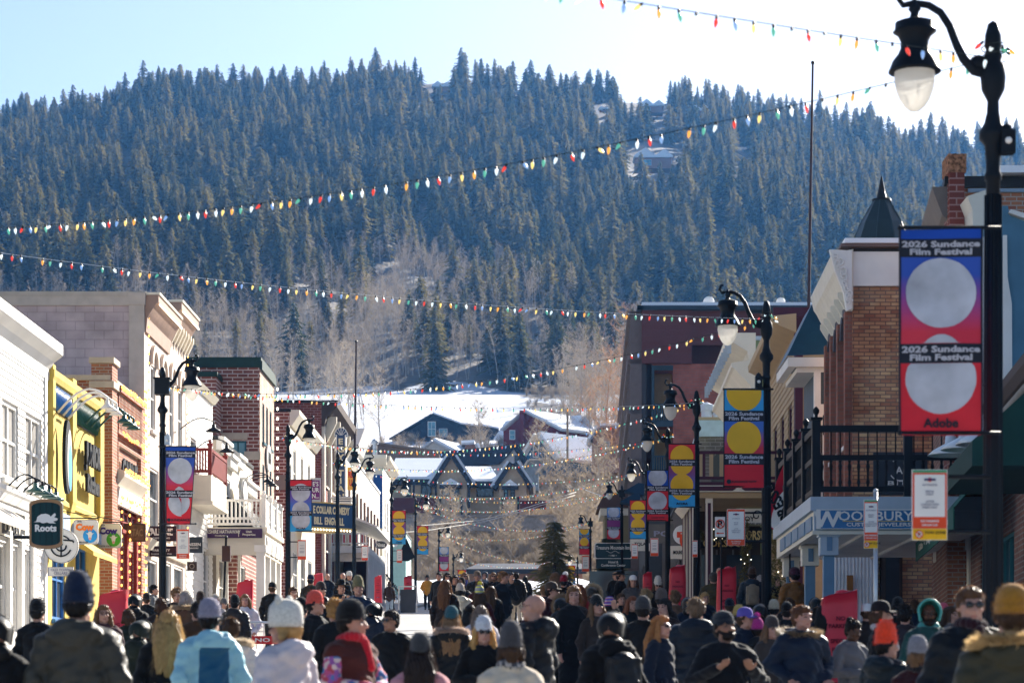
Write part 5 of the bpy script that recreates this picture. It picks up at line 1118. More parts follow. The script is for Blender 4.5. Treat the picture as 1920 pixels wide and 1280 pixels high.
# big tan building with two gables
d = 285
T = thing('house', 'long tan lodge with two dark edged gables and snowy roofs at the street end', 'house', (fx(860, d), d, fz(955, d)))
xL, xR = fx(722, d), fx(992, d); zw = fz(895, d); z0 = fz(1000, d)
mb = MB(); mb.box(xL, xR, d+1, d+11, z0, zw)
for a, m_, b, ya in ((760, 785, 812, 853), (884, 815+123, 985, 862)):
    pass
g1 = [(757, 897), (845-63+0, 0)]
gab = [((776, 900), (848-0, 0))]
mb.box(fx(770, d), fx(876, d), d+.2, d+1, z0, fz(905, d))
def gable(x0, xm, x1, ye, yt):
    a, m_, b = P(x0, ye, d), P(xm, yt, d), P(x1, ye, d)
    mb2 = MB(); mb2.prism([Vector((a.x, d-1.2, z0)), a-YP*1.2, m_-YP*1.2, b-YP*1.2, Vector((b.x, d-1.2, z0))], (0, 3, 0)); mb2.build('gable_wall', TANW, T)
    for p, q in ((a, m_), (m_, b)):
        dr = (q-p).normalized(); up = Vector((-dr.z, 0, dr.x)); up = up if up.z > 0 else -up; o_ = .7
        pp, qq = (p-dr*o_, q) if p is a else (p, q+dr*o_)
        mb2 = MB(); mb2.prism([pp-YP*1.9, qq-YP*1.9, qq-YP*1.9+up*.5, pp-YP*1.9+up*.5], (0, 11, 0)); mb2.build('gable_roof', DKT, T)
        mb2 = MB(); mb2.prism([pp-YP*1.4+up*.51, qq-YP*1.4+up*.51, qq-YP*1.4+up*.8, pp-YP*1.4+up*.8], (0, 10.4, 0)); mb2.build('snow_layer', SNOW, T)
gable(819, 847, 876, 905, 861); gable(936, 962, 987, 910, 872)
mb.build('wall', TANW, T)
def slope(x0, x1, x2, x3, yt, yb, nm='roof'):
    a, b, c, e = P(x0, yb, d-.3), P(x1, yb, d-.3), P(x2, yt, d-.3), P(x3, yt, d-.3); c += YP*7; e += YP*7; c.z += .6; e.z += .6
    mb2 = MB(); mb2.add([a, b, c, e, a-ZP*.3, b-ZP*.3, c-ZP*.3, e-ZP*.3], [(0, 1, 2, 3), (4, 7, 6, 5), (0, 4, 5, 1), (1, 5, 6, 2), (3, 2, 6, 7), (0, 3, 7, 4)]); mb2.build(nm, SNOW, T)
    mb2 = MB(); mb2.box(a.x, b.x, d-.5, d+.9, a.z-.95, a.z-.32); mb2.build('eave', DKT, T)
slope(728, 820, 842, 735, 856, 893); slope(874, 934, 918, 868, 872, 897); 
for x0, x1, y0, y1 in ((829, 845, 913, 930), (848, 862, 913, 930), (945, 953, 914, 935), (957, 966, 914, 935)):
    wfr(T, fx(x0, d), fx(x1, d), d-1.25, fz(y1, d-1.2), fz(y0, d-1.2), DKT, GLB if x0 in (829, 945) else GL, (1, 2), .14)
for xa, xb, yb in ((824, 866, 908), (941, 972, 910)):
    a, b, m_ = P(xa, yb, d-2.2), P(xb, yb, d-2.2), P((xa+xb)/2, yb-12, d-2.2); mb2 = MB(); mb2.prism([a-ZP*.4, b-ZP*.4, b, a], (0, 1, 0), 0); mb2.prism([a+ZP*.01, b+ZP*.01, m_], (0, 1, 0), 1); mb2.build('window_hood', [DKT, SNOW], T)
for x0, x1 in ((757, 770), (789, 809), (893, 925)): wfr(T, fx(x0, d), fx(x1, d), d+(.2 if x0 > 780 and x0 < 880 else 1), fz(930, d), fz(908, d), DKT, GL, (2, 1), .14)
mb2 = MB()
for px in (777, 818, 826, 846, 866, 880, 942, 972): mb2.box(fx(px, d)-.12, fx(px, d)+.12, d-1.32, d-1.21, z0, fz(932 if px not in (777, 818, 880) else 900, d))
mb2.build('timber_trim', DKT, T)
mb2 = MB(); mb2.box(xL-2, fx(818, d), d-3, d-2.7, fz(965, d), fz(937, d)); mb2.box(fx(975, d), xR+2, d-3, d-2.7, fz(958, d), fz(942, d)); o = mb2.build('fence_wall', mat("maroon boards", (.12, .03, .03)), None); tag(o, 'maroon boarded fence in front of the tan lodge', 'fence')
mb2 = MB(); mb2.box(fx(895-70, 270)-12, fx(1045, 270), 268, 268.5, fz(978, 268)-1, fz(968, 268)); mb2.box(fx(740, 268), fx(1045, 268), 267.8, 268.9, fz(968, 268), fz(965, 268)); o = mb2.build('retaining_wall', [mat("weathered grey retaining wall", (.3, .27, .25), .9, var=.2)]); tag(o, 'low grey retaining wall topped with snow below the tan lodge', 'wall')
# low snowy roofed building behind the crest of the street
d = 222
for k, (xa, xb, ya, yb, lb) in enumerate(((872, 1100, 1048, 1066, 'long low building with blue snowy roof behind the crowd'), (960, 1130, 1085, 1110, 'second low snowy roof beside the spruce behind the crowd'))):
    T = thing('low_building', lb, 'building', (fx(xa, d), d+k*-6, fz(yb, d))); dd = d-k*6
    a, b = P(xa, yb, dd), P(xb, yb, dd); c, e = P(xb-8, ya, dd)+YP*6, P(xa+22, ya, dd)+YP*6
    mb2 = MB(); mb2.add([a, b, c, e, a-ZP*.25, b-ZP*.25, c-ZP*.25, e-ZP*.25], [(0, 1, 2, 3), (4, 7, 6, 5), (0, 4, 5, 1), (1, 5, 6, 2), (3, 2, 6, 7), (0, 3, 7, 4)]); mb2.build('roof', DKT if k == 0 else SNOW, T)
    mb2 = MB(); mb2.box(a.x+.4, b.x-.4, dd+.4, dd+6, 11, a.z-.1, 0); mb2.box(a.x, b.x, dd-.04, dd-.005, a.z-.45, a.z-.02, 1); mb2.build('wall', [TWN, DKT], T)
    if k == 0:
        mb2 = MB(); q = [P(x, y, dd-.6) for x, y in ((1004, 1085), (1010, 1062), (1023, 1050), (1036, 1062), (1042, 1085))]; mb2.prism(q, (0, 2, 0)); mb2.build('gable', TWN, T)
# mountain houses with snowy roofs
for px, py, w_, d_, lb in ((1225, 292, 74, 960, 'snow roofed house high among the conifers on the right slope'), (828, 160, 36, 1200, 'small snow patch roofed cabin near the mountain crest'), (1222, 196, 48, 1170, 'snow roofed cabin below the crest right of centre'), (1131, 203, 18, 1170, 'tiny snowy cabin just left of the crest cabin'), (1312, 205, 40, 1170, 'snowy cabin roof beside tall crest trees')):
    T = thing('mountain_cabin', lb, 'house', (fx(px, d_), d_, fz(py+14, d_))); x0, x1 = fx(px-w_/2, d_), fx(px+w_/2, d_); h = (x1-x0)
    z = fz(py, d_); mb = MB(); mb.box(x0+.6, x1-.6, d_, d_+h*.6, z-h*.32, z); mb.build('wall', TWN, T)
    wfr(T, x0+h*.2, x0+h*.45, d_, z-h*.25, z-h*.1, GRW, GLB)
    mb = MB(); mb.prism([(x0, d_-1, z-.2), (x0+h*.3, d_-1, z+h*.2), (x0+h*.55, d_-1, z+.1), (x0+h*.78, d_-1, z+h*.16), (x1, d_-1, z-.2), (x1, d_-1, z-.8), (x0, d_-1, z-.8)], (0, h*.7, 0)); mb.build('snowy_roof', SNOW, T)
# ---- spruce at the end of the street, bare trees ----
def spruce(x, y, H, R, seed, label):
    T = thing('spruce_tree', label, 'tree', (x, y, ground(0, y)-.2)); r = random.Random(seed); mb = MB(); mb.tube([(x, y, T.location.z-1), (x, y, T.location.z+H*.97)], [.22, .03], 6); mb.build('trunk', BARKD, T)
    mb = MB(); z0 = T.location.z
    for i in range(44):
        t = .06+.94*i/44; rad = R*(1-t)**.85*r.uniform(.8, 1.15)+.1
        for k in range(int(4+6*(1-t))):
            a = r.uniform(0, 6.28); L_ = rad*r.uniform(.5, 1.1); dr = L_*r.uniform(.15, .45); ca, sa = math.cos(a), math.sin(a)
            for s in range(12):
                u = L_*(.1+.9*s/12)*r.uniform(.9, 1.05); c = Vector((x+ca*u+r.uniform(-.1, .1), y+sa*u+r.uniform(-.1, .1), z0+H*t-dr*(u/max(L_, .01))**1.5))
                v = Vector((ca*.35+r.uniform(-.3, .3), sa*.35+r.uniform(-.3, .3), r.uniform(-.25, .02))); w_ = v.orthogonal().normalized()*.07; mb.add([c-w_, c+w_, c+v], [(0, 1, 2)])
    mb.build('crown', CONM, T); return T
spruce(fx(1040, 150), 152, 5.6, 2.0, 5, 'dark green spruce standing at the end of the street right of centre')
spruce(fx(1150, 142), 151, 4.5, 1.6, 6, 'smaller spruce partly hidden behind the inn sign')
spruce(fx(757, 262), 262, 8.0, 1.3, 8, 'slim brown green spruce below the tan lodge on the left')
def btree(px, d, H, seed, label, m=None, nb=38, spread=.45, fork=.22, zb=None):
    x = fx(px, d); mb = bare_tree(seed, H, spread, fork, nb, .16, 12, .9, .024); z = ter(x, d) if zb is None else zb
    T = thing('bare_tree', label, 'tree', (x, d, z)); tr = MB(); cr = MB(); 
    for tgt, idx in ((tr, 0), (cr, 1)):
        tgt.v = list(mb.v); tgt.f = [f for f, k in zip(mb.f, mb.m) if k == idx]; tgt.m = [0]*len(tgt.f)
    tr.build('trunk', BARKP if m is None else m, T, origin=(0, 0, 0)); cr.build('crown', m or TWIG, T, origin=(0, 0, 0))
for a in ((880, 240, 11, 31, 'bare branching tree in front of the tan lodge centre', None), (790, 250, 8, 32, 'bare tree left of the lodge gable', None), (1085, 262, 14, 33, 'tall bare tree in front of the brown house', None), (1120, 275, 13, 34, 'bare tree with fine twigs beside the brown house', None), (1030, 250, 9, 35, 'bare tree behind the spruce at the street end', None), (1158, 300, 20, 36, 'tall orange brown bare tree beside the hotel edge', TWIGO), (1130, 330, 19, 37, 'bare orange tinted tree above the brown house roof', TWIGO), (1085, 420, 20, 38, 'bare tree on the slope above the red house', None), (905, 385, 9, 39, 'bare bush tree beside the navy house wing', None), (715, 420, 13, 40, 'bare pale tree at the left edge of the snow meadow', None), (640, 450, 16, 41, 'bare tree above the theatre sign', None), (960, 255, 8, 42, 'low spreading bare tree by the second gable', None), (840, 246, 7, 43, 'small bare tree below the first gable', None), (1105, 250, 10, 44, 'bare tree rising behind the far right lamps', None), (1045, 300, 12, 45, 'bare tree below the striped metal roof', None), (1165, 420, 24, 46, 'tallest pale bare tree above the brown house', TWIGO)):
    btree(*a)
# poles
mb = MB(); mb.tube([P(1064, 870, 330), P(1064, 768, 330)], .16, 8); o = mb.build('utility_pole', mat("weathered pole wood", (.3, .22, .15), .9)); tag(o, 'brown wooden utility pole beside the peacock blue house', 'pole')
for px, y0, y1, d, r_, nm, lb in ((1521, 620, 118, 72, .04, 'flagpole', 'tall slim dark flagpole rising above the tan house'), (665, 810, 640, 136, .06, 'flagpole', 'slim dark flagpole above the theatre sign')):
    T = thing(nm, lb, 'pole', P(px, y0, d)); mb = MB(); p0 = P(px-(6 if px > 1000 else 0), y0+40, d); mb.tube([p0, P(px+3, y1, d)], [r_*1.3, r_*.8], 8); mb.build('shaft', mat("dark bronze pole", (.05, .03, .035), .5), T); mb = MB(); mb.ell(P(px+3, y1, d), r_*1.5, 8); mb.build('finial', DARKW, T)

mb = MB(); n = 26
for j in range(7):
    for i in range(n):
        x = fx(690, 210)+(fx(1260, 210)-fx(690, 210))*i/(n-1); t_ = j/6; zt_ = fz(1078, 216)-.5
        mb.v.append((x, 196+j*3.4, 8.6+(zt_-8.6)*math.sin(t_*math.pi/2)+(.25*math.sin(i*1.3+j)+.2*math.sin(i*.5)) if j else 8.0))
for j in range(6):
    for i in range(n-1): a = j*n+i; mb.f.append((a, a+1, a+n+1, a+n)); mb.m.append(0)
structure(mb.build('snow_bank', SNOW, smooth=True))
# ======================= STREET FURNITURE =======================
GLOBE = mat("frosted lamp globe", (.8, .8, .78), .35, var=.05)
_t, _N, _L = _nt(GLOBE); _tr = _N.new("ShaderNodeBsdfTranslucent"); _tr.inputs[0].default_value = (.9, .87, .8, 1); _tp = _N.new("ShaderNodeBsdfTransparent"); _m1 = _N.new("ShaderNodeMixShader"); _m1.inputs[0].default_value = .12; _m2 = _N.new("ShaderNodeMixShader"); _m2.inputs[0].default_value = .6
_L.new(_N["Principled BSDF"].outputs[0], _m2.inputs[1]); _L.new(_tr.outputs[0], _m2.inputs[2]); _L.new(_m2.outputs[0], _m1.inputs[1]); _L.new(_tp.outputs[0], _m1.inputs[2]); _L.new(_m1.outputs[0], _N["Material Output"].inputs[0])
HP = 6.67
def make_lamp(side, label, loc, box=False):
    """iron post with a shepherd's-crook arm reaching towards the street; side=-1 arm to -x"""
    t = thing('street_lamp', label, 'street lamp', loc, group='black iron street lamps'); s = side
    mb = MB(); mb.lathe([(.2, 0), (.2, .25), (.15, .35), (.13, .9), (.1, 1.0), (.085, 1.1), (.078, 3.0), (.062, 5.2), (.06, 5.42), (.075, 5.43), (.075, 5.47), (.06, 5.5), (.07, 5.72), (.12, 5.78), (.12, 5.84), (.08, 5.9), (.055, 6.0), (.05, 6.1), (.1, 6.2), (.11, 6.3), (.1, 6.4), (.07, 6.44), (.08, 6.48), (.06, 6.54), (.075, 6.57), (.07, 6.66), (.045, 6.76), (.001, 6.79)], (0, 0, 0), 14)
    for k in range(10):
        a = k*.628; mb.tube([(.083*math.cos(a), .083*math.sin(a), 1.1), (.066*math.cos(a), .066*math.sin(a), 5.3)], .012, 4)
    mb.build('post', BLACK, t, origin=(0, 0, 0), smooth=True)
    mb = MB(); pts = [(-.05, 6.34), (-.16, 6.36), (-.25, 6.46), (-.31, 6.58), (-.37, 6.74), (-.45, 6.86), (-.55, 6.92), (-.67, 6.94), (-.77, 6.92), (-.81, 6.98), (-.79, 7.05), (-.74, 7.05)]
    pts = [(a*-s*1.0, 0, z) for a, z in pts]; mb.tube(pts, [.05, .045, .042, .038, .036, .034, .032, .03, .026, .024, .024, .026], 8)
    mb.ell((s*.12, 0, 6.42), (.09, .04, .08), 8); mb.build('arm', BLACK, t, origin=(0, 0, 0), smooth=True)
    c = (s*.67, 0, .3)
    mb = MB(); mb.lathe([(r_*1.1, 6.05+(z_-6.05)*.8) for r_, z_ in [(.001, 6.84), (.02, 6.82), (.03, 6.79), (.04, 6.75), (.05, 6.72), (.03, 6.68), (.04, 6.63), (.1, 6.6), (.15, 6.575), (.155, 6.5), (.17, 6.48), (.13, 6.44), (.11, 6.38), (.11, 6.3), (.13, 6.24), (.17, 6.17), (.19, 6.1), (.2, 6.07), (.205, 6.05), (.16, 6.045)]], c, 18); mb.build('lamp_head', BLACK, t, origin=(0, 0, 0), smooth=True)
    mb = MB(); mb.lathe([(.172, 6.05), (.175, 5.98), (.16, 5.9), (.13, 5.82), (.09, 5.76), (.045, 5.72), (.001, 5.71)], c, 18); mb.build('globe', GLOBE, t, origin=(0, 0, 0), smooth=True)
    if box:
        mb = MB(); mb.box(-.17, .17, -.14, .14, 6.15, 6.5); mb.box(-.19, .19, -.16, .16, 6.5, 6.53); mb.build('control_box', BLACK, t, origin=(0, 0, 0))
    return t
LAMPS = {}
right = [(1862, 20.5, 'nearest right lamp post, carrying the big red and blue banner'), (1437, 41.5, 'right lamp post with the yellow circle banner beside the espresso flag'), (1306, 61.8, 'right lamp post just left of the plum porch'), (1252, 77.7, 'right lamp post between the silver circle banner and the plum porch'), (1213, 103, 'right lamp post behind the silver circle banner'), (1166, 128, 'right lamp post with a square top box beside the inn sign'), (1107, 166, 'far right lamp post left of the inn sign'), (1083, 205, 'farthest right lamp post behind the spruce')]
left = [(305, 54.8, 'left lamp post with square box before the lilac building'), (540, 76, 'left lamp post beside the pale balcony porch'), (633, 93, 'left lamp post in front of the theatre marquee'), (664, 101, 'left lamp post just right of the theatre marquee'), (734, 122, 'left lamp post beside the deep blue panel'), (779, 149, 'slim left lamp post below the tan lodge'), (823, 175, 'far left lamp post with a silver circle banner'), (850, 203, 'farthest left lamp post behind the crowd')]
for i, (px, d, lb) in enumerate(right):
    x = fx(px, d); LAMPS['R%d' % (i+1)] = (x, d, ground(x, d)-.26+.12); make_lamp(-1, lb, (x, d, ground(x, d)-.26), box=i in (5, 6))
for i, (px, d, lb) in enumerate(left):
    x = fx(px, d); LAMPS['L%d' % (i+1)] = (x, d, ground(x, d)-.26); make_lamp(1, lb, (x, d, ground(x, d)-.26), box=i in (0,))
x0_, d0_ = -8.7, 33.; make_lamp(1, 'lamp post outside the frame on the left that holds two light strings', (x0_, d0_, ground(x0_, d0_)-.26)); LAMPS['L0'] = (x0_, d0_, ground(x0_, d0_)-.26); LAMPS['L00'] = (-8.7, 10.8, ground(-9, 10.8)-.26)
make_lamp(1, 'lamp post outside the frame, nearest the camera on the left', (-8.7, 10.8, ground(-9, 10.8)-.26))
# ---- banners ----
INK = mat("dark slate banner ink", (.014, .017, .028), .6, var=0); LET = mat("pale grey lettering", (.45, .45, .5), .6, var=0)
SILV = mat("silver grey disc print", (.46, .48, .54), .55, var=.4, vs=2.2, obj=True); GOLDD = mat("golden yellow disc print", (.75, .42, .02), .55, var=.06, obj=True)
def gradm(key, top, bot, z0, z1):
    if key in MATS: return MATS[key]
    m = bpy.data.materials.new(key); t, N, L = _nt(m); b = N["Principled BSDF"]; b.inputs["Roughness"].default_value = .6
    tc = N.new("ShaderNodeTexCoord"); sp = N.new("ShaderNodeSeparateXYZ"); L.new(tc.outputs["Object"], sp.inputs[0]); r = N.new("ShaderNodeMapRange"); r.inputs[1].default_value = z0; r.inputs[2].default_value = z1; L.new(sp.outputs[2], r.inputs[0])
    mx = N.new("ShaderNodeMix"); mx.data_type = 'RGBA'; L.new(r.outputs[0], mx.inputs[0]); mx.inputs[6].default_value = tuple(bot)+(1,); mx.inputs[7].default_value = tuple(top)+(1,); L.new(mx.outputs[2], b.inputs["Base Color"]); MATS[key] = m; return m
PB = (.008, .06, .38); PR = (.55, .012, .04); PP = (.2, .03, .16); CY = (.04, .33, .65)
RED_ = mat("scarlet print", (.6, .02, .035), .6, var=.05); BLU_ = mat("royal blue print", PB, .6, var=0); CYA_ = mat("sky blue print", CY, .6, var=.05); PUR_ = mat("purple print", PP, .6, var=0); ORA_ = mat("scarlet print", (.6, .02, .035))
# segments top to bottom: (height share, background, disc colour, disc centre within the segment as share of width from the top, radius share)
BAN = {
 'A': [(.045, BLU_, None), (.09, 'T', None), (.42, ('A1', PB, PR), (SILV, .44, .43), (SILV, 1.2, .25)), (.095, 'T', None), (.35, RED_, (SILV, .19, .43))],
 'B': [(.21, CYA_, (GOLDD, .08, .44)), (.11, 'T', None), (.33, ('B1', (.03, .12, .45), PR), (GOLDD, .42, .43)), (.115, 'T', None), (.235, RED_, None)],
 'C': [(.235, RED_, (GOLDD, .46, .43)), (.105, 'T', None), (.36, ('C1', PP, (.06, .1, .4)), (GOLDD, -.08, .42), (GOLDD, .72, .43)), (.1, 'T', None), (.2, CYA_, (GOLDD, -.2, .4))],
 'D': [(.3, BLU_, (SILV, .3, .43)), (.11, 'T', None), (.36, RED_, (SILV, .46, .43)), (.1, 'T', None), (.13, RED_, None)],
 'E': [(.11, RED_, (SILV, .55, .4)), (.09, 'T', None), (.4, ('E1', (.12, .05, .35), (.02, .15, .55)), (SILV, .08, .43), (SILV, .9, .4)), (.09, 'T', None), (.31, CYA_, (SILV, .2, .42))],
 'F': [(.3, ('F1', (.1, .3, .6), (.1, .2, .5)), (SILV, .35, .42)), (.1, 'T', None), (.2, PUR_, None), (.1, 'T', None), (.3, RED_, (SILV, .2, .42))],
}
def banner(kind, px0, px1, d, ztop, label, sponsor, side, h=1.76, w=.69, far=False, yaw=0, twist=0):
    xc = (fx(px0, d)+fx(px1, d))/2; t = thing('street_banner', label, 'banner', (xc, d, ztop-h), yaw, group='festival banners on the lamp posts')
    z = h; n = 10
    def bend(o):
        for v in o.data.vertices: v.co.y += bow(v.co.x, v.co.z)
        return o
    def bow(x, zz): return .02*math.sin(x/w*math.pi+.5)*math.cos(zz*1.7+d)+.012*math.sin(zz*4.3+x*5+d)+.004*math.sin(zz*13+x*9)
    mb = MB(); mats = []; zcur = h
    for sg in BAN[kind]:
        z0 = zcur-sg[0]*h; bgm = sg[1]
        if bgm == 'T': m_ = INK
        elif isinstance(bgm, tuple): m_ = gradm('print '+bgm[0], bgm[1], bgm[2], z0+.1, zcur-.15)
        else: m_ = bgm
        if m_ not in mats: mats.append(m_)
        mi = mats.index(m_); k = max(2, int((zcur-z0)/.12))
        for i in range(n):
            for j in range(k):
                xa, xb = -w/2+w*i/n, -w/2+w*(i+1)/n; za, zb = z0+(zcur-z0)*j/k, z0+(zcur-z0)*(j+1)/k
                mb.quad(*[(x+twist*(zz-h)*(1 if x > 0 else -.2), bow(x, zz), zz) for x, zz in ((xa, za), (xb, za), (xb, zb), (xa, zb))], m=mi)
        zcur = z0
    mb.build('cloth', mats, t, origin=(0, 0, 0), smooth=True)
    zcur = h; bd = MB()
    def clip(x, zz, off): return (x+twist*(zz-h)*(1 if x > 0 else -.2), bow(x, zz)-off, zz)
    for sg in BAN[kind]:
        z0 = zcur-sg[0]*h
        for ds in sg[2:]:
            if not ds: continue
            m_, cy_, r_ = ds; cz = zcur-cy_*w; r_ = r_*w; mb = MB(); mm = 36
            rg = random.Random(int(cz*100)); ring = [(r_*(1+.008*rg.uniform(-1, 1))*math.cos(2*math.pi*i/mm), min(max(cz+r_*(1+.008*rg.uniform(-1, 1))*math.sin(2*math.pi*i/mm), z0+.003), zcur-.003)) for i in range(mm)]
            o = len(mb.v); mb.v += [clip(x, zz, .008) for x, zz in ring]; cc = (0, min(max(cz, z0+.02), zcur-.02)); mb.v.append(clip(cc[0], cc[1], .008)); mb.v = []
            for q in (1, .8, .6, .4, .2): mb.v += [clip(cc[0]+(x-cc[0])*q, cc[1]+(zz-cc[1])*q, .008) for x, zz in ring]
            mb.v.append(clip(cc[0], cc[1], .008)); mb.f = [(k*mm+i, k*mm+(i+1) % mm, (k+1)*mm+(i+1) % mm, (k+1)*mm+i) for k in range(4) for i in range(mm)]+[(5*mm, 4*mm+i, 4*mm+(i+1) % mm) for i in range(mm)]; mb.m = [0]*len(mb.f)
            mb.build('disc_print', m_, t, origin=(0, 0, 0))
        if sg[1] == 'T':
            c = Vector((xc, d, ztop-h+(zcur+z0)/2))
            bend(text('2026 Sundance\nFilm Festival', t, c+Vector((0, -.008, 0)), XP, YM, LET, height=sg[0]*h*.76, width=w*.95, bold=.035, ext=.004))
        zcur = z0
    if sponsor:
        c = Vector((xc, d, ztop-h+.105)); bend(text(sponsor, t, c+Vector((.0, -.012, 0)), XP, YM, INK, width=w*(.43 if len(sponsor) < 7 else .62), bold=.03, ext=.004))
        if sponsor.startswith('SUND'): disc(t, c+Vector((-w*.38, -.03, 0)), XP, YM, .04, INK, 0)
    e = .012; mb = MB()
    for x in (-w/2, w/2): mb.tube([clip(x, zz, 0) for zz in np.linspace(0, h, 8)], e, 4)
    mb.build('hem', INK, t, origin=(0, 0, 0))
    xs = (w/2+.16) if side < 0 else (-w/2-.16)
    for zz in (h+.015, .02): mb = MB(); mb.tube([(-w/2 if side < 0 else w/2, 0, zz), (xs, 0, zz)], .016, 6); mb.ell((-w/2 if side < 0 else w/2, 0, zz), .025, 6); mb.build('bracket', BLACK, t, origin=(0, 0, 0), smooth=True)
    return t
def btop(d, off=0): return gz(d)+4.9+off
banner('A', 1690, 1838, 20.3, fz(430, 20.3), 'largest banner, blue to red with silver discs, on the near right post', 'Adobe', -1, h=1.74)
banner('B', 1362, 1428, 41.3, fz(731, 41.3), 'sky blue and red banner with golden discs on the second right post', 'SUNDANCE NOW', -1, h=1.68)
banner('C', 1257, 1300, 61.6, fz(833, 61.6), 'red and purple banner with golden discs partly behind the plum balcony', 'ACURA', -1, h=1.62)
banner('D', 1216, 1250, 77.5, fz(882, 77.5), 'blue and red banner with two silver discs on the fourth right post', 'CANADA GOOSE', -1, h=1.62)
banner('C', 1183, 1209, 102.7, fz(938, 102.7), 'orange red and blue banner with golden discs left of the blue and red one', '', -1, h=1.65)
banner('F', 1138, 1163, 127.6, fz(951, 127.6), 'blue banner with pale discs over the inn sign', '', -1, h=1.7, w=.7)
banner('B', 1086, 1105, 165.5, fz(992, 165.5), 'small blue and maroon banner with golden discs left of the inn sign', '', -1, h=1.75)
banner('A', 311, 366, 54.6, fz(838, 54.6), 'leftmost banner, violet blue to red with silver discs, hanging askew', 'SUNDANCE', 1, h=1.76, twist=.07)
banner('E', 545, 583, 75.8, fz(900, 75.8), 'red blue and sky blue banner with silver discs beside the marquee', 'ACURA', 1, h=1.62)
banner('C', 736, 760, 121.8, fz(957, 121.8), 'red and purple banner with golden discs on the fifth left post', 'Chase', 1, h=1.7)
banner('C', 782, 803, 148.7, fz(986, 148.7), 'small red and purple golden disc banner on the sixth left post', '', 1, h=1.75)
banner('F', 824, 841, 174.6, fz(1025, 174.6), 'small violet and red banner with silver discs in front of the scrub', '', 1, h=1.75)
banner('C', 858, 874, 202, fz(1068, 202), 'tiny orange banner low behind the crowd at left centre', '', 1, h=1.5)
banner('C', 1044, 1060, 200, fz(1055, 200), 'tiny orange and yellow banner in front of the spruce', '', 1, h=1.6)
banner('C', 1062, 1080, 204, fz(1060, 204), 'tiny orange and yellow banner right of its twin by the spruce', '', -1, h=1.6)
# ---- string lights ----
BC = [emis("red bulb", (.8, .05, .03), .25), emis("orange bulb", (.95, .38, .06), .3), emis("yellow bulb", (.95, .68, .2), .3), emis("green bulb", (.15, .6, .4), .12), emis("white bulb", (.85, .95, .95), .25), emis("blue bulb", (.3, .5, .85), .12)]
def bulbmesh(k=1.):
    mb = MB(); mb.lathe([(.001, 0), (.013*k, 0), (.014*k, -.035)], (0, 0, .005), 6, 0); mb.lathe([(.012*k, -.03), (.02*k, -.045), (.021*k, -.06), (.014*k, -.085), (.001, -.105)], (0, 0, .005), 7, 1); return mb
BM = {k: [bulbmesh(k*.85).mesh('bulb', [BLACK, c], smooth=True) for c in BC] for k in (1.0, 1.1, 1.4)}
SEQ = [4, 3, 1, 2, 5, 0, 4, 3, 1, 2, 4, 0, 4, 3, 2, 5, 0]
def lstring(a, b, label, spc, sag, wire, k=1., za=6.35, zb=6.35, cab=.004):
    A = Vector(LAMPS[a])+ZP*za; Bv = Vector(LAMPS[b])+ZP*zb; Lg = (Bv-A).length
    t = thing('light_string', label, 'string lights', A, group='coloured light strings over the street'); pts = []
    for i in range(41):
        u = i/40; pts.append(A.lerp(Bv, u)-ZP*4*sag*u*(1-u))
    mb = MB(); mb.tube(pts, cab, 4); mb.build('wire', wire, t)
    n = min(int(Lg/spc), 100)
    for i in range(n):
        u = (i+.5)/n+rnd.uniform(-.15, .15)/n
        if rnd.random() < .03: continue
        p = A.lerp(Bv, u)-ZP*(4*sag*u*(1-u))
        px = CX+F*p.x/p.y; py = HY-F*(p.z-EYE)/p.y
        if not (-120 < px < 2050) or py < -120: continue
        o = bpy.data.objects.new('bulb', BM[k][SEQ[i % len(SEQ)]]); COL.objects.link(o); o.parent = t; o.location = p-A
        if rnd.random() < .25: o.rotation_euler = (rnd.uniform(-.5, .5), rnd.uniform(-.9, .9), 0)
        else: o.rotation_euler = (0, rnd.uniform(-.22, .22), 0)
    return t
WD = mat("dark wire", (.02, .03, .03), .5, var=0); WL = mat("pale steel cable", (.75, .72, .65), .4, metal=.2, var=0)
lstring('R1', 'L00', 'top string of large coloured bulbs running off the upper edge', .19, .1, WD, 1.0)
lstring('R1', 'L0', 'long string of coloured bulbs sweeping up across the mountain to the near right lamp', .175, .33, WD, 1.0, zb=6.78)
lstring('R2', 'L0', 'string of coloured bulbs on pale cable from the left edge to the second right lamp', .15, .2, WL, 1.0, zb=6.65)
lstring('R2', 'L1', 'sagging string of bulbs rising from the boxed left lamp to the second right lamp', .2, .62, WD, 1.1)
lstring('R3', 'L1', 'nearly level cabled string from the boxed left lamp to the third right lamp', .15, .3, WL, 1.1)
lstring('R3', 'L2', 'string of bulbs over the red house towards the third right lamp', .2, .75, WD, 1.1)
lstring('R4', 'L2', 'string of bulbs across the navy house roof towards the fourth right lamp', .19, .5, WD, 1.1)
lstring('R4', 'L3', 'string of bulbs from the marquee post to the fourth right lamp', .2, .6, WD, 1.1)
lstring('R5', 'L4', 'string of bulbs across the snowy lodge roof', .2, .5, WD, 1.1)
lstring('R5', 'L5', 'string of bulbs across the lodge windows, left end at the blue panel post', .2, .75, WL, 1.1)
lstring('R6', 'L5', 'string of bulbs across the lodge windows towards the square box lamp', .2, .6, WD, 1.1)
lstring('R6', 'L6', 'string of small bulbs dipping below the lodge to the inn sign lamp', .2, .7, WL, 1.4)
lstring('R7', 'L6', 'cabled string of small bulbs below the lodge', .2, 1.0, WL, 1.4)
lstring('R7', 'L7', 'string of tiny bulbs over the scrub bank, upper of two', .2, .8, WL, 1.4)
lstring('R8', 'L7', 'string of tiny bulbs low over the scrub bank', .22, 1.0, WL, 1.4)
lstring('R8', 'L8', 'lowest string of tiny bulbs just above the crowd', .22, .7, WL, 1.4)
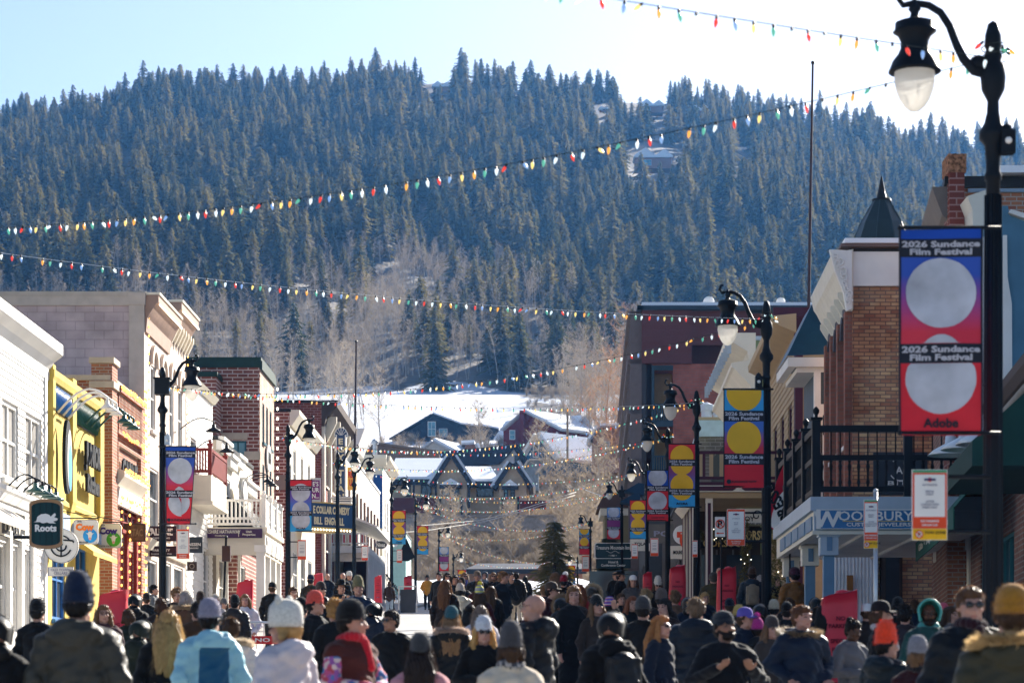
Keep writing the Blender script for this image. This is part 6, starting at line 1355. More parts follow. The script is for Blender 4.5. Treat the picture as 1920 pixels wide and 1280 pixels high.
for k_, (n_) in enumerate(('R1', 'R2', 'R3', 'R4', 'L1', 'L2', 'L3', 'L4')):   # bulbs wound round the post heads
    x, y, z = LAMPS[n_]; t = thing('light_coil', 'coil of coloured bulbs wound round the head of the '+['nearest right', 'second right', 'third right', 'fourth right', 'boxed left', 'second left', 'marquee left', 'fourth left'][k_]+' lamp post', 'string lights', (x, y, z+6.2), group='bulb coils on lamp posts')
    mb = MB(); mb.tube([(.1*math.cos(a), .1*math.sin(a), .12+a*.012) for a in np.linspace(0, 12, 24)], .006, 4); mb.build('wire', WD, t, origin=(0, 0, 0))
    for i in range(9):
        a = i*.75; o = bpy.data.objects.new('bulb', BM[1.0][SEQ[i]]); COL.objects.link(o); o.parent = t; o.location = (.12*math.cos(a), .12*math.sin(a), .12+rnd.uniform(0, .15)); o.rotation_euler = (math.sin(a)*-1.2, math.cos(a)*-1.1, 0)
# ---- overhead service cables far down the street ----
for i, (pp, lb) in enumerate((([(790, 985, 160), (900, 975, 170), (960, 960, 180), (1080, 922, 200)], 'pale overhead cable rising to the right over the scrub, upper of two'), ([(700, 1002, 150), (800, 994, 160), (905, 978, 170), (965, 962, 180), (1078, 928, 200)], 'pale overhead cable rising to the right, lower of two'), ([(1098, 918, 200), (1135, 932, 165)], 'short pale overhead cable dropping to the kiosk roof'))):
    mb = MB(); mb.tube([P(*q) for q in pp], .028, 5); o = mb.build('overhead_cable', WL); tag(o, lb, 'cable')
# ---- no-parking sign panels ----
ORG = mat("orange red sign print", (.7, .07, .02), .5, var=0); GRNP = mat("green sign print", (.02, .3, .12), .5, var=0); YLW = mat("yellow sign print", (.8, .45, .01), .5, var=0); GRY = mat("grey small print", (.25, .25, .32), .6, var=0)
def psign(px, py, d, w, h, label, yellow=False, small=True, pole=None, arm=None):
    c = P(px, py, d); t = thing('parking_sign', label, 'sign', (c.x, d, c.z-h/2), group='temporary parking signs'); mb = MB()
    def rect(nm, x0, x1, z0, z1, m_, off, th=.004, rad=0):
        b = MB(); b.box(x0, x1, -off-th, -off, z0, z1); return b.build(nm, m_, t, origin=(0, 0, 0))
    rect('panel', -w/2, w/2, 0, h, WHITE, -.012, .012); y0 = h*.16 if yellow else 0
    rect('red_border', -w/2+.006, w/2-.006, y0+.003, h-(h*.045 if yellow else .006), ORG, .0005)
    if yellow: rect('green_strip', -w/2+.006, w/2-.006, h-h*.04, h-.006, GRNP, .0005); rect('yellow_plate', -w/2+.006, w/2-.006, .004, y0, YLW, .0005)
    zt_ = h-h*.07; zb_ = y0+h*.17; rect('white_field', -w/2+w*.07, w/2-w*.07, zb_, zt_, WHITE, .005, .003)
    T0 = c-ZP*h/2; o_ = Vector((0, -.012, 0))
    if h*F/d > 45:
        for s_, f in (('NO PARKING', .74), ('SPECIAL', .63), ('EVENT', .58), ('ACTIVE', .46), ('LOADING WITH', .41), ('PERMIT ONLY', .36)): text(s_, t, T0+o_+ZP*(y0+(h-y0)*f), XP, YM, GRY, height=h*.027, sx=.95, ext=.002)
        text('NO PARKING', t, T0+o_+ZP*(y0+h*.11), XP, YM, WHITE, height=h*.033, bold=.03, ext=.002); text('2:00-6:00 A.M.', t, T0+o_+ZP*(y0+h*.055), XP, YM, WHITE, height=h*.03, bold=.03, ext=.002)
        disc(t, T0+o_+ZP*(zt_-h*.075), XP, YM, w*.06, ORG, 0); flatshape(t, T0+o_+ZP*(zt_-h*.075), XP, YM, [(-w*.16, -.008), (w*.16, -.008), (w*.16, .008), (-w*.16, .008)], mat("navy print", (.02, .03, .12)), .005)
        if yellow:
            q = T0+o_+Vector((-w*.3, 0, y0*.5)); disc(t, q, XP, YM, y0*.3, WHITE, 0); strokes(t, q, XP, YM, [[(y0*.32*math.cos(a), y0*.32*math.sin(a)) for a in np.linspace(0, 6.28, 18)], [(-y0*.22, y0*.22), (y0*.22, -y0*.22)]], .008, ORG, .006); text('P', t, q-YP*.006, XP, YM, BLACK, height=y0*.35, bold=.03, ext=.002)
            text('TOW ZONE', t, T0+o_+Vector((w*.15, 0, y0*.66)), XP, YM, BLACK, height=y0*.25, ext=.002)
    else:
        mb = MB()
        for f in (.7, .58, .54, .42, .38, .34): mb.box(-w*.25, w*.25, -.011, -.009, y0+(h-y0)*f, y0+(h-y0)*f+h*.018)
        mb.build('print_lines', GRY, t, origin=(0, 0, 0))
    if arm:
        for f in (.12, .9): mb = MB(); mb.tube([(0, .02, h*f), (arm, .02, h*f)], .018, 6); mb.build('bracket', BLACK, t, origin=(0, 0, 0))
    if pole:
        zg = ground(c.x, d)-(c.z-h/2); mb = MB(); mb.tube([(pole, .05, zg), (pole, .05, h+.12)], .03, 10); mb.ell((pole, .05, h+.12), .035, 8); mb.build('pole', mat("galvanised pole", (.5, .5, .5), .35, metal=.7), t, origin=(0, 0, 0), smooth=True)
    return t
psign(1743, 946, 19.6, .29, .575, 'largest orange edged parking sign with green and yellow strips on the near right lamp post', True, arm=.5)
psign(1633, 982, 32, .19, .65, 'second orange edged parking sign with yellow foot on a steel pole before the jeweller', True, pole=.07)
psign(1380, 988, 39.5, .3, .6, 'orange edged parking sign beside the black lettered shop sign', arm=.48)
psign(1227, 1025, 75, .25, .56, 'small orange edged parking sign under the silver disc banner, left of the red bag')
psign(1190, 1033, 102, .27, .62, 'small parking sign under the orange and blue banner'); psign(1098, 1056, 166, .5, 1.1, 'tiny parking sign under the small blue banner left of the inn sign')
psign(1303, 1028, 60, .13, .42, 'narrow white sign with a red arrow at the edge of the plum porch')
psign(343, 1019, 53.5, .29, .66, 'parking sign hanging below the leftmost banner', arm=-.5); psign(566, 1030, 75, .27, .62, 'parking sign below the banner beside the marquee', arm=-.42)
psign(684, 1036, 100, .27, .62, 'parking sign in front of the far white porch', arm=-.45); psign(749, 1042, 121, .27, .68, 'small parking sign before the dark flag', arm=-.4)
c = P(1350, 987, 52); T = thing('no_parking_sign', 'white no parking sign with a struck through P on a thin pole', 'sign', (c.x, 52, ground(c.x, 52)))
mb = MB(); w_, h_ = .22, .43; mb.box(c.x-w_/2, c.x+w_/2, 51.99, 52, c.z-h_/2, c.z+h_/2); mb.build('panel', WHITE, T); text('P', T, c+Vector((0, -.02, .06)), XP, YM, BLACK, height=.15, bold=.04)
strokes(T, c+Vector((0, -.03, .06)), XP, YM, [[(.09*math.cos(a), .09*math.sin(a)) for a in np.linspace(0, 6.28, 20)], [(-.06, .06), (.06, -.06)]], .02, ORG, 0); flatshape(T, c+Vector((0, -.015, -.14)), XP, YM, [(-.08, 0), (-.04, .03), (-.04, .01), (.08, .01), (.08, -.01), (-.04, -.01), (-.04, -.03)], ORG, 0)
mb = MB(); mb.tube([(c.x+.03, 52.03, T.location.z), (c.x+.03, 52.03, c.z+h_/2+.05)], .02, 8); mb.build('pole', BLACK, T)
# ---- red bags over the pay stations ----
RB = mat("red nylon bag", (.55, .008, .03), .45, var=.12, vs=3, bump=.8, bs=5)
def redbag(px, py0, py1, d, w, label, seed=0, tilt=0):
    x = fx(px, d); zt_ = fz(py0, d); zg = ground(x, d); t = thing('meter_cover', label, 'meter cover', (x, d, zg), group='red bagged pay stations'); r = random.Random(seed)
    h = zt_-zg; n = 16; mb = MB(); rows = 9
    for j in range(rows):
        f = j/(rows-1); zc = h*(1-f)*1.0 if False else h-(h-.45)*f
        ww = w*(.9+.12*f) if j else w*.86; dd_ = .3*(.9+.1*f)
        for k in range(n):
            a = 2*math.pi*(k+.5)/n; cx_ = math.copysign(abs(math.cos(a))**.35, math.cos(a))*ww/2; cy_ = math.copysign(abs(math.sin(a))**.35, math.sin(a))*dd_/2
            g = 1+.03*math.sin(a*3+j*.9+seed)+.025*math.sin(a*7+j*.3+seed*2)+.02*r.uniform(-1, 1); mb.v.append((cx_*g+tilt*zc, cy_*g, zc+(.06*math.cos(a) if j < 2 else 0)))
    for j in range(rows-1):
        for k in range(n): mb.f.append((j*n+k, j*n+(k+1) % n, (j+1)*n+(k+1) % n, (j+1)*n+k)); mb.m.append(0)
    mb.f.append(tuple(range(n))); mb.m.append(0); mb.build('bag', RB, t, origin=(0, 0, 0), smooth=True)
    mb = MB(); mb.ell((tilt*h+w*.1, 0, h+.0), (w*.22, .08, .06), 8); mb.build('gathered_top', RB, t, origin=(0, 0, 0), smooth=True)
    mb = MB(); mb.box(-.1, .1, -.08, .08, -.02, .5); mb.build('pedestal', DARKW, t, origin=(0, 0, 0))
    c = Vector((x+tilt*h, d-.19, zg))
    for s_, f in (('NO', .8), ('PARKING', .74), ('SPECIAL', .62), ('EVENT', .55)): text(s_, t, c+ZP*(h*f), XP, YM, mat("dark maroon print", (.08, .0, .01), .6, var=0), height=w*.11, bold=.03, ext=.003)
    disc(t, c+ZP*(h*.42), XP, YM, w*.1, WHITE, .0, ry=w*.05); flatshape(t, c+ZP*(h*.42), XP, YM, [(-w*.2, -.012), (w*.2, -.012), (w*.2, .015), (-w*.2, .015)], mat("navy print", (.02, .03, .12)), .006)
redbag(207, 1112, 0, 33, .43, 'red bag cover seen over heads at the left', 1, .02); redbag(457, 1090, 0, 56, .41, 'red bag cover between the black cap man and the coated pair', 2, .02); redbag(594, 1077, 0, 78, .44, 'red bag cover behind the man in sunglasses by the left shops', 3)
redbag(709, 1080, 0, 112, .36, 'narrow red bag cover at the far white porch', 4); redbag(765, 1080, 0, 122, .44, 'red bag cover on a white stand left of the orange jacket', 5); redbag(1214, 1074, 0, 80, .34, 'red bag cover behind the two white hats', 6)
redbag(1270, 1062, 0, 62, .46, 'tall red bag cover left of the plum porch columns', 7); redbag(1362, 1066, 0, 54, .46, 'red bag cover beside the man in the olive jacket', 8); redbag(1566, 1113, 0, 30, .5, 'large dark red bag cover before the blue columns', 9, .03)
mb = MB(); x = fx(765, 120.5); zg = gz(120); mb.box(x-.48, x-.42, 120.3, 120.4, zg, zg+1.35); mb.box(x+.42, x+.48, 120.3, 120.4, zg, zg+1.35); mb.box(x-.48, x+.48, 120.3, 120.4, zg+1.3, zg+1.36); o = mb.build('barricade_stand', WHITE); tag(o, 'white tubular stand in front of the red bag cover at left centre', 'stand')
mb = MB(); mb.box(x-.4, x+.35, 120.6, 121, zg, zg+1.2); o = mb.build('utility_cabinet', mat("dark grey cabinet", (.07, .07, .075), .6)); tag(o, 'dark grey cabinet behind the white tubular stand', 'cabinet')
# ---- left hanging signs ----
def bar(T, p, q, r=.015): mb = MB(); mb.tube([p, q], r, 6); mb.build('bracket', BLACK, T)
d = 40.; c = P(87, 982, d); T = board('hanging_sign', 'dark green arched Roots sign with tan wooden edge', c, XP, YM, .55, .83, .08, mat("dark green planks", (.008, .04, .045), .6), mat("tan wood edge", (.35, .2, .1), .6), shape='arch', bw=.035)
text('Roots', T, c+Vector((0, -.05, -.07)), XP, YM, WHITE, height=.12, width=.36, bold=.045)
flatshape(T, c+Vector((0, -.045, .06)), XP, YM, [(-.2, -.03), (-.16, -.015), (-.14, .06), (-.08, .1), (.0, .11), (.06, .09), (.08, .06), (.12, .1), (.15, .12), (.17, .09), (.14, .05), (.2, .03), (.19, -.0), (.12, -.02), (.17, -.05), (.06, -.05), (.02, -.035), (-.05, -.05), (-.1, -.03)], WHITE, 0)
bar(T, c+Vector((-.55, 0, -.22)), c+Vector((-.27, 0, -.22)), .03)
mb = MB()
for i in range(5): mb.box(c.x-.2+i*.1, c.x-.194+i*.1, d-.046, d-.041, c.z-.36, c.z+.36)
mb.build('plank_grooves', BLACK, T)
d = 47; c = P(115, 1023, d); T = board('hanging_sign', 'round cream sign with a black ring monogram below the Roots sign', c, XP, YM, .68, .68, .05, mat("cream white enamel", (.72, .7, .66), .5), BLACK, shape='round', bw=.008)
strokes(T, c+Vector((0, -.035, 0)), XP, YM, [[(.2*math.cos(a), .2*math.sin(a)) for a in np.linspace(.6, 5.9, 24)], [(.1*math.cos(a), .1*math.sin(a)) for a in np.linspace(3.1, 6.4, 14)], [(0, -.22), (0, .12)], [(-.02, .12), (.24, .1)], [(.24, .1), (.24, .06)]], .03, BLACK, 0)
c2 = P(114, 1071, d); T = board('hanging_sign', 'small white Old Town Cellars name plate under the round sign', c2, XP, YM, .5, .18, .03, WHITE, GRY, bw=.005); text('OLD TOWN\nCELLARS', T, c2+Vector((0, -.03, 0)), XP, YM, GRY, height=.12, width=.38)
ORC = mat("orange lettering", (.85, .2, .02), .5, var=0); VIO = mat("violet lettering", (.05, .02, .2), .5, var=0)
for (px, py, d, cc, lc, lb) in ((161, 997, 56.5, mat("bright blue disc", (.03, .3, .7)), ORC, 'cream square cafe sign with orange word and blue cow disc'), (205, 1004, 62, mat("bright green disc", (.08, .4, .03)), VIO, 'cream square cafe sign with violet word and green cow disc')):
    c = P(px, py, d); w_ = 46/F*d; T = board('hanging_sign', lb, c, XP, YM, w_, w_, .05, mat("cream white enamel", (.72, .7, .66), .5), GRY, shape='rounded', bw=.01)
    text('Cow', T, c+Vector((-.02, -.035, w_*.2)), XP, YM, lc, height=w_*.3, width=w_*.75, bold=.06); text('JAVA', T, c+Vector((-w_*.25, -.035, w_*.42)), XP, YM, BLACK, height=w_*.07); text('COFFEE HOUSE', T, c+Vector((-w_*.15, -.035, -w_*.42)), XP, YM, BLACK, height=w_*.06, width=w_*.5)
    q = c+Vector((w_*.18, -.03, -w_*.15)); disc(T, q, XP, YM, w_*.29, cc, 0)
    flatshape(T, q-YP*.006, XP, YM, [(k*w_*.17, l*w_*.2) for k, l in ((-1, .55), (-.45, .5), (-.3, .85), (.3, .85), (.45, .5), (1, .55), (.5, .2), (.35, -.5), (.2, -.9), (-.2, -.9), (-.35, -.5), (-.5, .2))], WHITE, 0); disc(T, q+Vector((0, -.012, -w_*.12)), XP, YM, w_*.055, mat("pink muzzle", (.7, .35, .32)), 0)
    bar(T, c+Vector((-.9, 0, w_*.56)), c+Vector((.3, 0, w_*.56))); bar(T, c+Vector((-.9, 0, w_*.95)), c+Vector((.5, 0, w_*.56)), .01)
c = P(251, 998, 66); T = board('hanging_sign', 'brown carved timber sign beside the cafe signs', c, XP, YM, .66, .5, .06, mat("carved brown timber", (.16, .1, .045), .7, var=.4, vs=10), mat("dark timber edge", (.08, .05, .03))); text('UNTAC', T, c-YP*.04, XP, YM, mat("faded gold letters", (.3, .22, .1), .6), height=.2, width=.5)
c = P(303, 1000, 70); T = board('hanging_sign', 'upper dark sign with white lettering behind the left lamp post', c, XP, YM, .86, .44, .05, mat("near black plum sign", (.03, .012, .018), .5)); text('ALPINE', T, c+Vector((0, -.03, .05)), XP, YM, WHITE, height=.2, width=.66, bold=.04); text('DISTILLING', T, c+Vector((0, -.03, -.13)), XP, YM, WHITE, height=.05, width=.5)
c = P(303, 1033, 70); T = board('hanging_sign', 'lower dark sign with small lettering behind the left lamp post', c, XP, YM, .86, .3, .05, mat("near black plum sign", (.03, .012, .018), .5)); text('PARK CITY', T, c+Vector((0, -.03, .03)), XP, YM, WHITE, height=.07, width=.5, bold=.03); text('Social Aperitivo Club', T, c+Vector((0, -.03, -.08)), XP, YM, WHITE, height=.05, width=.6)
c = P(364, 1021, 72); T = board('hanging_sign', 'dark slate sign ending in SEN under the white porch corner', c, XP, YM, .5, .48, .05, mat("slate sign", (.03, .04, .05), .5)); text('JANSSEN', T, c+Vector((-.05, -.03, .0)), XP, YM, WHITE, height=.12, width=.5); text('DENTISTRY', T, c+Vector((.0, -.03, -.1)), XP, YM, WHITE, height=.04)
c = P(360, 1061, 74); T = board('hanging_sign', 'small square brown sign with a ring under the slate sign', c, XP, YM, .3, .28, .04, mat("brown black sign", (.05, .03, .025), .5)); strokes(T, c-YP*.03, XP, YM, [[(.07*math.cos(a), .07*math.sin(a)) for a in np.linspace(0, 6.28, 16)]], .014, STONE, 0)
c = P(714, 1021, 118); T = board('hanging_sign', 'dark oval sign with white script before the far white porch', c, XP, YM, .62, .4, .05, mat("charcoal oval", (.05, .05, .05), .5), GRY, shape='oval', bw=.02); text('Ninas', T, c-YP*.03, XP, YM, WHITE, height=.2, width=.42)
T = thing('traffic_pole', 'dark pole with a small hooded signal box before the white porch', 'pole', (fx(422, 70), 70, gz(70)+.14)); x = fx(424, 70); mb = MB(); mb.tube([(fx(417, 70), 70, gz(70)+.14), (x, 70, fz(1007, 70))], .035, 8); mb.ell((x, 70, fz(1006, 70)), .05, 8); mb.build('shaft', BLACK, T); mb = MB(); mb.box(x-.11, x+.13, 69.9, 70.15, fz(1052, 70), fz(1023, 70)); mb.build('signal_box', mat("brown black housing", (.06, .035, .03), .5), T)
# ---- theatre marquee ----
NVY = mat("navy theatre enamel", (.008, .045, .13), .4, var=.1); CRM = mat("cream neon letters", (.7, .62, .42), .5, var=0)
d = 113; T = thing('theatre_marquee', 'navy theatre marquee with comedy lettering and vertical EGYPTIAN sign', 'marquee', P(642, 990, d))
a, b = P(556, 968, d-2), P(667, 975, d); U = Vector((b.x-a.x, b.y-a.y, 0)); Lw = U.length; U.normalize(); N = Vector((U.y, -U.x, 0)); zt_, zb_ = fz(947, d), fz(991, d)
mb = MB(); O = Vector((a.x, a.y, zb_)); mb.obox(O, U, N, 0, Lw, -2.4, 0, 0, zt_-zb_); mb.build('letter_board', NVY, T)
mb = MB(); mb.obox(O, U, N, -.03, Lw+.03, -2.45, .04, zt_-zb_, zt_-zb_+.06); mb.obox(O, U, N, -.03, Lw+.03, -2.45, .04, -.08, 0); mb.build('gold_edge', mat("gold paint", (.55, .4, .12), .4), T)
m_ = O+U*(Lw*.58)+N*.02; text('E COLLAR COMEDY', T, m_+ZP*(.72*(zt_-zb_)), U, N, CRM, height=.36, width=2.0, bold=.03, ext=.03); text('BILL  ENGVALL', T, O+U*(Lw*.54)+N*.02+ZP*(.26*(zt_-zb_)), U, N, CRM, height=.36, width=1.65, bold=.03, ext=.03)
x0, x1 = fx(635, d), fx(650, d); mb = MB(); mb.box(x0, x1, d-1, d-.7, fz(942, d), fz(820, d)); mb.build('vertical_sign', NVY, T)
mb = MB(); mb.box(x0-.05, x0, d-1.04, d-.66, fz(942, d), fz(820, d)); mb.box(x1, x1+.05, d-1.04, d-.66, fz(942, d), fz(820, d)); mb.build('sign_edge', WHITE, T)
for i, ch in enumerate('EGYPTIAN'): text(ch, T, Vector(((x0+x1)/2, d-1.03, fz(832+i*14.6, d))), XP, YM, CRM, height=.28, sx=1.2, bold=.03, ext=.03)
c = Vector(((x0+x1)/2, d-.9, fz(822, d))); mb = MB(); mb.prism([c+Vector((.32*math.cos(a_), 0, .42*math.sin(a_))) for a_ in np.linspace(0, math.pi, 14)], (0, .2, 0)); mb.build('fan_crest', NVY, T)
strokes(T, c-YP*.03, XP, YM, [[(0, 0), (.3*math.cos(a_), .4*math.sin(a_))] for a_ in np.linspace(.2, 2.94, 7)]+[[(.31*math.cos(a_), .41*math.sin(a_)) for a_ in np.linspace(0, 3.14, 14)]], .03, WHITE, 0, 'fan_ribs')
mb = MB()
for i in range(3): mb.box(fx(628, d)-i*.05, fx(662, d)+i*.04, d-1.2-i*.06, d, fz(946-i*4, d), fz(944-i*4, d), 1); mb.box(fx(630, d), fx(660, d), d-1.1, d, fz(946-i*4, d)+.06, fz(942-i*4, d), 0)
mb.build('stepped_base', [NVY, WHITE], T)
lights(T, [O+U*(Lw*i/20)+N*.02-ZP*.12 for i in range(20)], WARMW, .035)
c = P(660, 897, 116); S = board('hanging_sign', 'orange and red diamond pointed sign behind the EGYPTIAN sign', c, XP, YM, .45, 1.1, .05, mat("orange yellow sign", (.75, .4, .08), .6, var=.1)); text('RED\nUA', S, c-YP*.04, XP, YM, RED_, height=.7, width=.35, bold=.03)
c = P(592, 918, 100); S = board('hanging_sign', 'purple poster sign in a silver frame above the marquee', c, XP, YM, .42, 1.0, .05, mat("violet poster", (.18, .02, .16), .5), mat("silver frame", (.4, .4, .4), .4)); text("E'S\nUR\nN...", S, c-YP*.04, XP, YM, WHITE, height=.7, width=.3, bold=.02)
# flags far left
T = thing('flag', 'striped red and white flag drooping by the fifth left post', 'flag', P(748, 1002, 123)); mb = MB(); q = [(738, 1000), (760, 1000), (755, 1010), (748, 1018), (742, 1026), (738, 1014)]; mb.prism([P(x, y, 123) for x, y in q], (0, .02, 0)); mb.build('cloth', mat("white flag cloth", (.75, .72, .72), .8), T)
mb = MB()
for i in range(4): mb.prism([P(740+i*5, 1000, 122.9), P(742.5+i*5, 1000, 122.9), P(741+i*4, 1018-i*2, 122.9), P(739+i*4, 1019-i*2, 122.9)], (0, .01, 0))
mb.build('stripes', RED_, T)
T = thing('flag', 'black flag hanging behind the small parking sign', 'flag', P(760, 1030, 126)); mb = MB(); q = [(762, 1008), (778, 1044), (765, 1052), (748, 1050), (752, 1030)]; mb.prism([P(x, y, 126) for x, y in q], (0, .03, 0)); mb.build('cloth', BLACK, T)
# shop signs on the right behind the banners
for (px, py, d, w_, h_, lb, s1, m1, m2, sh) in ((1240, 1000, 95, 1.0, .75, 'grey sign panel left of the plum porch', 'PC', mat("mid grey sign", (.12, .11, .1)), GRY, None), (1280, 1002, 93, .75, .75, 'round white sign behind the tall red bag', 'P', WHITE, ORG, 'round'), (1289, 1012, 91, .6, .7, 'round red sign overlapping the white one', 'CO', ORG, WHITE, 'round'), (1276, 1035, 92, .95, .5, 'cream sign panel with a dark bird above the red bag', 'MOUNTAIN', CREAM, DARKW, None), (1200, 1020, 110, .9, .6, 'pale sign panel with dark script under the orange banner', 'TQLA', IVORY, DARKW, None)):
    c = P(px, py, d); S = board('shop_sign', lb, c, XP, YM, w_, h_, .05, m1, None, shape=sh); text(s1, S, c-YP*.04, XP, YM, m2, height=h_*.3, width=w_*.6, bold=.03)
# camera boxes on the posts
for n_, dx_, zz_, lb in (('R1', .11, 5.62, 'small black camera box on the near right lamp post'), ('R2', -.14, 5.25, 'black camera with a white lens on the second right lamp post'), ('L1', .12, 5.1, 'white router box on the boxed left lamp post')):
    x, y, z = LAMPS[n_]; T = thing('post_camera', lb, 'camera', (x+dx_, y-.05, z+zz_)); mb = MB(); mb.box(-.06, .06, -.07, .07, -.1, .1); mb.lathe([(.05, .1), (.04, .14), (.001, .17)], (0, 0, 0), 10); mb.build('housing', BLACK if n_ != 'L1' else BGR, T, origin=(0, 0, 0)); mb = MB(); mb.ell((0, -.07, 0), .03, 10); mb.build('lens', WHITE, T, origin=(0, 0, 0))
# ======================= PEOPLE =======================
def remesh(mb, vox, it=3, disp=None):
    me = mb.mesh('tmp', []); ob = bpy.data.objects.new('tmp', me); COL.objects.link(ob)
    m = ob.modifiers.new('r', 'REMESH'); m.mode = 'VOXEL'; m.voxel_size = vox
    if it: s = ob.modifiers.new('s', 'SMOOTH'); s.factor = .5; s.iterations = it
    dg = bpy.context.evaluated_depsgraph_get(); out = bpy.data.meshes.new_from_object(ob.evaluated_get(dg)); bpy.data.objects.remove(ob); bpy.data.meshes.remove(me)
    n = len(out.vertices); a = np.empty(n*3); out.vertices.foreach_get('co', a); a = a.reshape(-1, 3)
    if disp is not None:
        nr = np.empty(n*3); out.vertices.foreach_get('normal', nr); nr = nr.reshape(-1, 3); a = a+nr*disp(a)[:, None]; out.vertices.foreach_set('co', a.ravel())
    out.polygons.foreach_set('use_smooth', [True]*len(out.polygons)); out.materials.clear(); out.update(); return out
PIV = Vector((0, .01, 1.53))
def hrot(yaw, pitch): return Matrix.Rotation(yaw, 3, 'Z') @ Matrix.Rotation(pitch, 3, 'X')
ARM = {'down': ((.245, .03, 1.14), (.26, -.03, .89)), 'pocket': ((.285, .07, 1.15), (.2, -.12, .99)), 'phone': ((.25, -.1, 1.18), (.1, -.3, 1.36)), 'raise': ((.3, -.12, 1.36), (.16, -.26, 1.6)), 'gest': ((.29, -.05, 1.14), (.14, -.33, 1.26)), 'fold': ((.27, -.03, 1.14), (.06, -.22, 1.12)), 'face': ((.27, -.1, 1.2), (.06, -.2, 1.5))}
def legs(walk):
    if walk: return (((.09, 0, .93), (.1, -.12, .52), (.1, -.2, .1)), ((-.09, 0, .93), (-.1, .02, .5), (-.1, .24, .13)))
    return (((.09, 0, .93), (.1, -.01, .5), (.11, .02, .09)), ((-.09, 0, .93), (-.1, -.01, .5), (-.11, .02, .09)))
def hand(mb, w, e, s):
    w = Vector(w); f = (w-Vector(e)).normalized(); side = f.cross(Vector((0, 0, 1))); side = side.normalized() if side.length > .1 else Vector((1, 0, 0)); nm = side.cross(f).normalized()
    if abs(f.z) > .8: side = Vector((0, -1, 0)); nm = Vector((-s, 0, 0))
    mb.cap(w-f*.03, w+f*.03, .027, .032); p = w+f*.05
    mb.cap(w+f*.03-side*.016, p+f*.02-side*.018, .021, .017); mb.cap(w+f*.03+side*.016, p+f*.02+side*.018, .021, .017)
    for i, L_ in enumerate((.06, .072, .068, .052)):
        o = side*(-.03+.02*i); a = p+o+f*.022; b = a+f*L_*.55+nm*.008; c = b+f*L_*.42+nm*.024; mb.cap(a-f*.02, b, .0105, .0098, 8); mb.cap(b, c, .0098, .0085, 8)
    a = w+f*.02-side*.028; b = a+f*.035-side*.028+nm*.01; mb.cap(a, b, .014, .012, 8); mb.cap(b, b+f*.03-side*.006+nm*.01, .012, .0095, 8)
HEADCACHE = {}
def body_mesh(arms, walk, yaw, pitch):
    k = (arms, walk, yaw, pitch)
    if k in HEADCACHE: return HEADCACHE[k]
    mb = MB(); R = hrot(yaw, pitch)
    def h(p): return R @ (Vector(p)-PIV)+PIV
    E = lambda c, r, n=20: mb.ell(h(c), r, n, rot=R)
    E((0, .014, 1.657), (.076, .094, .091)); E((0, -.018, 1.615), (.063, .074, .078)); E((0, -.03, 1.575), (.05, .058, .048)); E((0, -.07, 1.54), (.027, .024, .022))
    mb.cap(h((0, -.086, 1.648)), h((0, -.107, 1.606)), .009, .0155); mb.cap(h((-.012, -.092, 1.603)), h((.012, -.092, 1.603)), .011, .011)
    mb.cap(h((-.04, -.07, 1.668)), h((.04, -.07, 1.668)), .017, .017); mb.cap(h((-.016, -.086, 1.573)), h((.016, -.086, 1.573)), .008, .008); mb.cap(h((-.012, -.085, 1.563)), h((.012, -.085, 1.563)), .008, .008)
    for s in (-1, 1):
        E((s*.079, .012, 1.63), (.011, .02, .032), 12); E((s*.04, -.06, 1.612), (.024, .026, .022), 12); E((s*.046, -.02, 1.565), (.02, .04, .03), 12)
    mb.cap((0, .02, 1.4), h((0, .012, 1.58)), .064, .054, 16)
    mb.ell((0, .0, 1.3), (.165, .11, .2), 20); mb.ell((0, 0, 1.08), (.145, .105, .2), 20); mb.ell((0, .01, .94), (.165, .12, .12), 20); mb.cap((-.13, .01, 1.41), (.13, .01, 1.41), .06, .06)
    for s, ar in zip((1, -1), arms):
        e, w = ARM[ar]; e = (s*e[0], e[1], e[2]); w = (s*w[0], w[1], w[2]); mb.cap((s*.165, .01, 1.4), e, .052, .04); mb.cap(e, w, .039, .026); hand(mb, w, e, s)
    for l in legs(walk):
        mb.cap(l[0], l[1], .082, .055); mb.cap(l[1], l[2], .052, .036); mb.cap(l[2], (l[2][0], l[2][1]-.12, l[2][2]-.05), .034, .03)
    me = remesh(mb, .0085, 2)
    n = len(me.polygons); c = np.empty(n*3); me.polygons.foreach_get('center', c); c = c.reshape(-1, 3)
    Ri = np.array(R.inverted()); q = (c-np.array(PIV)) @ Ri.T+np.array(PIV); mi = np.zeros(n, int)
    front = (q[:, 1] < -.055) & (q[:, 2] > 1.5)
    for s in (-1, 1):
        mi[front & (((q[:, 0]-s*.031)/.016)**2+((q[:, 2]-1.643)/.0075)**2 < 1)] = 1
        mi[front & (abs(q[:, 0]-s*.033) < .02) & (abs(q[:, 2]-1.666-(.004-abs(abs(q[:, 0])-.033)*.3)) < .0045)] = 1
    mi[front & (abs(q[:, 0]) < .023) & (abs(q[:, 2]-1.568) < .0075)] = 2
    for _ in range(3): me.materials.append(None)
    me.polygons.foreach_set('material_index', mi); me.name = 'person'; HEADCACHE[k] = me; return me
CC = {}
def wrinkle(amp, f=1.):
    def fn(a):
        x, y, z = a[:, 0], a[:, 1], a[:, 2]
        return amp*1.5*(np.sin(z*38*f+6*np.sin(x*9+y*7))*.5+np.sin(z*71*f+x*23+4*np.sin(y*17))*.3+np.sin(x*31-z*19+y*27)*.4)
    return fn
def quilt(a):
    z = a[:, 2]+.012*np.sin(a[:, 0]*25+a[:, 1]*21); return .013*np.sqrt(np.abs(np.sin(np.pi*z/.078)))-.005+.002*np.sin(a[:, 0]*60+z*40)
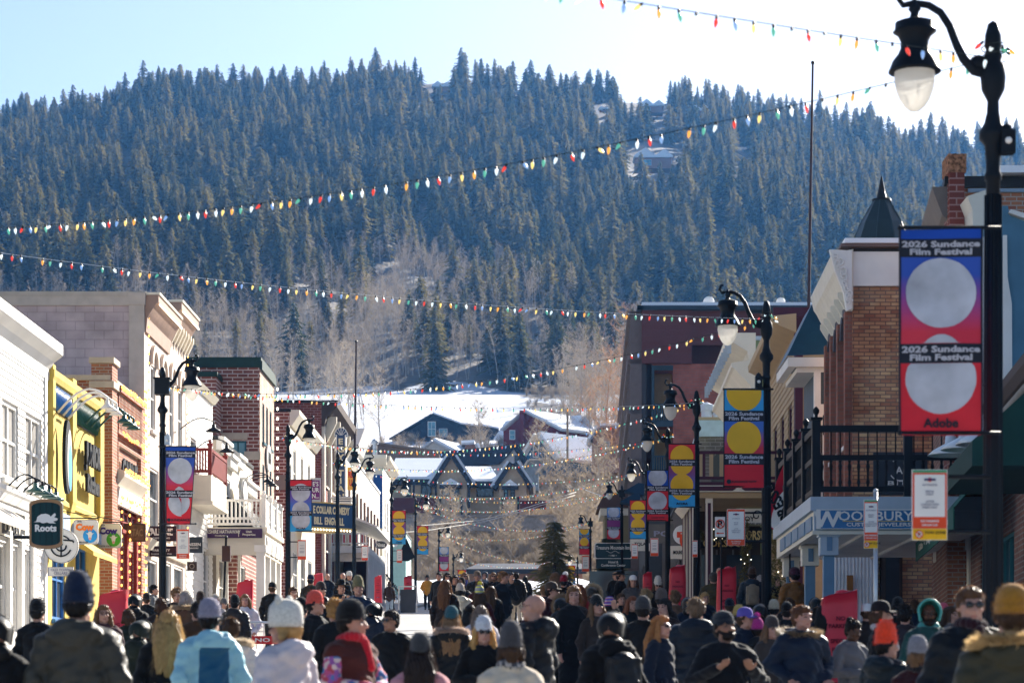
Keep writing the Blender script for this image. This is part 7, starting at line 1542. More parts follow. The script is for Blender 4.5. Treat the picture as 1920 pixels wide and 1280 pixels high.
def jacket(style, arms):
    k = (style, arms)
    if k in CC: return CC[k]
    mb = MB(); p = {'coat': 1., 'puff': 1.17, 'parka': 1.12, 'long': 1.04, 'vest': 1.1, 'hood': 1.08, 'slim': .93}[style]
    mb.ell((0, .005, 1.3), (.2*p, .142*p, .21), 24); mb.ell((0, 0, 1.1), (.192*p, .145*p, .2), 24); mb.ell((0, .005, .93), (.205*p, .155*p, .15), 24); mb.cap((0, 0, .9), (0, 0, 1.2), .16*p, .15*p, 20)
    mb.cap((-.16, .012, 1.4), (.16, .012, 1.4), .083*p, .083*p, 16)
    for s in (-1, 1): mb.cap((s*.17, .012, 1.41), (s*.045, .02, 1.475), .07*p, .055, 14)
    for i in range(14):
        a = 2*math.pi*i/14; mb.ell((.078*math.cos(a), .015+.08*math.sin(a), 1.488+.014*math.sin(a)), (.026*p, .026*p, .034), 8)
    if style in ('coat', 'puff', 'hood', 'parka'): mb.cap((0, -.13*p, .95), (0, -.11*p, 1.42), .018, .016, 8)
    if style in ('parka', 'coat', 'hood', 'puff'):
        if style != 'coat':
            mb.ell((0, .125, 1.45), (.17, .085, .1), 16); mb.cap((-.11, .08, 1.46), (-.07, -.06, 1.47), .045, .035); mb.cap((.11, .08, 1.46), (.07, -.06, 1.47), .045, .035); mb.ell((0, .15, 1.39), (.09, .045, .06), 12)
    if style in ('parka', 'long'):
        z = .7 if style == 'parka' else .48; mb.cap((-.07, 0, .95), (-.09, 0, z), .15*p, .135*p, 16); mb.cap((.07, 0, .95), (.09, 0, z), .15*p, .135*p, 16); mb.cap((0, 0, .95), (0, 0, z), .15*p, .14*p, 16)
    if style != 'vest':
        for s, ar in zip((1, -1), arms):
            e, w = ARM[ar]; e = Vector((s*e[0]*1.03, e[1], e[2])); w = Vector((s*w[0], w[1], w[2])); q = p**1.4
            mb.cap((s*.18, .012, 1.385), e, .078*q, .064*q, 14); mb.cap(e, w.lerp(e, .05), .062*q, .048*q, 14); mb.cap(w.lerp(e, .16), w.lerp(e, .04), .053*q, .051*q, 12)
            mb.ell(e+Vector((s*.006, .012, 0)), .068*q, 12)
    if style != 'slim':
        for s in (-1, 1): mb.ell((s*.13*p, -.115*p, 1.02), (.055, .03, .05), 10)
    me = remesh(mb, .0125, 4, quilt if style == 'puff' else wrinkle(.0065 if style != 'slim' else .0045)); me.materials.append(None); me.name = 'jacket'; CC[k] = me; return me
def sleeves(arms):
    k = ('sleeves', arms)
    if k in CC: return CC[k]
    mb = MB()
    for s, ar in zip((1, -1), arms):
        e, w = ARM[ar]; e = Vector((s*e[0], e[1], e[2])); w = Vector((s*w[0], w[1], w[2])); mb.cap((s*.15, .012, 1.38), e, .08, .068, 14); mb.cap(e, w.lerp(e, .05), .064, .05, 14)
    me = remesh(mb, .0125, 3, wrinkle(.006)); me.materials.append(None); me.name = 'sleeve'; CC[k] = me; return me
def trousers(walk):
    k = ('tr', walk)
    if k in CC: return CC[k]
    mb = MB(); mb.ell((0, .01, .93), (.175, .135, .13), 20)
    for l in legs(walk): mb.cap(l[0], l[1], .105, .078, 14); mb.cap(l[1], (l[2][0], l[2][1], l[2][2]+.02), .075, .066, 14)
    me = remesh(mb, .014, 3, wrinkle(.005, .8)); me.materials.append(None); me.name = 'trousers'; CC[k] = me; return me
def shoe(walk, i):
    k = ('shoe', walk, i)
    if k in CC: return CC[k]
    l = legs(walk)[i][2]; mb = MB(); mb.cap((l[0], l[1]+.03, l[2]-.03), (l[0], l[1]-.14, l[2]-.045), .05, .042, 12); mb.cap((l[0], l[1]+.01, l[2]), (l[0], l[1]+.01, l[2]+.07), .05, .052, 12); mb.box(l[0]-.045, l[0]+.045, l[1]-.17, l[1]+.07, l[2]-.09, l[2]-.065)
    me = remesh(mb, .012, 2); me.materials.append(None); me.name = 'shoe'; CC[k] = me; return me
def strands(mb, n, r, fn, w=.0022):
    for _ in range(n):
        p, q = fn(); p = Vector(p); q = Vector(q); m = p.lerp(q, .5)+Vector((r.uniform(-.012, .012), r.uniform(-.012, .012), r.uniform(-.01, .01))); s = Vector((r.uniform(-1, 1), r.uniform(-1, 1), r.uniform(-.3, .3))).normalized()*w
        mb.add([p-s, p+s, m+s, m-s, q], [(0, 1, 2, 3), (3, 2, 4)])
def hair(style, hat):
    k = ('hair', style, hat)
    if k in CC: return CC[k]
    r = random.Random(11); mb = MB(); top = not hat
    if top: mb.ell((0, .026, 1.677), (.087, .1, .086), 22); mb.ell((0, -.012, 1.72), (.068, .075, .05), 16); mb.ell((0, .06, 1.63), (.078, .06, .085), 16)
    else: mb.ell((0, .05, 1.625), (.083, .068, .075), 18)
    for s in (-1, 1): mb.cap((s*.078, -.015, 1.68), (s*.08, .02, 1.635), .014, .02, 10)
    st = MB()
    if style in ('long', 'vlong'):
        b = 1.3 if style == 'long' else 1.22
        for s in (-1, 1):
            mb.cap((s*.078, .0, 1.66), (s*.098, .005, 1.5), .03, .04); mb.cap((s*.098, .005, 1.5), (s*.115, -.04, b+.05), .042, .03)
            mb.cap((s*.05, .07, 1.62), (s*.075, .12, 1.46), .055, .06); mb.cap((s*.075, .12, 1.46), (s*.07, .13, b), .06, .035)
        mb.ell((0, .125, (b+1.6)/2), (.105, .062, (1.68-b)/2), 18); mb.cap((0, .08, 1.6), (0, .14, 1.4), .06, .06); mb.cap((0, .14, 1.4), (0, .14, b-.03), .06, .035)
        def f():
            a = r.uniform(-.3, 3.44); x, y = .1*math.cos(a), .02+.085*math.sin(a); z = r.uniform(1.45, 1.72); return (x, y, z), (x*1.35+r.uniform(-.05, .05), y*1.45+.03+r.uniform(-.04, .04), max(b-.06, z-r.uniform(.12, .4)))
        strands(st, 420, r, f, .0028)
    elif style == 'curly':
        for i in range(60): a = r.uniform(0, 6.28); zz_ = r.uniform(1.6, 1.78); q = .085 if zz_ < 1.72 else .055; y = .03+q*1.15*math.sin(a); mb.ell((q*math.cos(a), max(y, -.05) if zz_ < 1.7 else y, zz_), r.uniform(.022, .036), 8)
        def f():
            a = r.uniform(0, 6.28); e = r.uniform(.1, 1.5); d_ = Vector((math.cos(a)*math.cos(e), math.sin(a)*math.cos(e), math.sin(e))); c = Vector((0, .03, 1.68)); return c+d_*.1, c+d_*r.uniform(.12, .15)+Vector((r.uniform(-.02, .02),)*3)
        strands(st, 500, r, f)
    elif style == 'bun': mb.ell((0, .1, 1.74), (.045, .04, .045), 12)
    if style in ('short', 'bun', 'mid'):
        if style == 'mid':
            for s in (-1, 1): mb.cap((s*.078, .0, 1.66), (s*.082, .03, 1.57), .026, .03)
            mb.cap((0, .085, 1.62), (0, .085, 1.55), .06, .045)
        def f():
            a = r.uniform(0, 6.28); e = r.uniform(.15, 1.5); d_ = Vector((math.cos(a)*math.cos(e), math.sin(a)*math.cos(e), math.sin(e))); c = Vector((0, .026, 1.68)); p = c+Vector((d_.x*.084, d_.y*.097, d_.z*.085)); return p, p+d_*.014+Vector((r.uniform(-.015, .015), r.uniform(-.02, .01), r.uniform(-.012, .012)))
        if top: strands(st, 420, r, f, .0025)
    def dsp(a): return .004*np.sin(a[:, 0]*190+3*np.sin(a[:, 2]*30))+.003*np.sin(a[:, 1]*150+a[:, 0]*60)
    me = remesh(mb, .0085, 2, dsp)
    o = MB(); n = len(me.vertices); a = np.empty(n*3); me.vertices.foreach_get('co', a); o.v = [tuple(v) for v in a.reshape(-1, 3)]; o.f = [tuple(p.vertices) for p in me.polygons]; o.m = [0]*len(o.f); no = len(o.v)
    o.v += st.v; o.f += [tuple(i+no for i in f_) for f_ in st.f]; o.m += st.m; bpy.data.meshes.remove(me)
    me = o.mesh('hair', [], smooth=True); me.materials.append(None); CC[k] = me; return me
def elathe(prof, rx, ry, cy, n=30, rib=0.):
    mb = MB()
    for r_, z in prof:
        for i in range(n):
            a = 2*math.pi*i/n; q = r_*(1+(rib if i % 2 else -rib)); mb.v.append((rx*q*math.cos(a), cy+ry*q*math.sin(a), z))
    for j in range(len(prof)-1):
        for i in range(n): mb.f.append((j*n+i, j*n+(i+1) % n, (j+1)*n+(i+1) % n, (j+1)*n+i)); mb.m.append(0)
    return mb
def hatm(kind):
    k = ('hat', kind)
    if k in CC: return CC[k]
    if kind.startswith('beanie'):
        tall = {'beanie': 0, 'beaniet': .05, 'beanies': -.012}[kind]
        mb = elathe([(.9, 1.66), (1.02, 1.655), (1.06, 1.675), (1.05, 1.705), (.99, 1.712), (1.01, 1.725), (.97, 1.755+tall*.4), (.82, 1.79+tall*.7), (.55, 1.815+tall), (.25, 1.828+tall), (.01, 1.83+tall)], .086, .103, .014, 44, .02)
        r = random.Random(3); base = [Vector(v) for v in mb.v[:44*9]]
        for _ in range(1100): p = r.choice(base); n_ = (p-Vector((0, .014, 1.7))).normalized(); p = p+Vector((r.uniform(-.01, .01), r.uniform(-.01, .01), r.uniform(-.01, .01))); q = n_.orthogonal().normalized()*.0016; mb.add([p-q, p+q, p+n_*.013+Vector((r.uniform(-.008, .008), r.uniform(-.008, .008), r.uniform(-.008, .008)))], [(0, 1, 2)])
    elif kind in ('cap', 'capback'):
        mb = elathe([(1., 1.675), (1.02, 1.69), (1., 1.72), (.9, 1.757), (.65, 1.785), (.3, 1.798), (.01, 1.8)], .09, .106, .012, 24); mb.ell((0, .012, 1.8), (.008, .008, .005), 6); s = -1 if kind == 'cap' else 1
        n = 12; o = len(mb.v)
        for row, (q, dz) in enumerate(((0, .0), (.075, -.012), (0, -.008), (.075, -.02))):
            for i in range(n+1):
                a = math.pi*(.12+.76*i/n); mb.v.append((.09*math.cos(a), .012+s*(.1*math.sin(a)+q*math.sin(a)**.6), 1.69+dz-.02*abs(math.cos(a))*(q > 0)))
        for i in range(n): mb.f += [(o+i, o+i+1, o+n+1+i+1, o+n+1+i), (o+2*(n+1)+i, o+3*(n+1)+i, o+3*(n+1)+i+1, o+2*(n+1)+i+1)]; mb.m += [0, 0]
    elif kind in ('fedora', 'cowboy'):
        b = 1.75 if kind == 'fedora' else 2.1
        mb = elathe([(.98, 1.695), (b, 1.70), (b, 1.705), (1.02, 1.712), (1., 1.75), (.92, 1.81), (.75, 1.825), (.45, 1.805), (.01, 1.8)], .088, .105, .01, 30)
        if kind == 'cowboy': mb.v = [(x, y, z+max(0, abs(x)-.1)*.45 if z < 1.71 else z) for x, y, z in mb.v]
    elif kind == 'bear':
        mb = elathe([(.9, 1.65), (1.08, 1.64), (1.15, 1.68), (1.13, 1.74), (1.05, 1.8), (.75, 1.84), (.3, 1.855), (.01, 1.858)], .098, .116, .014, 30)
        for s in (-1, 1): mb.ell((s*.085, .0, 1.845), (.04, .025, .042), 12)
    me = mb.mesh('hat', [], smooth=True); me.materials.append(None); CC[k] = me; return me
def hoodup():
    if 'hoodup' in CC: return CC['hoodup']
    o = MB(); n = 26; m_ = 12
    for j in range(m_+1):
        t_ = j/m_
        for i in range(n+1):
            a = math.pi*(-.15+1.3*i/n); R_ = .115+.012*math.sin(t_*3); y = -.085+.23*math.sin(t_*math.pi/2); q = math.cos(t_*math.pi/2)**.55 if t_ < 1 else .02
            o.v.append((R_*1.02*q*math.cos(a)*(1 if math.sin(a) > 0 else .9), y, 1.655+.135*q*math.sin(a)-(.03 if math.sin(a) < 0 else 0)))
    for j in range(m_):
        for i in range(n): o.f.append((j*(n+1)+i, j*(n+1)+i+1, (j+1)*(n+1)+i+1, (j+1)*(n+1)+i)); o.m.append(0)
    rim = [Vector(o.v[i]) for i in range(n+1)]; o.tube(rim, .014, 8); o.ell((0, .05, 1.5), (.12, .095, .09), 16)
    me = o.mesh('hood', [], smooth=True); me.materials.append(None); CC['hoodup'] = me; return me
def fur(kind):
    k = ('fur', kind)
    if k in CC: return CC[k]
    r = random.Random(5); mb = MB()
    for i in range(3400):
        a = r.uniform(0, 6.283) if kind == 'back' else math.pi*r.uniform(-.2, 1.2)
        if kind == 'back': c = Vector((.17*math.cos(a), .06+.14*math.sin(a), 1.47+.03*math.sin(a))); n_ = Vector((math.cos(a), math.sin(a), .5))
        else: c = Vector((.12*math.cos(a), -.08, 1.65+.14*math.sin(a))); n_ = Vector((math.cos(a), -.5, math.sin(a)))
        d_ = (n_+Vector((r.uniform(-.8, .8), r.uniform(-.8, .8), r.uniform(-.8, .8)))).normalized(); p = c+Vector((r.uniform(-.02, .02), r.uniform(-.02, .02), r.uniform(-.02, .02))); s = d_.orthogonal().normalized()*.005
        mb.add([p-s, p+s, p+d_*r.uniform(.04, .085)], [(0, 1, 2)])
    me = mb.mesh('fur_trim', []); me.materials.append(None); CC[k] = me; return me
def misc(kind):
    k = ('misc', kind)
    if k in CC: return CC[k]
    mb = MB()
    if kind == 'sunglasses':
        for s in (-1, 1): mb.ell((s*.032, -.097, 1.645), (.027, .008, .02), 12); mb.cap((s*.058, -.09, 1.652), (s*.084, .01, 1.652), .0035, .0035, 6)
        mb.cap((-.012, -.104, 1.652), (.012, -.104, 1.652), .004, .004, 6)
    elif kind == 'glasses':
        for s in (-1, 1):
            mb.tube([(s*.032+.023*math.cos(a), -.103, 1.643+.018*math.sin(a)) for a in np.linspace(0, 6.28, 14)], .0028, 5); mb.cap((s*.056, -.095, 1.648), (s*.084, .01, 1.65), .0028, .0028, 5)
    elif kind == 'scarf':
        for i in range(16): a = 2*math.pi*i/16; mb.ell((.08*math.cos(a), .005+.085*math.sin(a), 1.515+.012*math.sin(2*a)), (.034, .034, .042), 10)
        mb.cap((.03, -.1, 1.48), (.04, -.16, 1.28), .035, .03, 10)
    elif kind == 'pom':
        r = random.Random(2); mb.ell((0, .014, 1.855), .032, 12)
        for i in range(400): a = r.uniform(0, 6.28); e = r.uniform(-.6, 1.5); d_ = Vector((math.cos(a)*math.cos(e), math.sin(a)*math.cos(e), math.sin(e))); p = Vector((0, .014, 1.855))+d_*.025; s = d_.orthogonal()*.003; mb.add([p-s, p+s, p+d_*.025], [(0, 1, 2)])
    elif kind == 'beard':
        mb.ell((0, -.04, 1.556), (.06, .062, .046), 16); mb.cap((-.06, -.0, 1.61), (-.045, -.06, 1.57), .018, .02, 8); mb.cap((.06, -.0, 1.61), (.045, -.06, 1.57), .018, .02, 8); mb.cap((-.02, -.094, 1.588), (.02, -.094, 1.588), .008, .008, 8)
    elif kind == 'backpack':
        mb.ell((0, .25, 1.2), (.15, .1, .24), 16); mb.box(-.14, .14, .16, .32, .98, 1.38); mb.box(-.1, .1, .3, .36, 1.0, 1.18)
        for s in (-1, 1): mb.cap((s*.11, .15, 1.42), (s*.12, -.13, 1.38), .022, .022, 6); mb.cap((s*.12, -.13, 1.38), (s*.14, .05, 1.02), .02, .02, 6)
        me = remesh(mb, .014, 3, wrinkle(.004)); me.materials.append(None); CC[k] = me; return me
    me = mb.mesh(kind, [], smooth=True); me.materials.append(None); CC[k] = me; return me
def fab(col, kind='cloth'):
    if max(col) < .14: col = tuple(c*.55 for c in col)
    key = 'fabric %s %.3f %.3f %.3f' % ((kind,)+tuple(col))
    if key in MATS: return MATS[key]
    if kind == 'knit': return mat(key, col, .95, var=.25, vs=60, bump=.8, bs=130, sheen=.25, obj=True)
    if kind == 'nylon': return mat(key, col, .5, var=.15, vs=5, bump=.3, bs=40, sheen=.03, obj=True)
    return mat(key, col, .85, var=.2, vs=7, bump=.5, bs=90, sheen=.1, obj=True)
def hairmat(col):
    key = 'hair %.3f %.3f %.3f' % tuple(col)
    if key in MATS: return MATS[key]
    m = mat(key, col, .5, var=.35, vs=25, obj=True); t, N, L = _nt(m); b = N["Principled BSDF"]
    tr = N.new("ShaderNodeBsdfTranslucent"); tr.inputs[0].default_value = tuple(min(1, c*1.8) for c in col)+(1,); ms = N.new("ShaderNodeMixShader"); ms.inputs[0].default_value = .3; L.new(b.outputs[0], ms.inputs[1]); L.new(tr.outputs[0], ms.inputs[2]); L.new(ms.outputs[0], N["Material Output"].inputs[0]); return m
SK = {'l': (.45, .24, .17), 'm': (.3, .155, .1), 'd': (.09, .045, .028), 'p': (.46, .25, .185)}
def skin(k):
    key = 'skin '+k
    if key in MATS: return MATS[key]
    m = mat(key, SK[k], .5, var=.1, vs=20, obj=True); b = m.node_tree.nodes["Principled BSDF"]; b.inputs["Subsurface Weight"].default_value = .15; b.inputs["Subsurface Radius"].default_value = (.02, .008, .004); b.inputs["Subsurface Scale"].default_value = .5; return m
EYE_M = mat("dark eyes and brows", (.03, .02, .018), .4, var=0)
def child(me, name, par, mts, R=None):
    o = bpy.data.objects.new(name, me); COL.objects.link(o); o.parent = par
    for i, m_ in enumerate(mts): o.material_slots[i].link = 'OBJECT'; o.material_slots[i].material = m_
    if R is not None:
        o.rotation_euler = (R[1], 0, R[0]); o.location = PIV-(hrot(*R) @ PIV)
    return o
TOPZ = {None: 1.765, 'beanie': 1.83, 'beaniet': 1.88, 'beanies': 1.818, 'cap': 1.8, 'capback': 1.8, 'fedora': 1.825, 'cowboy': 1.825, 'bear': 1.86, 'hood': 1.8}
BK = (.01, .011, .014); NV = (.012, .022, .05); GY = (.13, .13, .14); OL = (.07, .06, .035); BR = (.1, .05, .025); WH = (.7, .68, .66); MR = (.09, .012, .02); CRm = (.6, .5, .38)
BLO = (.42, .27, .11); BRU = (.07, .035, .018); DKH = (.015, .011, .01); RDH = (.22, .07, .03); GRH = (.35, .33, .31); LBR = (.18, .1, .05)
NP = 0
def person(px, yt, d, rz, label, coat='coat', cc=BK, hat=None, hc=BK, hr='short', hcol=DKH, arms=('down', 'down'), yaw=0., pitch=0., sk='l', tr=(.02, .022, .03), sg=None, scarf=None, furc=None, pom=None, walk=False, beard=False, pack=None, wide=1., sleeve=None, knit='knit', group=None):
    x = fx(px, d); zg = ground(x, d); top = TOPZ[hat]; s = (fz(yt, d)-zg)/top; s = max(.8, min(1.13, s)); zoff = 0
    want = fz(yt, d)-s*top
    body = body_mesh(arms, walk, yaw, pitch); o = bpy.data.objects.new('person', body); COL.objects.link(o); o.location = (x, d, zg+.0); o.rotation_euler = (0, 0, math.radians(rz)); o.scale = (s*wide, s*wide, s)
    for i, m_ in enumerate((skin(sk), EYE_M, mat('lips '+sk, tuple(a*b for a, b in zip(SK[sk], (.75, .5, .5))), .4, var=0))): o.material_slots[i].link = 'OBJECT'; o.material_slots[i].material = m_
    tag(o, label, 'person', group); R = (yaw, pitch)
    child(jacket(coat, arms), 'jacket' if coat != 'vest' else 'vest', o, [cc if isinstance(cc, bpy.types.Material) else fab(cc, 'nylon' if coat in ('puff', 'parka') else 'cloth')])
    if coat == 'vest': child(sleeves(arms), 'sleeves', o, [sleeve or fab((.3, .1, .15))])
    child(trousers(walk), 'trousers', o, [fab(tr)])
    for i in (0, 1): child(shoe(walk, i), 'shoe', o, [fab((.03, .025, .02), 'nylon')])
    if hr and hr != 'bald' and hat not in ('hood',): child(hair(hr, bool(hat)), 'hair', o, [hairmat(hcol)], R)
    if hat == 'hood': child(hoodup(), 'hood', o, [fab(hc, 'nylon')], R)
    elif hat: child(hatm(hat), 'hat', o, [hc if isinstance(hc, bpy.types.Material) else fab(hc, knit if 'beanie' in hat or hat == 'bear' else 'cloth')], R)
    if pom: child(misc('pom'), 'pompom', o, [fab(pom)], R)
    if sg: child(misc(sg), sg, o, [mat("dark lenses", (.01, .01, .012), .1, var=0)], R)
    if scarf: child(misc('scarf'), 'scarf', o, [scarf if isinstance(scarf, bpy.types.Material) else fab(scarf, 'knit')])
    if beard: child(misc('beard'), 'beard', o, [hairmat(hcol)], R)
    if furc: child(fur('front' if hat == 'hood' else 'back'), 'fur_trim', o, [hairmat(furc)], R if hat == 'hood' else None)
    if pack:
        b = bpy.data.objects.new('backpack', misc('backpack')); COL.objects.link(b); b.location = o.location-Vector((0, 0, .3 if pack[0][0] > .3 else 0)); b.rotation_euler = o.rotation_euler; b.scale = o.scale; b.material_slots[0].link = 'OBJECT'; b.material_slots[0].material = fab(pack[0], 'nylon'); tag(b, pack[1], 'backpack')
    return o
def phone(p, label):
    M_ = p.matrix_basis; w = ARM['phone'][1]; c = M_ @ Vector((w[0]-.1, w[1]-.07, w[2]+.06)); mb = MB(); mb.box(-.08, .08, -.006, .006, -.04, .04); o = mb.build('phone', BLACK, origin=(0, 0, 0)); o.location = c; o.rotation_euler = p.rotation_euler; tag(o, label, 'phone')
PLAID = None
def checkm(key, a, b, sc):
    m = bpy.data.materials.new(key); t, N, L = _nt(m); bb = N["Principled BSDF"]; bb.inputs["Roughness"].default_value = .9; tc = N.new("ShaderNodeTexCoord"); ck = N.new("ShaderNodeTexChecker"); ck.inputs["Scale"].default_value = sc; ck.inputs[1].default_value = tuple(a)+(1,); ck.inputs[2].default_value = tuple(b)+(1,); L.new(tc.outputs["Object"], ck.inputs[0]); L.new(ck.outputs[0], bb.inputs["Base Color"]); return m
def voro(key, cols, sc=30):
    m = bpy.data.materials.new(key); t, N, L = _nt(m); bb = N["Principled BSDF"]; bb.inputs["Roughness"].default_value = .8; tc = N.new("ShaderNodeTexCoord"); v = N.new("ShaderNodeTexVoronoi"); v.inputs["Scale"].default_value = sc; L.new(tc.outputs["Object"], v.inputs["Vector"]); sp = N.new("ShaderNodeSeparateColor"); L.new(v.outputs["Color"], sp.inputs[0]); cr = N.new("ShaderNodeValToRGB"); cr.color_ramp.interpolation = 'CONSTANT'
    for i, c in enumerate(cols):
        e = cr.color_ramp.elements[i] if i < 2 else cr.color_ramp.elements.new(i/len(cols)); e.position = i/len(cols); e.color = tuple(c)+(1,)
    L.new(sp.outputs[0], cr.inputs[0]); L.new(cr.outputs[0], bb.inputs["Base Color"]); return m
def stripem(key, cols, sc=14.):
    m = voro(key, cols, 1); t, N, L = _nt(m); tc = [n for n in N if n.type == 'TEX_COORD'][0]; sp = N.new("ShaderNodeSeparateXYZ"); L.new(tc.outputs["Object"], sp.inputs[0]); ml = N.new("ShaderNodeMath"); ml.operation = 'MULTIPLY'; ml.inputs[1].default_value = sc; L.new(sp.outputs[2], ml.inputs[0]); fr = N.new("ShaderNodeMath"); fr.operation = 'FRACT'; L.new(ml.outputs[0], fr.inputs[0]); cr = [n for n in N if n.type == 'VALTORGB'][0]; L.new(fr.outputs[0], cr.inputs[0]); return m
PL = checkm("plaid scarf", (.35, .32, .3), (.05, .05, .06), 22); PAT = voro("patterned sleeves", [(.5, .08, .2), (.25, .08, .3), (.6, .5, .45), (.05, .15, .35), (.4, .05, .08)], 26); STR = stripem("striped beanie knit", [(.05, .08, .4), (.5, .04, .12), (.6, .55, .55), (.2, .05, .3)], 17); YST = stripem("grey and yellow knit", [(.3, .3, .32), (.3, .3, .32), (.7, .65, .05), (.3, .3, .32)], 11)
def blockm():
    m = fab((.27, .52, .6), 'nylon').copy(); t, N, L = _nt(m); b = N["Principled BSDF"]; old = b.inputs["Base Color"].links[0].from_socket; tc = N.new("ShaderNodeTexCoord"); sp = N.new("ShaderNodeSeparateXYZ"); L.new(tc.outputs["Object"], sp.inputs[0])
    def th(sock, v, op='LESS_THAN'): q = N.new("ShaderNodeMath"); q.operation = op; q.inputs[1].default_value = v; L.new(sock, q.inputs[0]); return q.outputs[0]
    ab = N.new("ShaderNodeMath"); ab.operation = 'ABSOLUTE'; L.new(sp.outputs[0], ab.inputs[0]); f = th(sp.outputs[2], 1.4)
    for g in (th(ab.outputs[0], .125), th(sp.outputs[1], .06, 'GREATER_THAN'), th(sp.outputs[2], .9, 'GREATER_THAN')): q = N.new("ShaderNodeMath"); q.operation = 'MULTIPLY'; L.new(f, q.inputs[0]); L.new(g, q.inputs[1]); f = q.outputs[0]
    mx = N.new("ShaderNodeMix"); mx.data_type = 'RGBA'; L.new(f, mx.inputs[0]); L.new(old, mx.inputs[6]); mx.inputs[7].default_value = (.01, .08, .16, 1); L.new(mx.outputs[2], b.inputs["Base Color"]); return m
A_ = ('pocket', 'pocket'); B1 = ('down', 'down'); PH = ('phone', 'phone'); DP = ('down', 'pocket'); RS = ('raise', 'down'); GE = ('gest', 'gest'); FO = ('fold', 'fold'); FA = ('face', 'down')
person(148, 1068, 17, 176, 'tall person from behind in a navy beanie and olive grey hooded coat', 'parka', (.075, .07, .055), 'beaniet', (.012, .03, .09), wide=1.12)
person(71, 1120, 27, 172, 'person from behind in a black beanie and black jacket at the far left', 'coat', BK, 'beanies', BK, tr=(.05, .055, .08), arms=B1)
person(-6, 1150, 17, 190, 'person cut by the left edge in a dark coat', 'coat', BK, 'hood', BK)
person(316, 1143, 20, 185, 'woman from behind with long tousled blond hair and a yellow and black backpack', 'coat', BK, None, hr='vlong', hcol=BLO, pack=((.4, .27, .01), 'yellow backpack worn by the woman with long blond hair'))
person(262, 1160, 24, 160, 'person in a dark green hood between the blond woman and the brown head', 'hood', (.02, .03, .02), 'hood', (.02, .03, .02))
person(241, 1142, 31, 175, 'person from behind with short chestnut hair and dark green jacket', 'coat', (.02, .03, .022), hr='mid', hcol=BRU)
person(194, 1133, 29, 20, 'woman facing the camera with fair hair beside the first red bag', 'coat', (.12, .05, .06), hr='long', hcol=LBR, sg='glasses')
person(252, 1112, 38, 178, 'person in a black hood in front of the orange brick shop', 'hood', BK, 'hood', BK)
person(289, 1096, 52, 90, 'man in profile in a grey coat just left of the boxed lamp post', 'coat', (.12, .13, .14), hr='short', hcol=DKH)
person(302, 1121, 36, 170, 'person from behind with dark chestnut hair right of the black hood', 'coat', (.04, .03, .03), hr='mid', hcol=BRU)
person(349, 1108, 35, 175, 'person with silver hair and brown coat with fur collar', 'parka', (.1, .06, .035), hr='mid', hcol=GRH, furc=(.4, .32, .22))
person(331, 1104, 43, 15, 'person with curly light brown hair left of the silver haired one', 'coat', BK, hr='curly', hcol=LBR)
person(376, 1107, 47, 185, 'person in a brown beanie right of the silver hair', 'coat', (.05, .04, .04), 'beanies', (.07, .04, .03))
person(404, 1114, 42, 20, 'person with tied silver brown hair behind the lavender beanie', 'coat', (.3, .28, .28), hr='bun', hcol=GRH)
person(370, 1128, 28, 200, 'person with cropped black hair left of the lavender beanie', 'coat', BR, hr='short', hcol=DKH)
person(393, 1119, 19.5, 205, 'person in a lavender grey beanie and pale blue jacket with navy back panel', 'hood', blockm(), 'beanie', (.3, .28, .36), yaw=-.5, wide=1.05)
person(441, 1113, 41, 170, 'person from behind in a black beanie and dark padded jacket', 'puff', (.03, .025, .03), 'beanie', BK)
person(459, 1113, 43, 5, 'young woman in a white jacket beside the black padded jacket', 'coat', (.6, .6, .66), hr='long', hcol=LBR, arms=A_, sk='p')
person(433, 1158, 22, 200, 'person in a cream fur collared jacket behind the pale blue jacket', 'puff', (.6, .55, .52), hr='short', hcol=BRU, furc=(.5, .42, .32))
person(511, 1090, 55, 175, 'man from behind in a black cap and black coat before the white porch columns', 'coat', BK, 'cap', BK, hr='short', hcol=BRU)
person(533, 1121, 17.3, 232, 'woman turned left in a white hat with bear ears and a white padded jacket', 'parka', (.56, .5, .52), 'bear', (.74, .71, .64), hr='mid', hcol=BLO, sg='sunglasses', yaw=.3, wide=1.05)
person(566, 1118, 30, 170, 'person in a black knit hat just right of the bear ear hat', 'coat', BK, 'beanies', BK)
person(592, 1105, 29, 60, 'person in a coral red beanie turned right', 'coat', BK, 'beanie', (.75, .1, .07), yaw=.3)
person(603, 1088, 44, 15, 'man in sunglasses with a brown headband cap and dark padded jacket', 'puff', BK, 'beanies', (.1, .06, .05), sg='sunglasses', yaw=.3, pitch=-.15)
person(628, 1128, 27, 200, 'person with curly golden hair left of the maroon vest man', 'coat', BK, hr='curly', hcol=(.35, .2, .07))
person(640, 1085, 50, 20, 'man in a black fedora holding up a phone', 'coat', BK, 'fedora', BK, arms=PH)
person(672, 1076, 41, 10, 'man in a khaki knit hood hat and navy jacket looking up', 'parka', (.015, .04, .1), 'beaniet', (.2, .17, .08), pitch=-.2, wide=1.05)
person(614, 1074, 85, 175, 'small figure from behind in navy left of the far white porch', 'coat', NV, hr='bald')
person(643, 1072, 84, 160, 'bald small figure below the far white porch', 'coat', BK, hr='bald')
person(655, 1068, 86, 20, 'small figure in a white cap under the far white porch', 'coat', (.04, .04, .05), 'beanies', WH)
person(583, 1076, 66, 170, 'dark capped figure half hidden behind the red bag on the left', 'coat', (.05, .05, .04), 'cap', (.02, .04, .1))
person(660, 1121, 18.2, 50, 'man in a black beanie, red scarf and maroon vest over patterned sleeves', 'vest', (.12, .03, .025), 'beanie', BK, hr='short', hcol=DKH, yaw=.6, scarf=(.55, .015, .03), arms=FO, sleeve=PAT, wide=1.08)
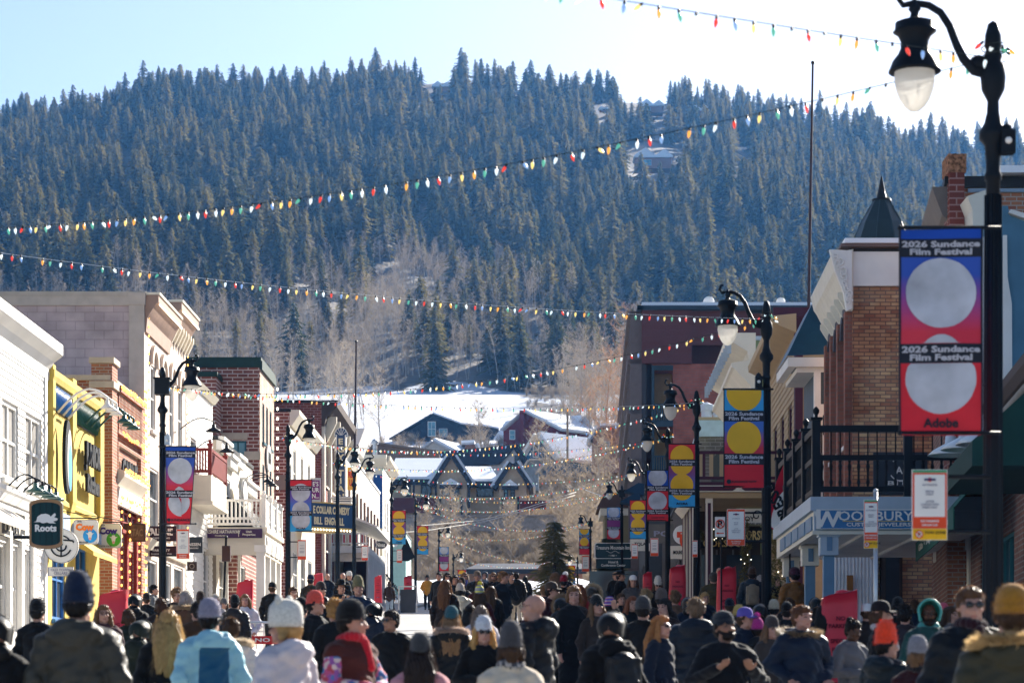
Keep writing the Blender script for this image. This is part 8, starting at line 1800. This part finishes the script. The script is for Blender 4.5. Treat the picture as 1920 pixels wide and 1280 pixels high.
person(700, 1128, 34, 150, 'person in a black hood and navy sleeves right of the maroon vest man', 'puff', NV, 'hood', BK)
person(733, 1144, 25.5, -8, 'man with black hair and sunglasses in a black jacket, face to camera', 'coat', BK, hr='short', hcol=DKH, sg='sunglasses', yaw=-.6, sk='m')
person(789, 1184, 17, 178, 'person from behind in a mid grey beanie with very long dark hair and pink coat', 'coat', (.55, .25, .28), 'beanie', (.1, .1, .11), hr='vlong', hcol=(.03, .018, .014))
person(730, 1090, 108, 180, 'small figure from behind in brown jacket and pale jeans on the far left pavement', 'coat', (.06, .035, .03), hr='mid', hcol=BRU, tr=(.25, .33, .42))
person(801, 1077, 128, 0, 'man in an orange yellow hoodie and black trousers walking alone', 'hood', (.75, .36, .04), 'cap', (.08, .07, .06), walk=True, arms=A_)
person(836, 1086, 48, 165, 'woman from behind with long auburn hair and long black coat, left of the white puffer', 'long', (.025, .015, .015), hr='vlong', hcol=(.14, .06, .025))
person(863, 1092, 50, 175, 'person from behind in a cream padded jacket and pompom hat', 'puff', (.68, .58, .42), 'beanie', (.6, .52, .45), pom=(.3, .2, .16), hr='mid', hcol=DKH)
person(899, 1096, 45, 185, 'person in a grey and yellow striped pompom hat and maroon jacket', 'coat', MR, 'beanie', YST, pom=(.75, .68, .12), hr='long', hcol=BRU)
person(847, 1134, 26.5, 178, 'woman from behind in a teal beanie with fur collared black jacket', 'parka', BK, 'beanie', (.035, .12, .15), hr='vlong', hcol=(.3, .17, .08), furc=(.42, .33, .28))
person(901, 1134, 30, 180, 'woman from behind with long grey brown hair between the teal and white beanies', 'coat', (.45, .43, .5), hr='vlong', hcol=(.2, .15, .12))
person(882, 1133, 33, 170, 'woman with very dark long hair left of the grey brown hair', 'coat', BK, hr='long', hcol=DKH)
person(907, 1152, 22, 8, 'woman in a white beanie and sunglasses with long golden hair, facing camera', 'coat', BK, 'beanie', (.7, .72, .76), hr='vlong', hcol=(.5, .3, .1), sg='sunglasses', yaw=-.0, arms=FO, sk='p')
person(958, 1162, 16.8, 182, 'person from behind in a grey beanie, plaid scarf and cream coat', 'coat', (.62, .52, .4), 'beaniet', (.13, .12, .13), hr='mid', hcol=BRU, scarf=PL, wide=1.06)
person(1000, 1111, 21.5, 245, 'bald man with glasses in a black jacket turned left', 'parka', BK, None, hr='bald', sg='glasses', sk='p', wide=1.05)
person(944, 1069, 58, 40, 'man in dark coat and tan trousers looking up to the right', 'coat', (.015, .022, .035), hr='short', hcol=LBR, yaw=.6, tr=(.5, .42, .32), arms=FA)
person(937, 1060, 74, 10, 'man in a dark cap behind the tan trousered man', 'coat', BK, 'cap', (.06, .02, .02), sk='l', beard=True, hcol=BRU)
person(895, 1067, 75, 0, 'man with a shaved head in a black padded jacket facing camera', 'puff', BK, 'beanies', (.2, .15, .11), wide=1.1)
person(871, 1066, 80, 15, 'woman in sunglasses and blue scarf behind the cream padded jacket', 'coat', BK, hr='long', hcol=LBR, sg='sunglasses', scarf=(.02, .02, .2))
ph = person(839, 1067, 74, 10, 'person in sunglasses holding a phone sideways at chest height', 'coat', BK, hr='long', hcol=DKH, sg='sunglasses', arms=PH); phone(ph, 'black phone held sideways by the person left of the crowd centre')
person(823, 1070, 84, -20, 'dark figure at the left end of the distant group', 'coat', BK, hr='short', hcol=DKH)
person(925, 1068, 81, 5, 'woman in sunglasses and brown scarf beside the shaved head man', 'coat', (.02, .015, .015), hr='long', hcol=LBR, sg='sunglasses', scarf=(.15, .08, .04))
person(908, 1069, 98, 10, 'small hooded figure in grey blue behind the group', 'coat', (.1, .13, .18), 'hood', (.1, .13, .18))
person(968, 1066, 86, 190, 'person walking away in a black jacket and beige trousers', 'puff', BK, hr='short', hcol=DKH, tr=(.5, .43, .34), walk=True)
person(985, 1079, 108, 175, 'small figure in a long black coat at the right of the distant group', 'long', BK, hr='long', hcol=DKH)
person(866, 1081, 62, 10, 'person in a black beanie looking over the cream padded jacket', 'coat', BK, 'beanie', BK)
person(853, 1078, 68, 5, 'woman with dark bobbed hair between the phone holder and black beanie', 'coat', BK, hr='mid', hcol=DKH)
person(899, 1088, 56, 180, 'person with tied dark brown hair in front of the shaved head man', 'coat', MR, hr='bun', hcol=BRU)
person(921, 1098, 50, 170, 'woman with long dark hair right of the yellow pompom', 'coat', BK, hr='vlong', hcol=BRU)
person(960, 1062, 96, 10, 'figure in black between the dark cap and the walking figure', 'coat', BK, hr='short', hcol=DKH)
person(1060, 1058, 88, 10, 'man in a white cap and navy vest near the small orange banners', 'vest', NV, 'capback', WH, sleeve=fab((.6, .6, .62)))
person(1057, 1076, 60, 175, 'person in a deep red knit hat', 'coat', BK, 'beanie', (.3, .006, .02))
person(1041, 1070, 62, 165, 'woman with light brown hair left of the deep red hat', 'coat', (.35, .3, .26), hr='long', hcol=LBR)
person(1035, 1089, 39, 60, 'man in a brown cap and sunglasses in profile to the right', 'coat', (.06, .01, .015), 'cap', (.12, .08, .06), sg='sunglasses', yaw=.3)
person(1006, 1116, 33, 200, 'person in maroon and black behind the bald man', 'coat', MR, 'beanies', (.25, .08, .09))
person(1077, 1098, 32, 35, 'young man with swept brown hair and long black overcoat looking left', 'long', BK, hr='mid', hcol=LBR, yaw=-.6, sk='p')
person(1086, 1095, 39, 170, 'person with reddish hair behind the young man in the overcoat', 'coat', (.3, .02, .03), hr='long', hcol=RDH)
person(1052, 1118, 34, 165, 'person with a hooded fur trim left of the overcoat', 'parka', BK, 'hood', BK, furc=(.3, .2, .12))
person(1110, 1098, 42, 170, 'person in a hood trimmed with thick blond fur', 'parka', (.12, .07, .04), 'hood', (.05, .04, .03), furc=(.5, .38, .24))
person(1121, 1112, 31.5, 20, 'woman in a black beanie and sunglasses raising one arm', 'coat', (.06, .045, .04), 'beanie', BK, hr='long', hcol=LBR, sg='sunglasses', arms=RS, pitch=-.2)
person(1143, 1117, 37, 175, 'person in a blue and pink striped beanie', 'coat', BK, 'beanie', STR)
person(1144, 1144, 19.5, 205, 'person in a black hood turned left, large in the front row', 'hood', (.008, .009, .012), 'hood', (.008, .009, .012), yaw=-.6, wide=1.05, pack=((.02, .022, .026), 'black backpack on the large hooded figure'))
person(1164, 1056, 78, 70, 'tall figure in a black hat and black coat in front of the inn sign', 'coat', BK, 'cowboy', BK, wide=1.2)
person(1154, 1063, 90, 20, 'person with short fair hair just left of the tall black hat', 'coat', BK, hr='short', hcol=LBR)
person(1187, 1077, 59, 5, 'young woman in a white cap and brown collared jacket', 'parka', (.1, .09, .09), 'capback', WH, hr='long', hcol=BRU, sk='p')
person(1233, 1078, 59, 8, 'person in a white knit beanie and sunglasses looking down', 'coat', BK, 'beaniet', (.72, .66, .56), hr='long', hcol=BRU, sg='sunglasses', pitch=.2)
person(1240, 1101, 35, 175, 'person in a taupe beanie right of centre', 'coat', (.03, .02, .02), 'beanie', (.14, .1, .085))
person(1211, 1108, 38, 190, 'person with short sandy hair behind the charcoal beanie', 'coat', BK, hr='curly', hcol=(.3, .2, .1))
person(1186, 1117, 36, 20, 'woman with red brown hair left of the charcoal beanie', 'coat', BK, hr='long', hcol=RDH)
person(1206, 1115, 27.5, 170, 'man from behind in a charcoal beanie and black jacket', 'coat', (.014, .015, .018), 'beanie', (.09, .09, .1), wide=1.06)
person(1246, 1122, 31, -25, 'young man with wavy black hair smiling to the left', 'coat', (.03, .015, .015), hr='mid', hcol=DKH, yaw=-.3, sk='p')
person(1266, 1110, 42, 185, 'person with fuzzy sandy hair right of the taupe beanie', 'coat', (.14, .08, .05), hr='curly', hcol=LBR)
person(1240, 1153, 23.5, 60, 'woman in sunglasses with long coppery blond hair turned right', 'coat', NV, hr='vlong', hcol=(.36, .17, .06), sg='sunglasses', yaw=0., sk='p')
person(1305, 1121, 24.5, 178, 'man from behind with grey brown hair and navy quilted jacket', 'puff', (.012, .022, .04), hr='short', hcol=(.16, .11, .07), wide=1.1)
person(1338, 1073, 55, 178, 'man from behind in an olive jacket left of the red bag', 'coat', (.09, .075, .035), hr='short', hcol=(.08, .07, .06), wide=1.15)
person(1349, 1058, 68, 170, 'bald figure behind the red bag near the plum porch', 'coat', BK, hr='bald')
person(1410, 1061, 57, 178, 'person in a brown beanie with a khaki backpack near the second lamp post', 'puff', (.015, .035, .06), 'beanie', (.1, .05, .03), pack=((.2, .17, .12), 'khaki roll top backpack near the second right lamp post'))
person(1425, 1078, 62, 190, 'person with pale hair just right of the khaki backpack', 'coat', (.6, .6, .6), hr='short', hcol=GRH)
person(1457, 1080, 58, 30, 'person in black with a white bag raising a hand', 'coat', BK, hr='long', hcol=DKH, arms=RS)
person(1489, 1062, 50, 200, 'man in a tan work jacket and maroon hat behind the grey column', 'coat', (.22, .1, .03), 'beanies', (.1, .01, .04), tr=(.05, .08, .14), wide=1.15)
person(1361, 1142, 20.5, 8, 'bearded man in a black coat and beanie gesturing with both hands', 'coat', (.01, .012, .018), 'beanies', (.02, .03, .05), hcol=DKH, arms=GE, yaw=.3, sk='m', beard=True, wide=1.12, pitch=-.2)
person(1398, 1137, 27, 50, 'man in a purple and white cap looking right', 'coat', NV, 'cap', (.12, .09, .4), hr='short', hcol=BRU, yaw=.3)
person(1385, 1132, 32, 180, 'person in a pale yellow knit hat behind the bearded man', 'coat', (.02, .03, .05), 'beanie', (.6, .4, .1))
person(1425, 1130, 33, 175, 'dark hooded figure right of the purple cap', 'hood', BK, 'hood', BK)
person(1419, 1158, 27, 190, 'child sized figure in a magenta hat left of the laughing woman', 'puff', BK, 'beanie', (.5, .03, .25), pom=(.6, .1, .4))
person(1448, 1152, 26, 20, 'laughing woman in a taupe beanie beside the fur hooded man', 'coat', (.1, .08, .07), 'beanie', (.12, .09, .085), hr='long', hcol=LBR, sk='p')
person(1451, 1140, 33, 175, 'person in a cream bobble knit hat behind the laughing woman', 'coat', BK, 'beanie', (.5, .42, .3))
person(1475, 1148, 31, 180, 'person in a navy hat between the cream hat and smiling man', 'coat', BK, 'beanies', BK)
person(1504, 1135, 23.5, 20, 'smiling man with brown hair in a navy parka with fur hood', 'parka', (.008, .02, .05), hr='short', hcol=(.13, .06, .03), furc=(.35, .26, .16), yaw=.3, sk='p', wide=1.1, arms=A_)
person(1597, 1161, 24, 35, 'woman with dark tied hair in a grey coat looking down', 'coat', (.13, .13, .14), hr='bun', hcol=DKH, sk='d', pitch=.3, arms=FO)
person(1653, 1124, 22.5, 75, 'man in a black cap and black coat in profile to the right', 'coat', BK, 'cap', (.02, .015, .02), hr='mid', hcol=BRU, sk='p', scarf=(.5, .48, .5))
person(1663, 1160, 18.6, 130, 'person in a bright orange beanie and navy coat turned right', 'puff', (.008, .02, .03), 'beaniet', (1., .07, .02), hr='short', hcol=DKH, yaw=-.3)
person(1683, 1117, 31, 175, 'person in a black beanie behind the black cap man', 'coat', BK, 'beanie', BK)
person(1697, 1137, 27, 165, 'person with thick black curls left of the teal hood', 'coat', (.05, .04, .05), hr='curly', hcol=DKH)
person(1686, 1138, 33, 170, 'person in a slate blue hat beside the black curls', 'coat', BK, 'beanies', (.05, .05, .12))
person(1742, 1122, 22, -5, 'man in a teal hood over an orange cap, facing camera', 'hood', (.02, .1, .1), 'hood', (.05, .26, .24), sg='glasses', sk='d', beard=True, hcol=DKH)
person(1722, 1189, 18, 150, 'person in a pale grey beanie and maroon jacket in the bottom row', 'coat', (.06, .01, .015), 'beanie', (.28, .27, .3), hr='mid', hcol=LBR, scarf=(.02, .02, .03))
person(1768, 1130, 31, 170, 'person in a pink brimmed cap behind the teal hood', 'coat', BK, 'cap', (.5, .08, .12))
person(1783, 1136, 27, 60, 'woman with brown hair left of the tall man in sunglasses', 'coat', BK, hr='long', hcol=BRU)
person(1820, 1101, 16.8, 5, 'tall man with short brown hair and sunglasses in a black coat', 'parka', (.008, .01, .014), hr='short', hcol=(.12, .06, .03), sg='sunglasses', sk='p', wide=1.05, scarf=(.05, .01, .02))
person(1898, 1093, 14, 176, 'person from behind in a mustard beanie and olive coat with thick fur hood', 'parka', (.06, .055, .03), 'beanie', (.42, .19, .02), hr='short', hcol=BRU, furc=(.5, .36, .18), wide=1.12)
# a second rank of half hidden heads closing the gaps in the crowd
fill = [(222, 1108, 44, 'black knit hat', 'beanies', BK), (275, 1118, 46, 'dark knit hat', 'beanies', (.03, .02, .02)), (420, 1120, 50, 'grey hat', 'beanies', GY), (550, 1100, 48, 'brown hair', None, BRU), (1020, 1098, 52, 'sandy hair', None, LBR), (1098, 1108, 47, 'black hat', 'beanies', BK), (1165, 1112, 46, 'chestnut hair', None, BRU), (1290, 1118, 40, 'dark hood', 'hood', BK), (1322, 1110, 46, 'blond hair', None, BLO), (1368, 1120, 40, 'navy hat', 'beanies', NV), (1530, 1130, 38, 'black hood', 'hood', BK), (1540, 1150, 30, 'dark hair', None, DKH), (1625, 1142, 30, 'white cap', 'cap', WH), (1715, 1128, 36, 'brown hair', None, BRU), (1860, 1122, 26, 'black hood', 'hood', BK), (1800, 1128, 33, 'grey hat', 'beanies', GY), (1480, 1128, 40, 'chestnut hair', None, BRU)]
for i, (px, yt, d, w_, hat, c_) in enumerate(fill):
    near = ['behind the first red bag', 'left of the boxed lamp post', 'by the second red bag', 'beside the bear ear hat', 'behind the brown cap', 'by the blond fur hood', 'by the striped beanie', 'right of the navy quilted back', 'under the olive jacket', 'behind the yellow knit hat', 'left of the big red bag', 'beside the smiling man', 'near the black cap man', 'beside the teal hood', 'right of the tall man in sunglasses', 'left of the tall man', 'behind the smiling man'][i]
    person(px, yt, d, rnd.choice((170, 185, 20)), 'half hidden figure with '+w_+' '+near, 'coat', rnd.choice((BK, NV, (.04, .03, .03))), hat, c_ if hat else BK, hr=rnd.choice(('mid', 'long', 'short')), hcol=c_ if not hat else BRU)
# crowd barriers
def barrier(px, yt, d, rz, label):
    x = fx(px, d); T = thing('crowd_barrier', label, 'barrier', (x, d, gz(d)), math.radians(rz), group='steel crowd barriers'); GM = mat("galvanised barrier tube", (.6, .62, .65), .35, metal=.5, var=.1); mb = MB()
    mb.tube([(-1.1, 0, .15), (-1.1, 0, 1.0), (-1.0, 0, 1.1), (1.0, 0, 1.1), (1.1, 0, 1.0), (1.1, 0, .15), (-1.1, 0, .15)], .02, 8); mb.build('frame', GM, T, origin=(0, 0, 0), smooth=True); mb = MB()
    for i in range(16): mb.tube([(-1.0+i*.133, 0, .15), (-1.0+i*.133, 0, 1.09)], .008, 6)
    mb.build('bars', GM, T, origin=(0, 0, 0)); mb = MB()
    for s in (-.8, .8): mb.box(s-.03, s+.03, -.3, .3, 0, .03); mb.box(s-.02, s+.02, -.02, .02, .03, .15)
    mb.build('feet', GM, T, origin=(0, 0, 0))
    return T
barrier(1592, 1262, 17.2, 12, 'steel crowd barrier at the bottom edge beside the grey coated woman'); barrier(488, 1150, 42, 5, 'steel barrier with a red tape left of the bear ear hat')
mb = MB(); x = fx(488, 42); mb.box(x-1.05, x+1.05, 41.93, 41.95, gz(42)+.72, gz(42)+.86); o = mb.build('warning_tape', mat("red and white tape", (.6, .03, .03), .5)); tag(o, 'red warning tape across the steel barrier', 'tape'); text('PARKING   NO PARKING', o, (x, 41.92, gz(42)+.79), XP, YM, WHITE, height=.07, width=1.9)
# ======================= HAZE =======================
mb = MB(); mb.box(-1200, 1200, -70, 1800, -8, 420)
hz = mb.build("haze", mat("haze dummy", (1, 1, 1), var=0)); hz["kind"] = "stuff"
hm = bpy.data.materials.new("haze"); t, N, L = _nt(hm); N.clear(); ou = N.new("ShaderNodeOutputMaterial"); pv = N.new("ShaderNodeVolumePrincipled")
pv.inputs["Color"].default_value = (.13, .42, 1, 1); pv.inputs["Density"].default_value = .00008; pv.inputs["Anisotropy"].default_value = .35
L.new(pv.outputs[0], ou.inputs["Volume"]); hz.data.materials[0] = hm
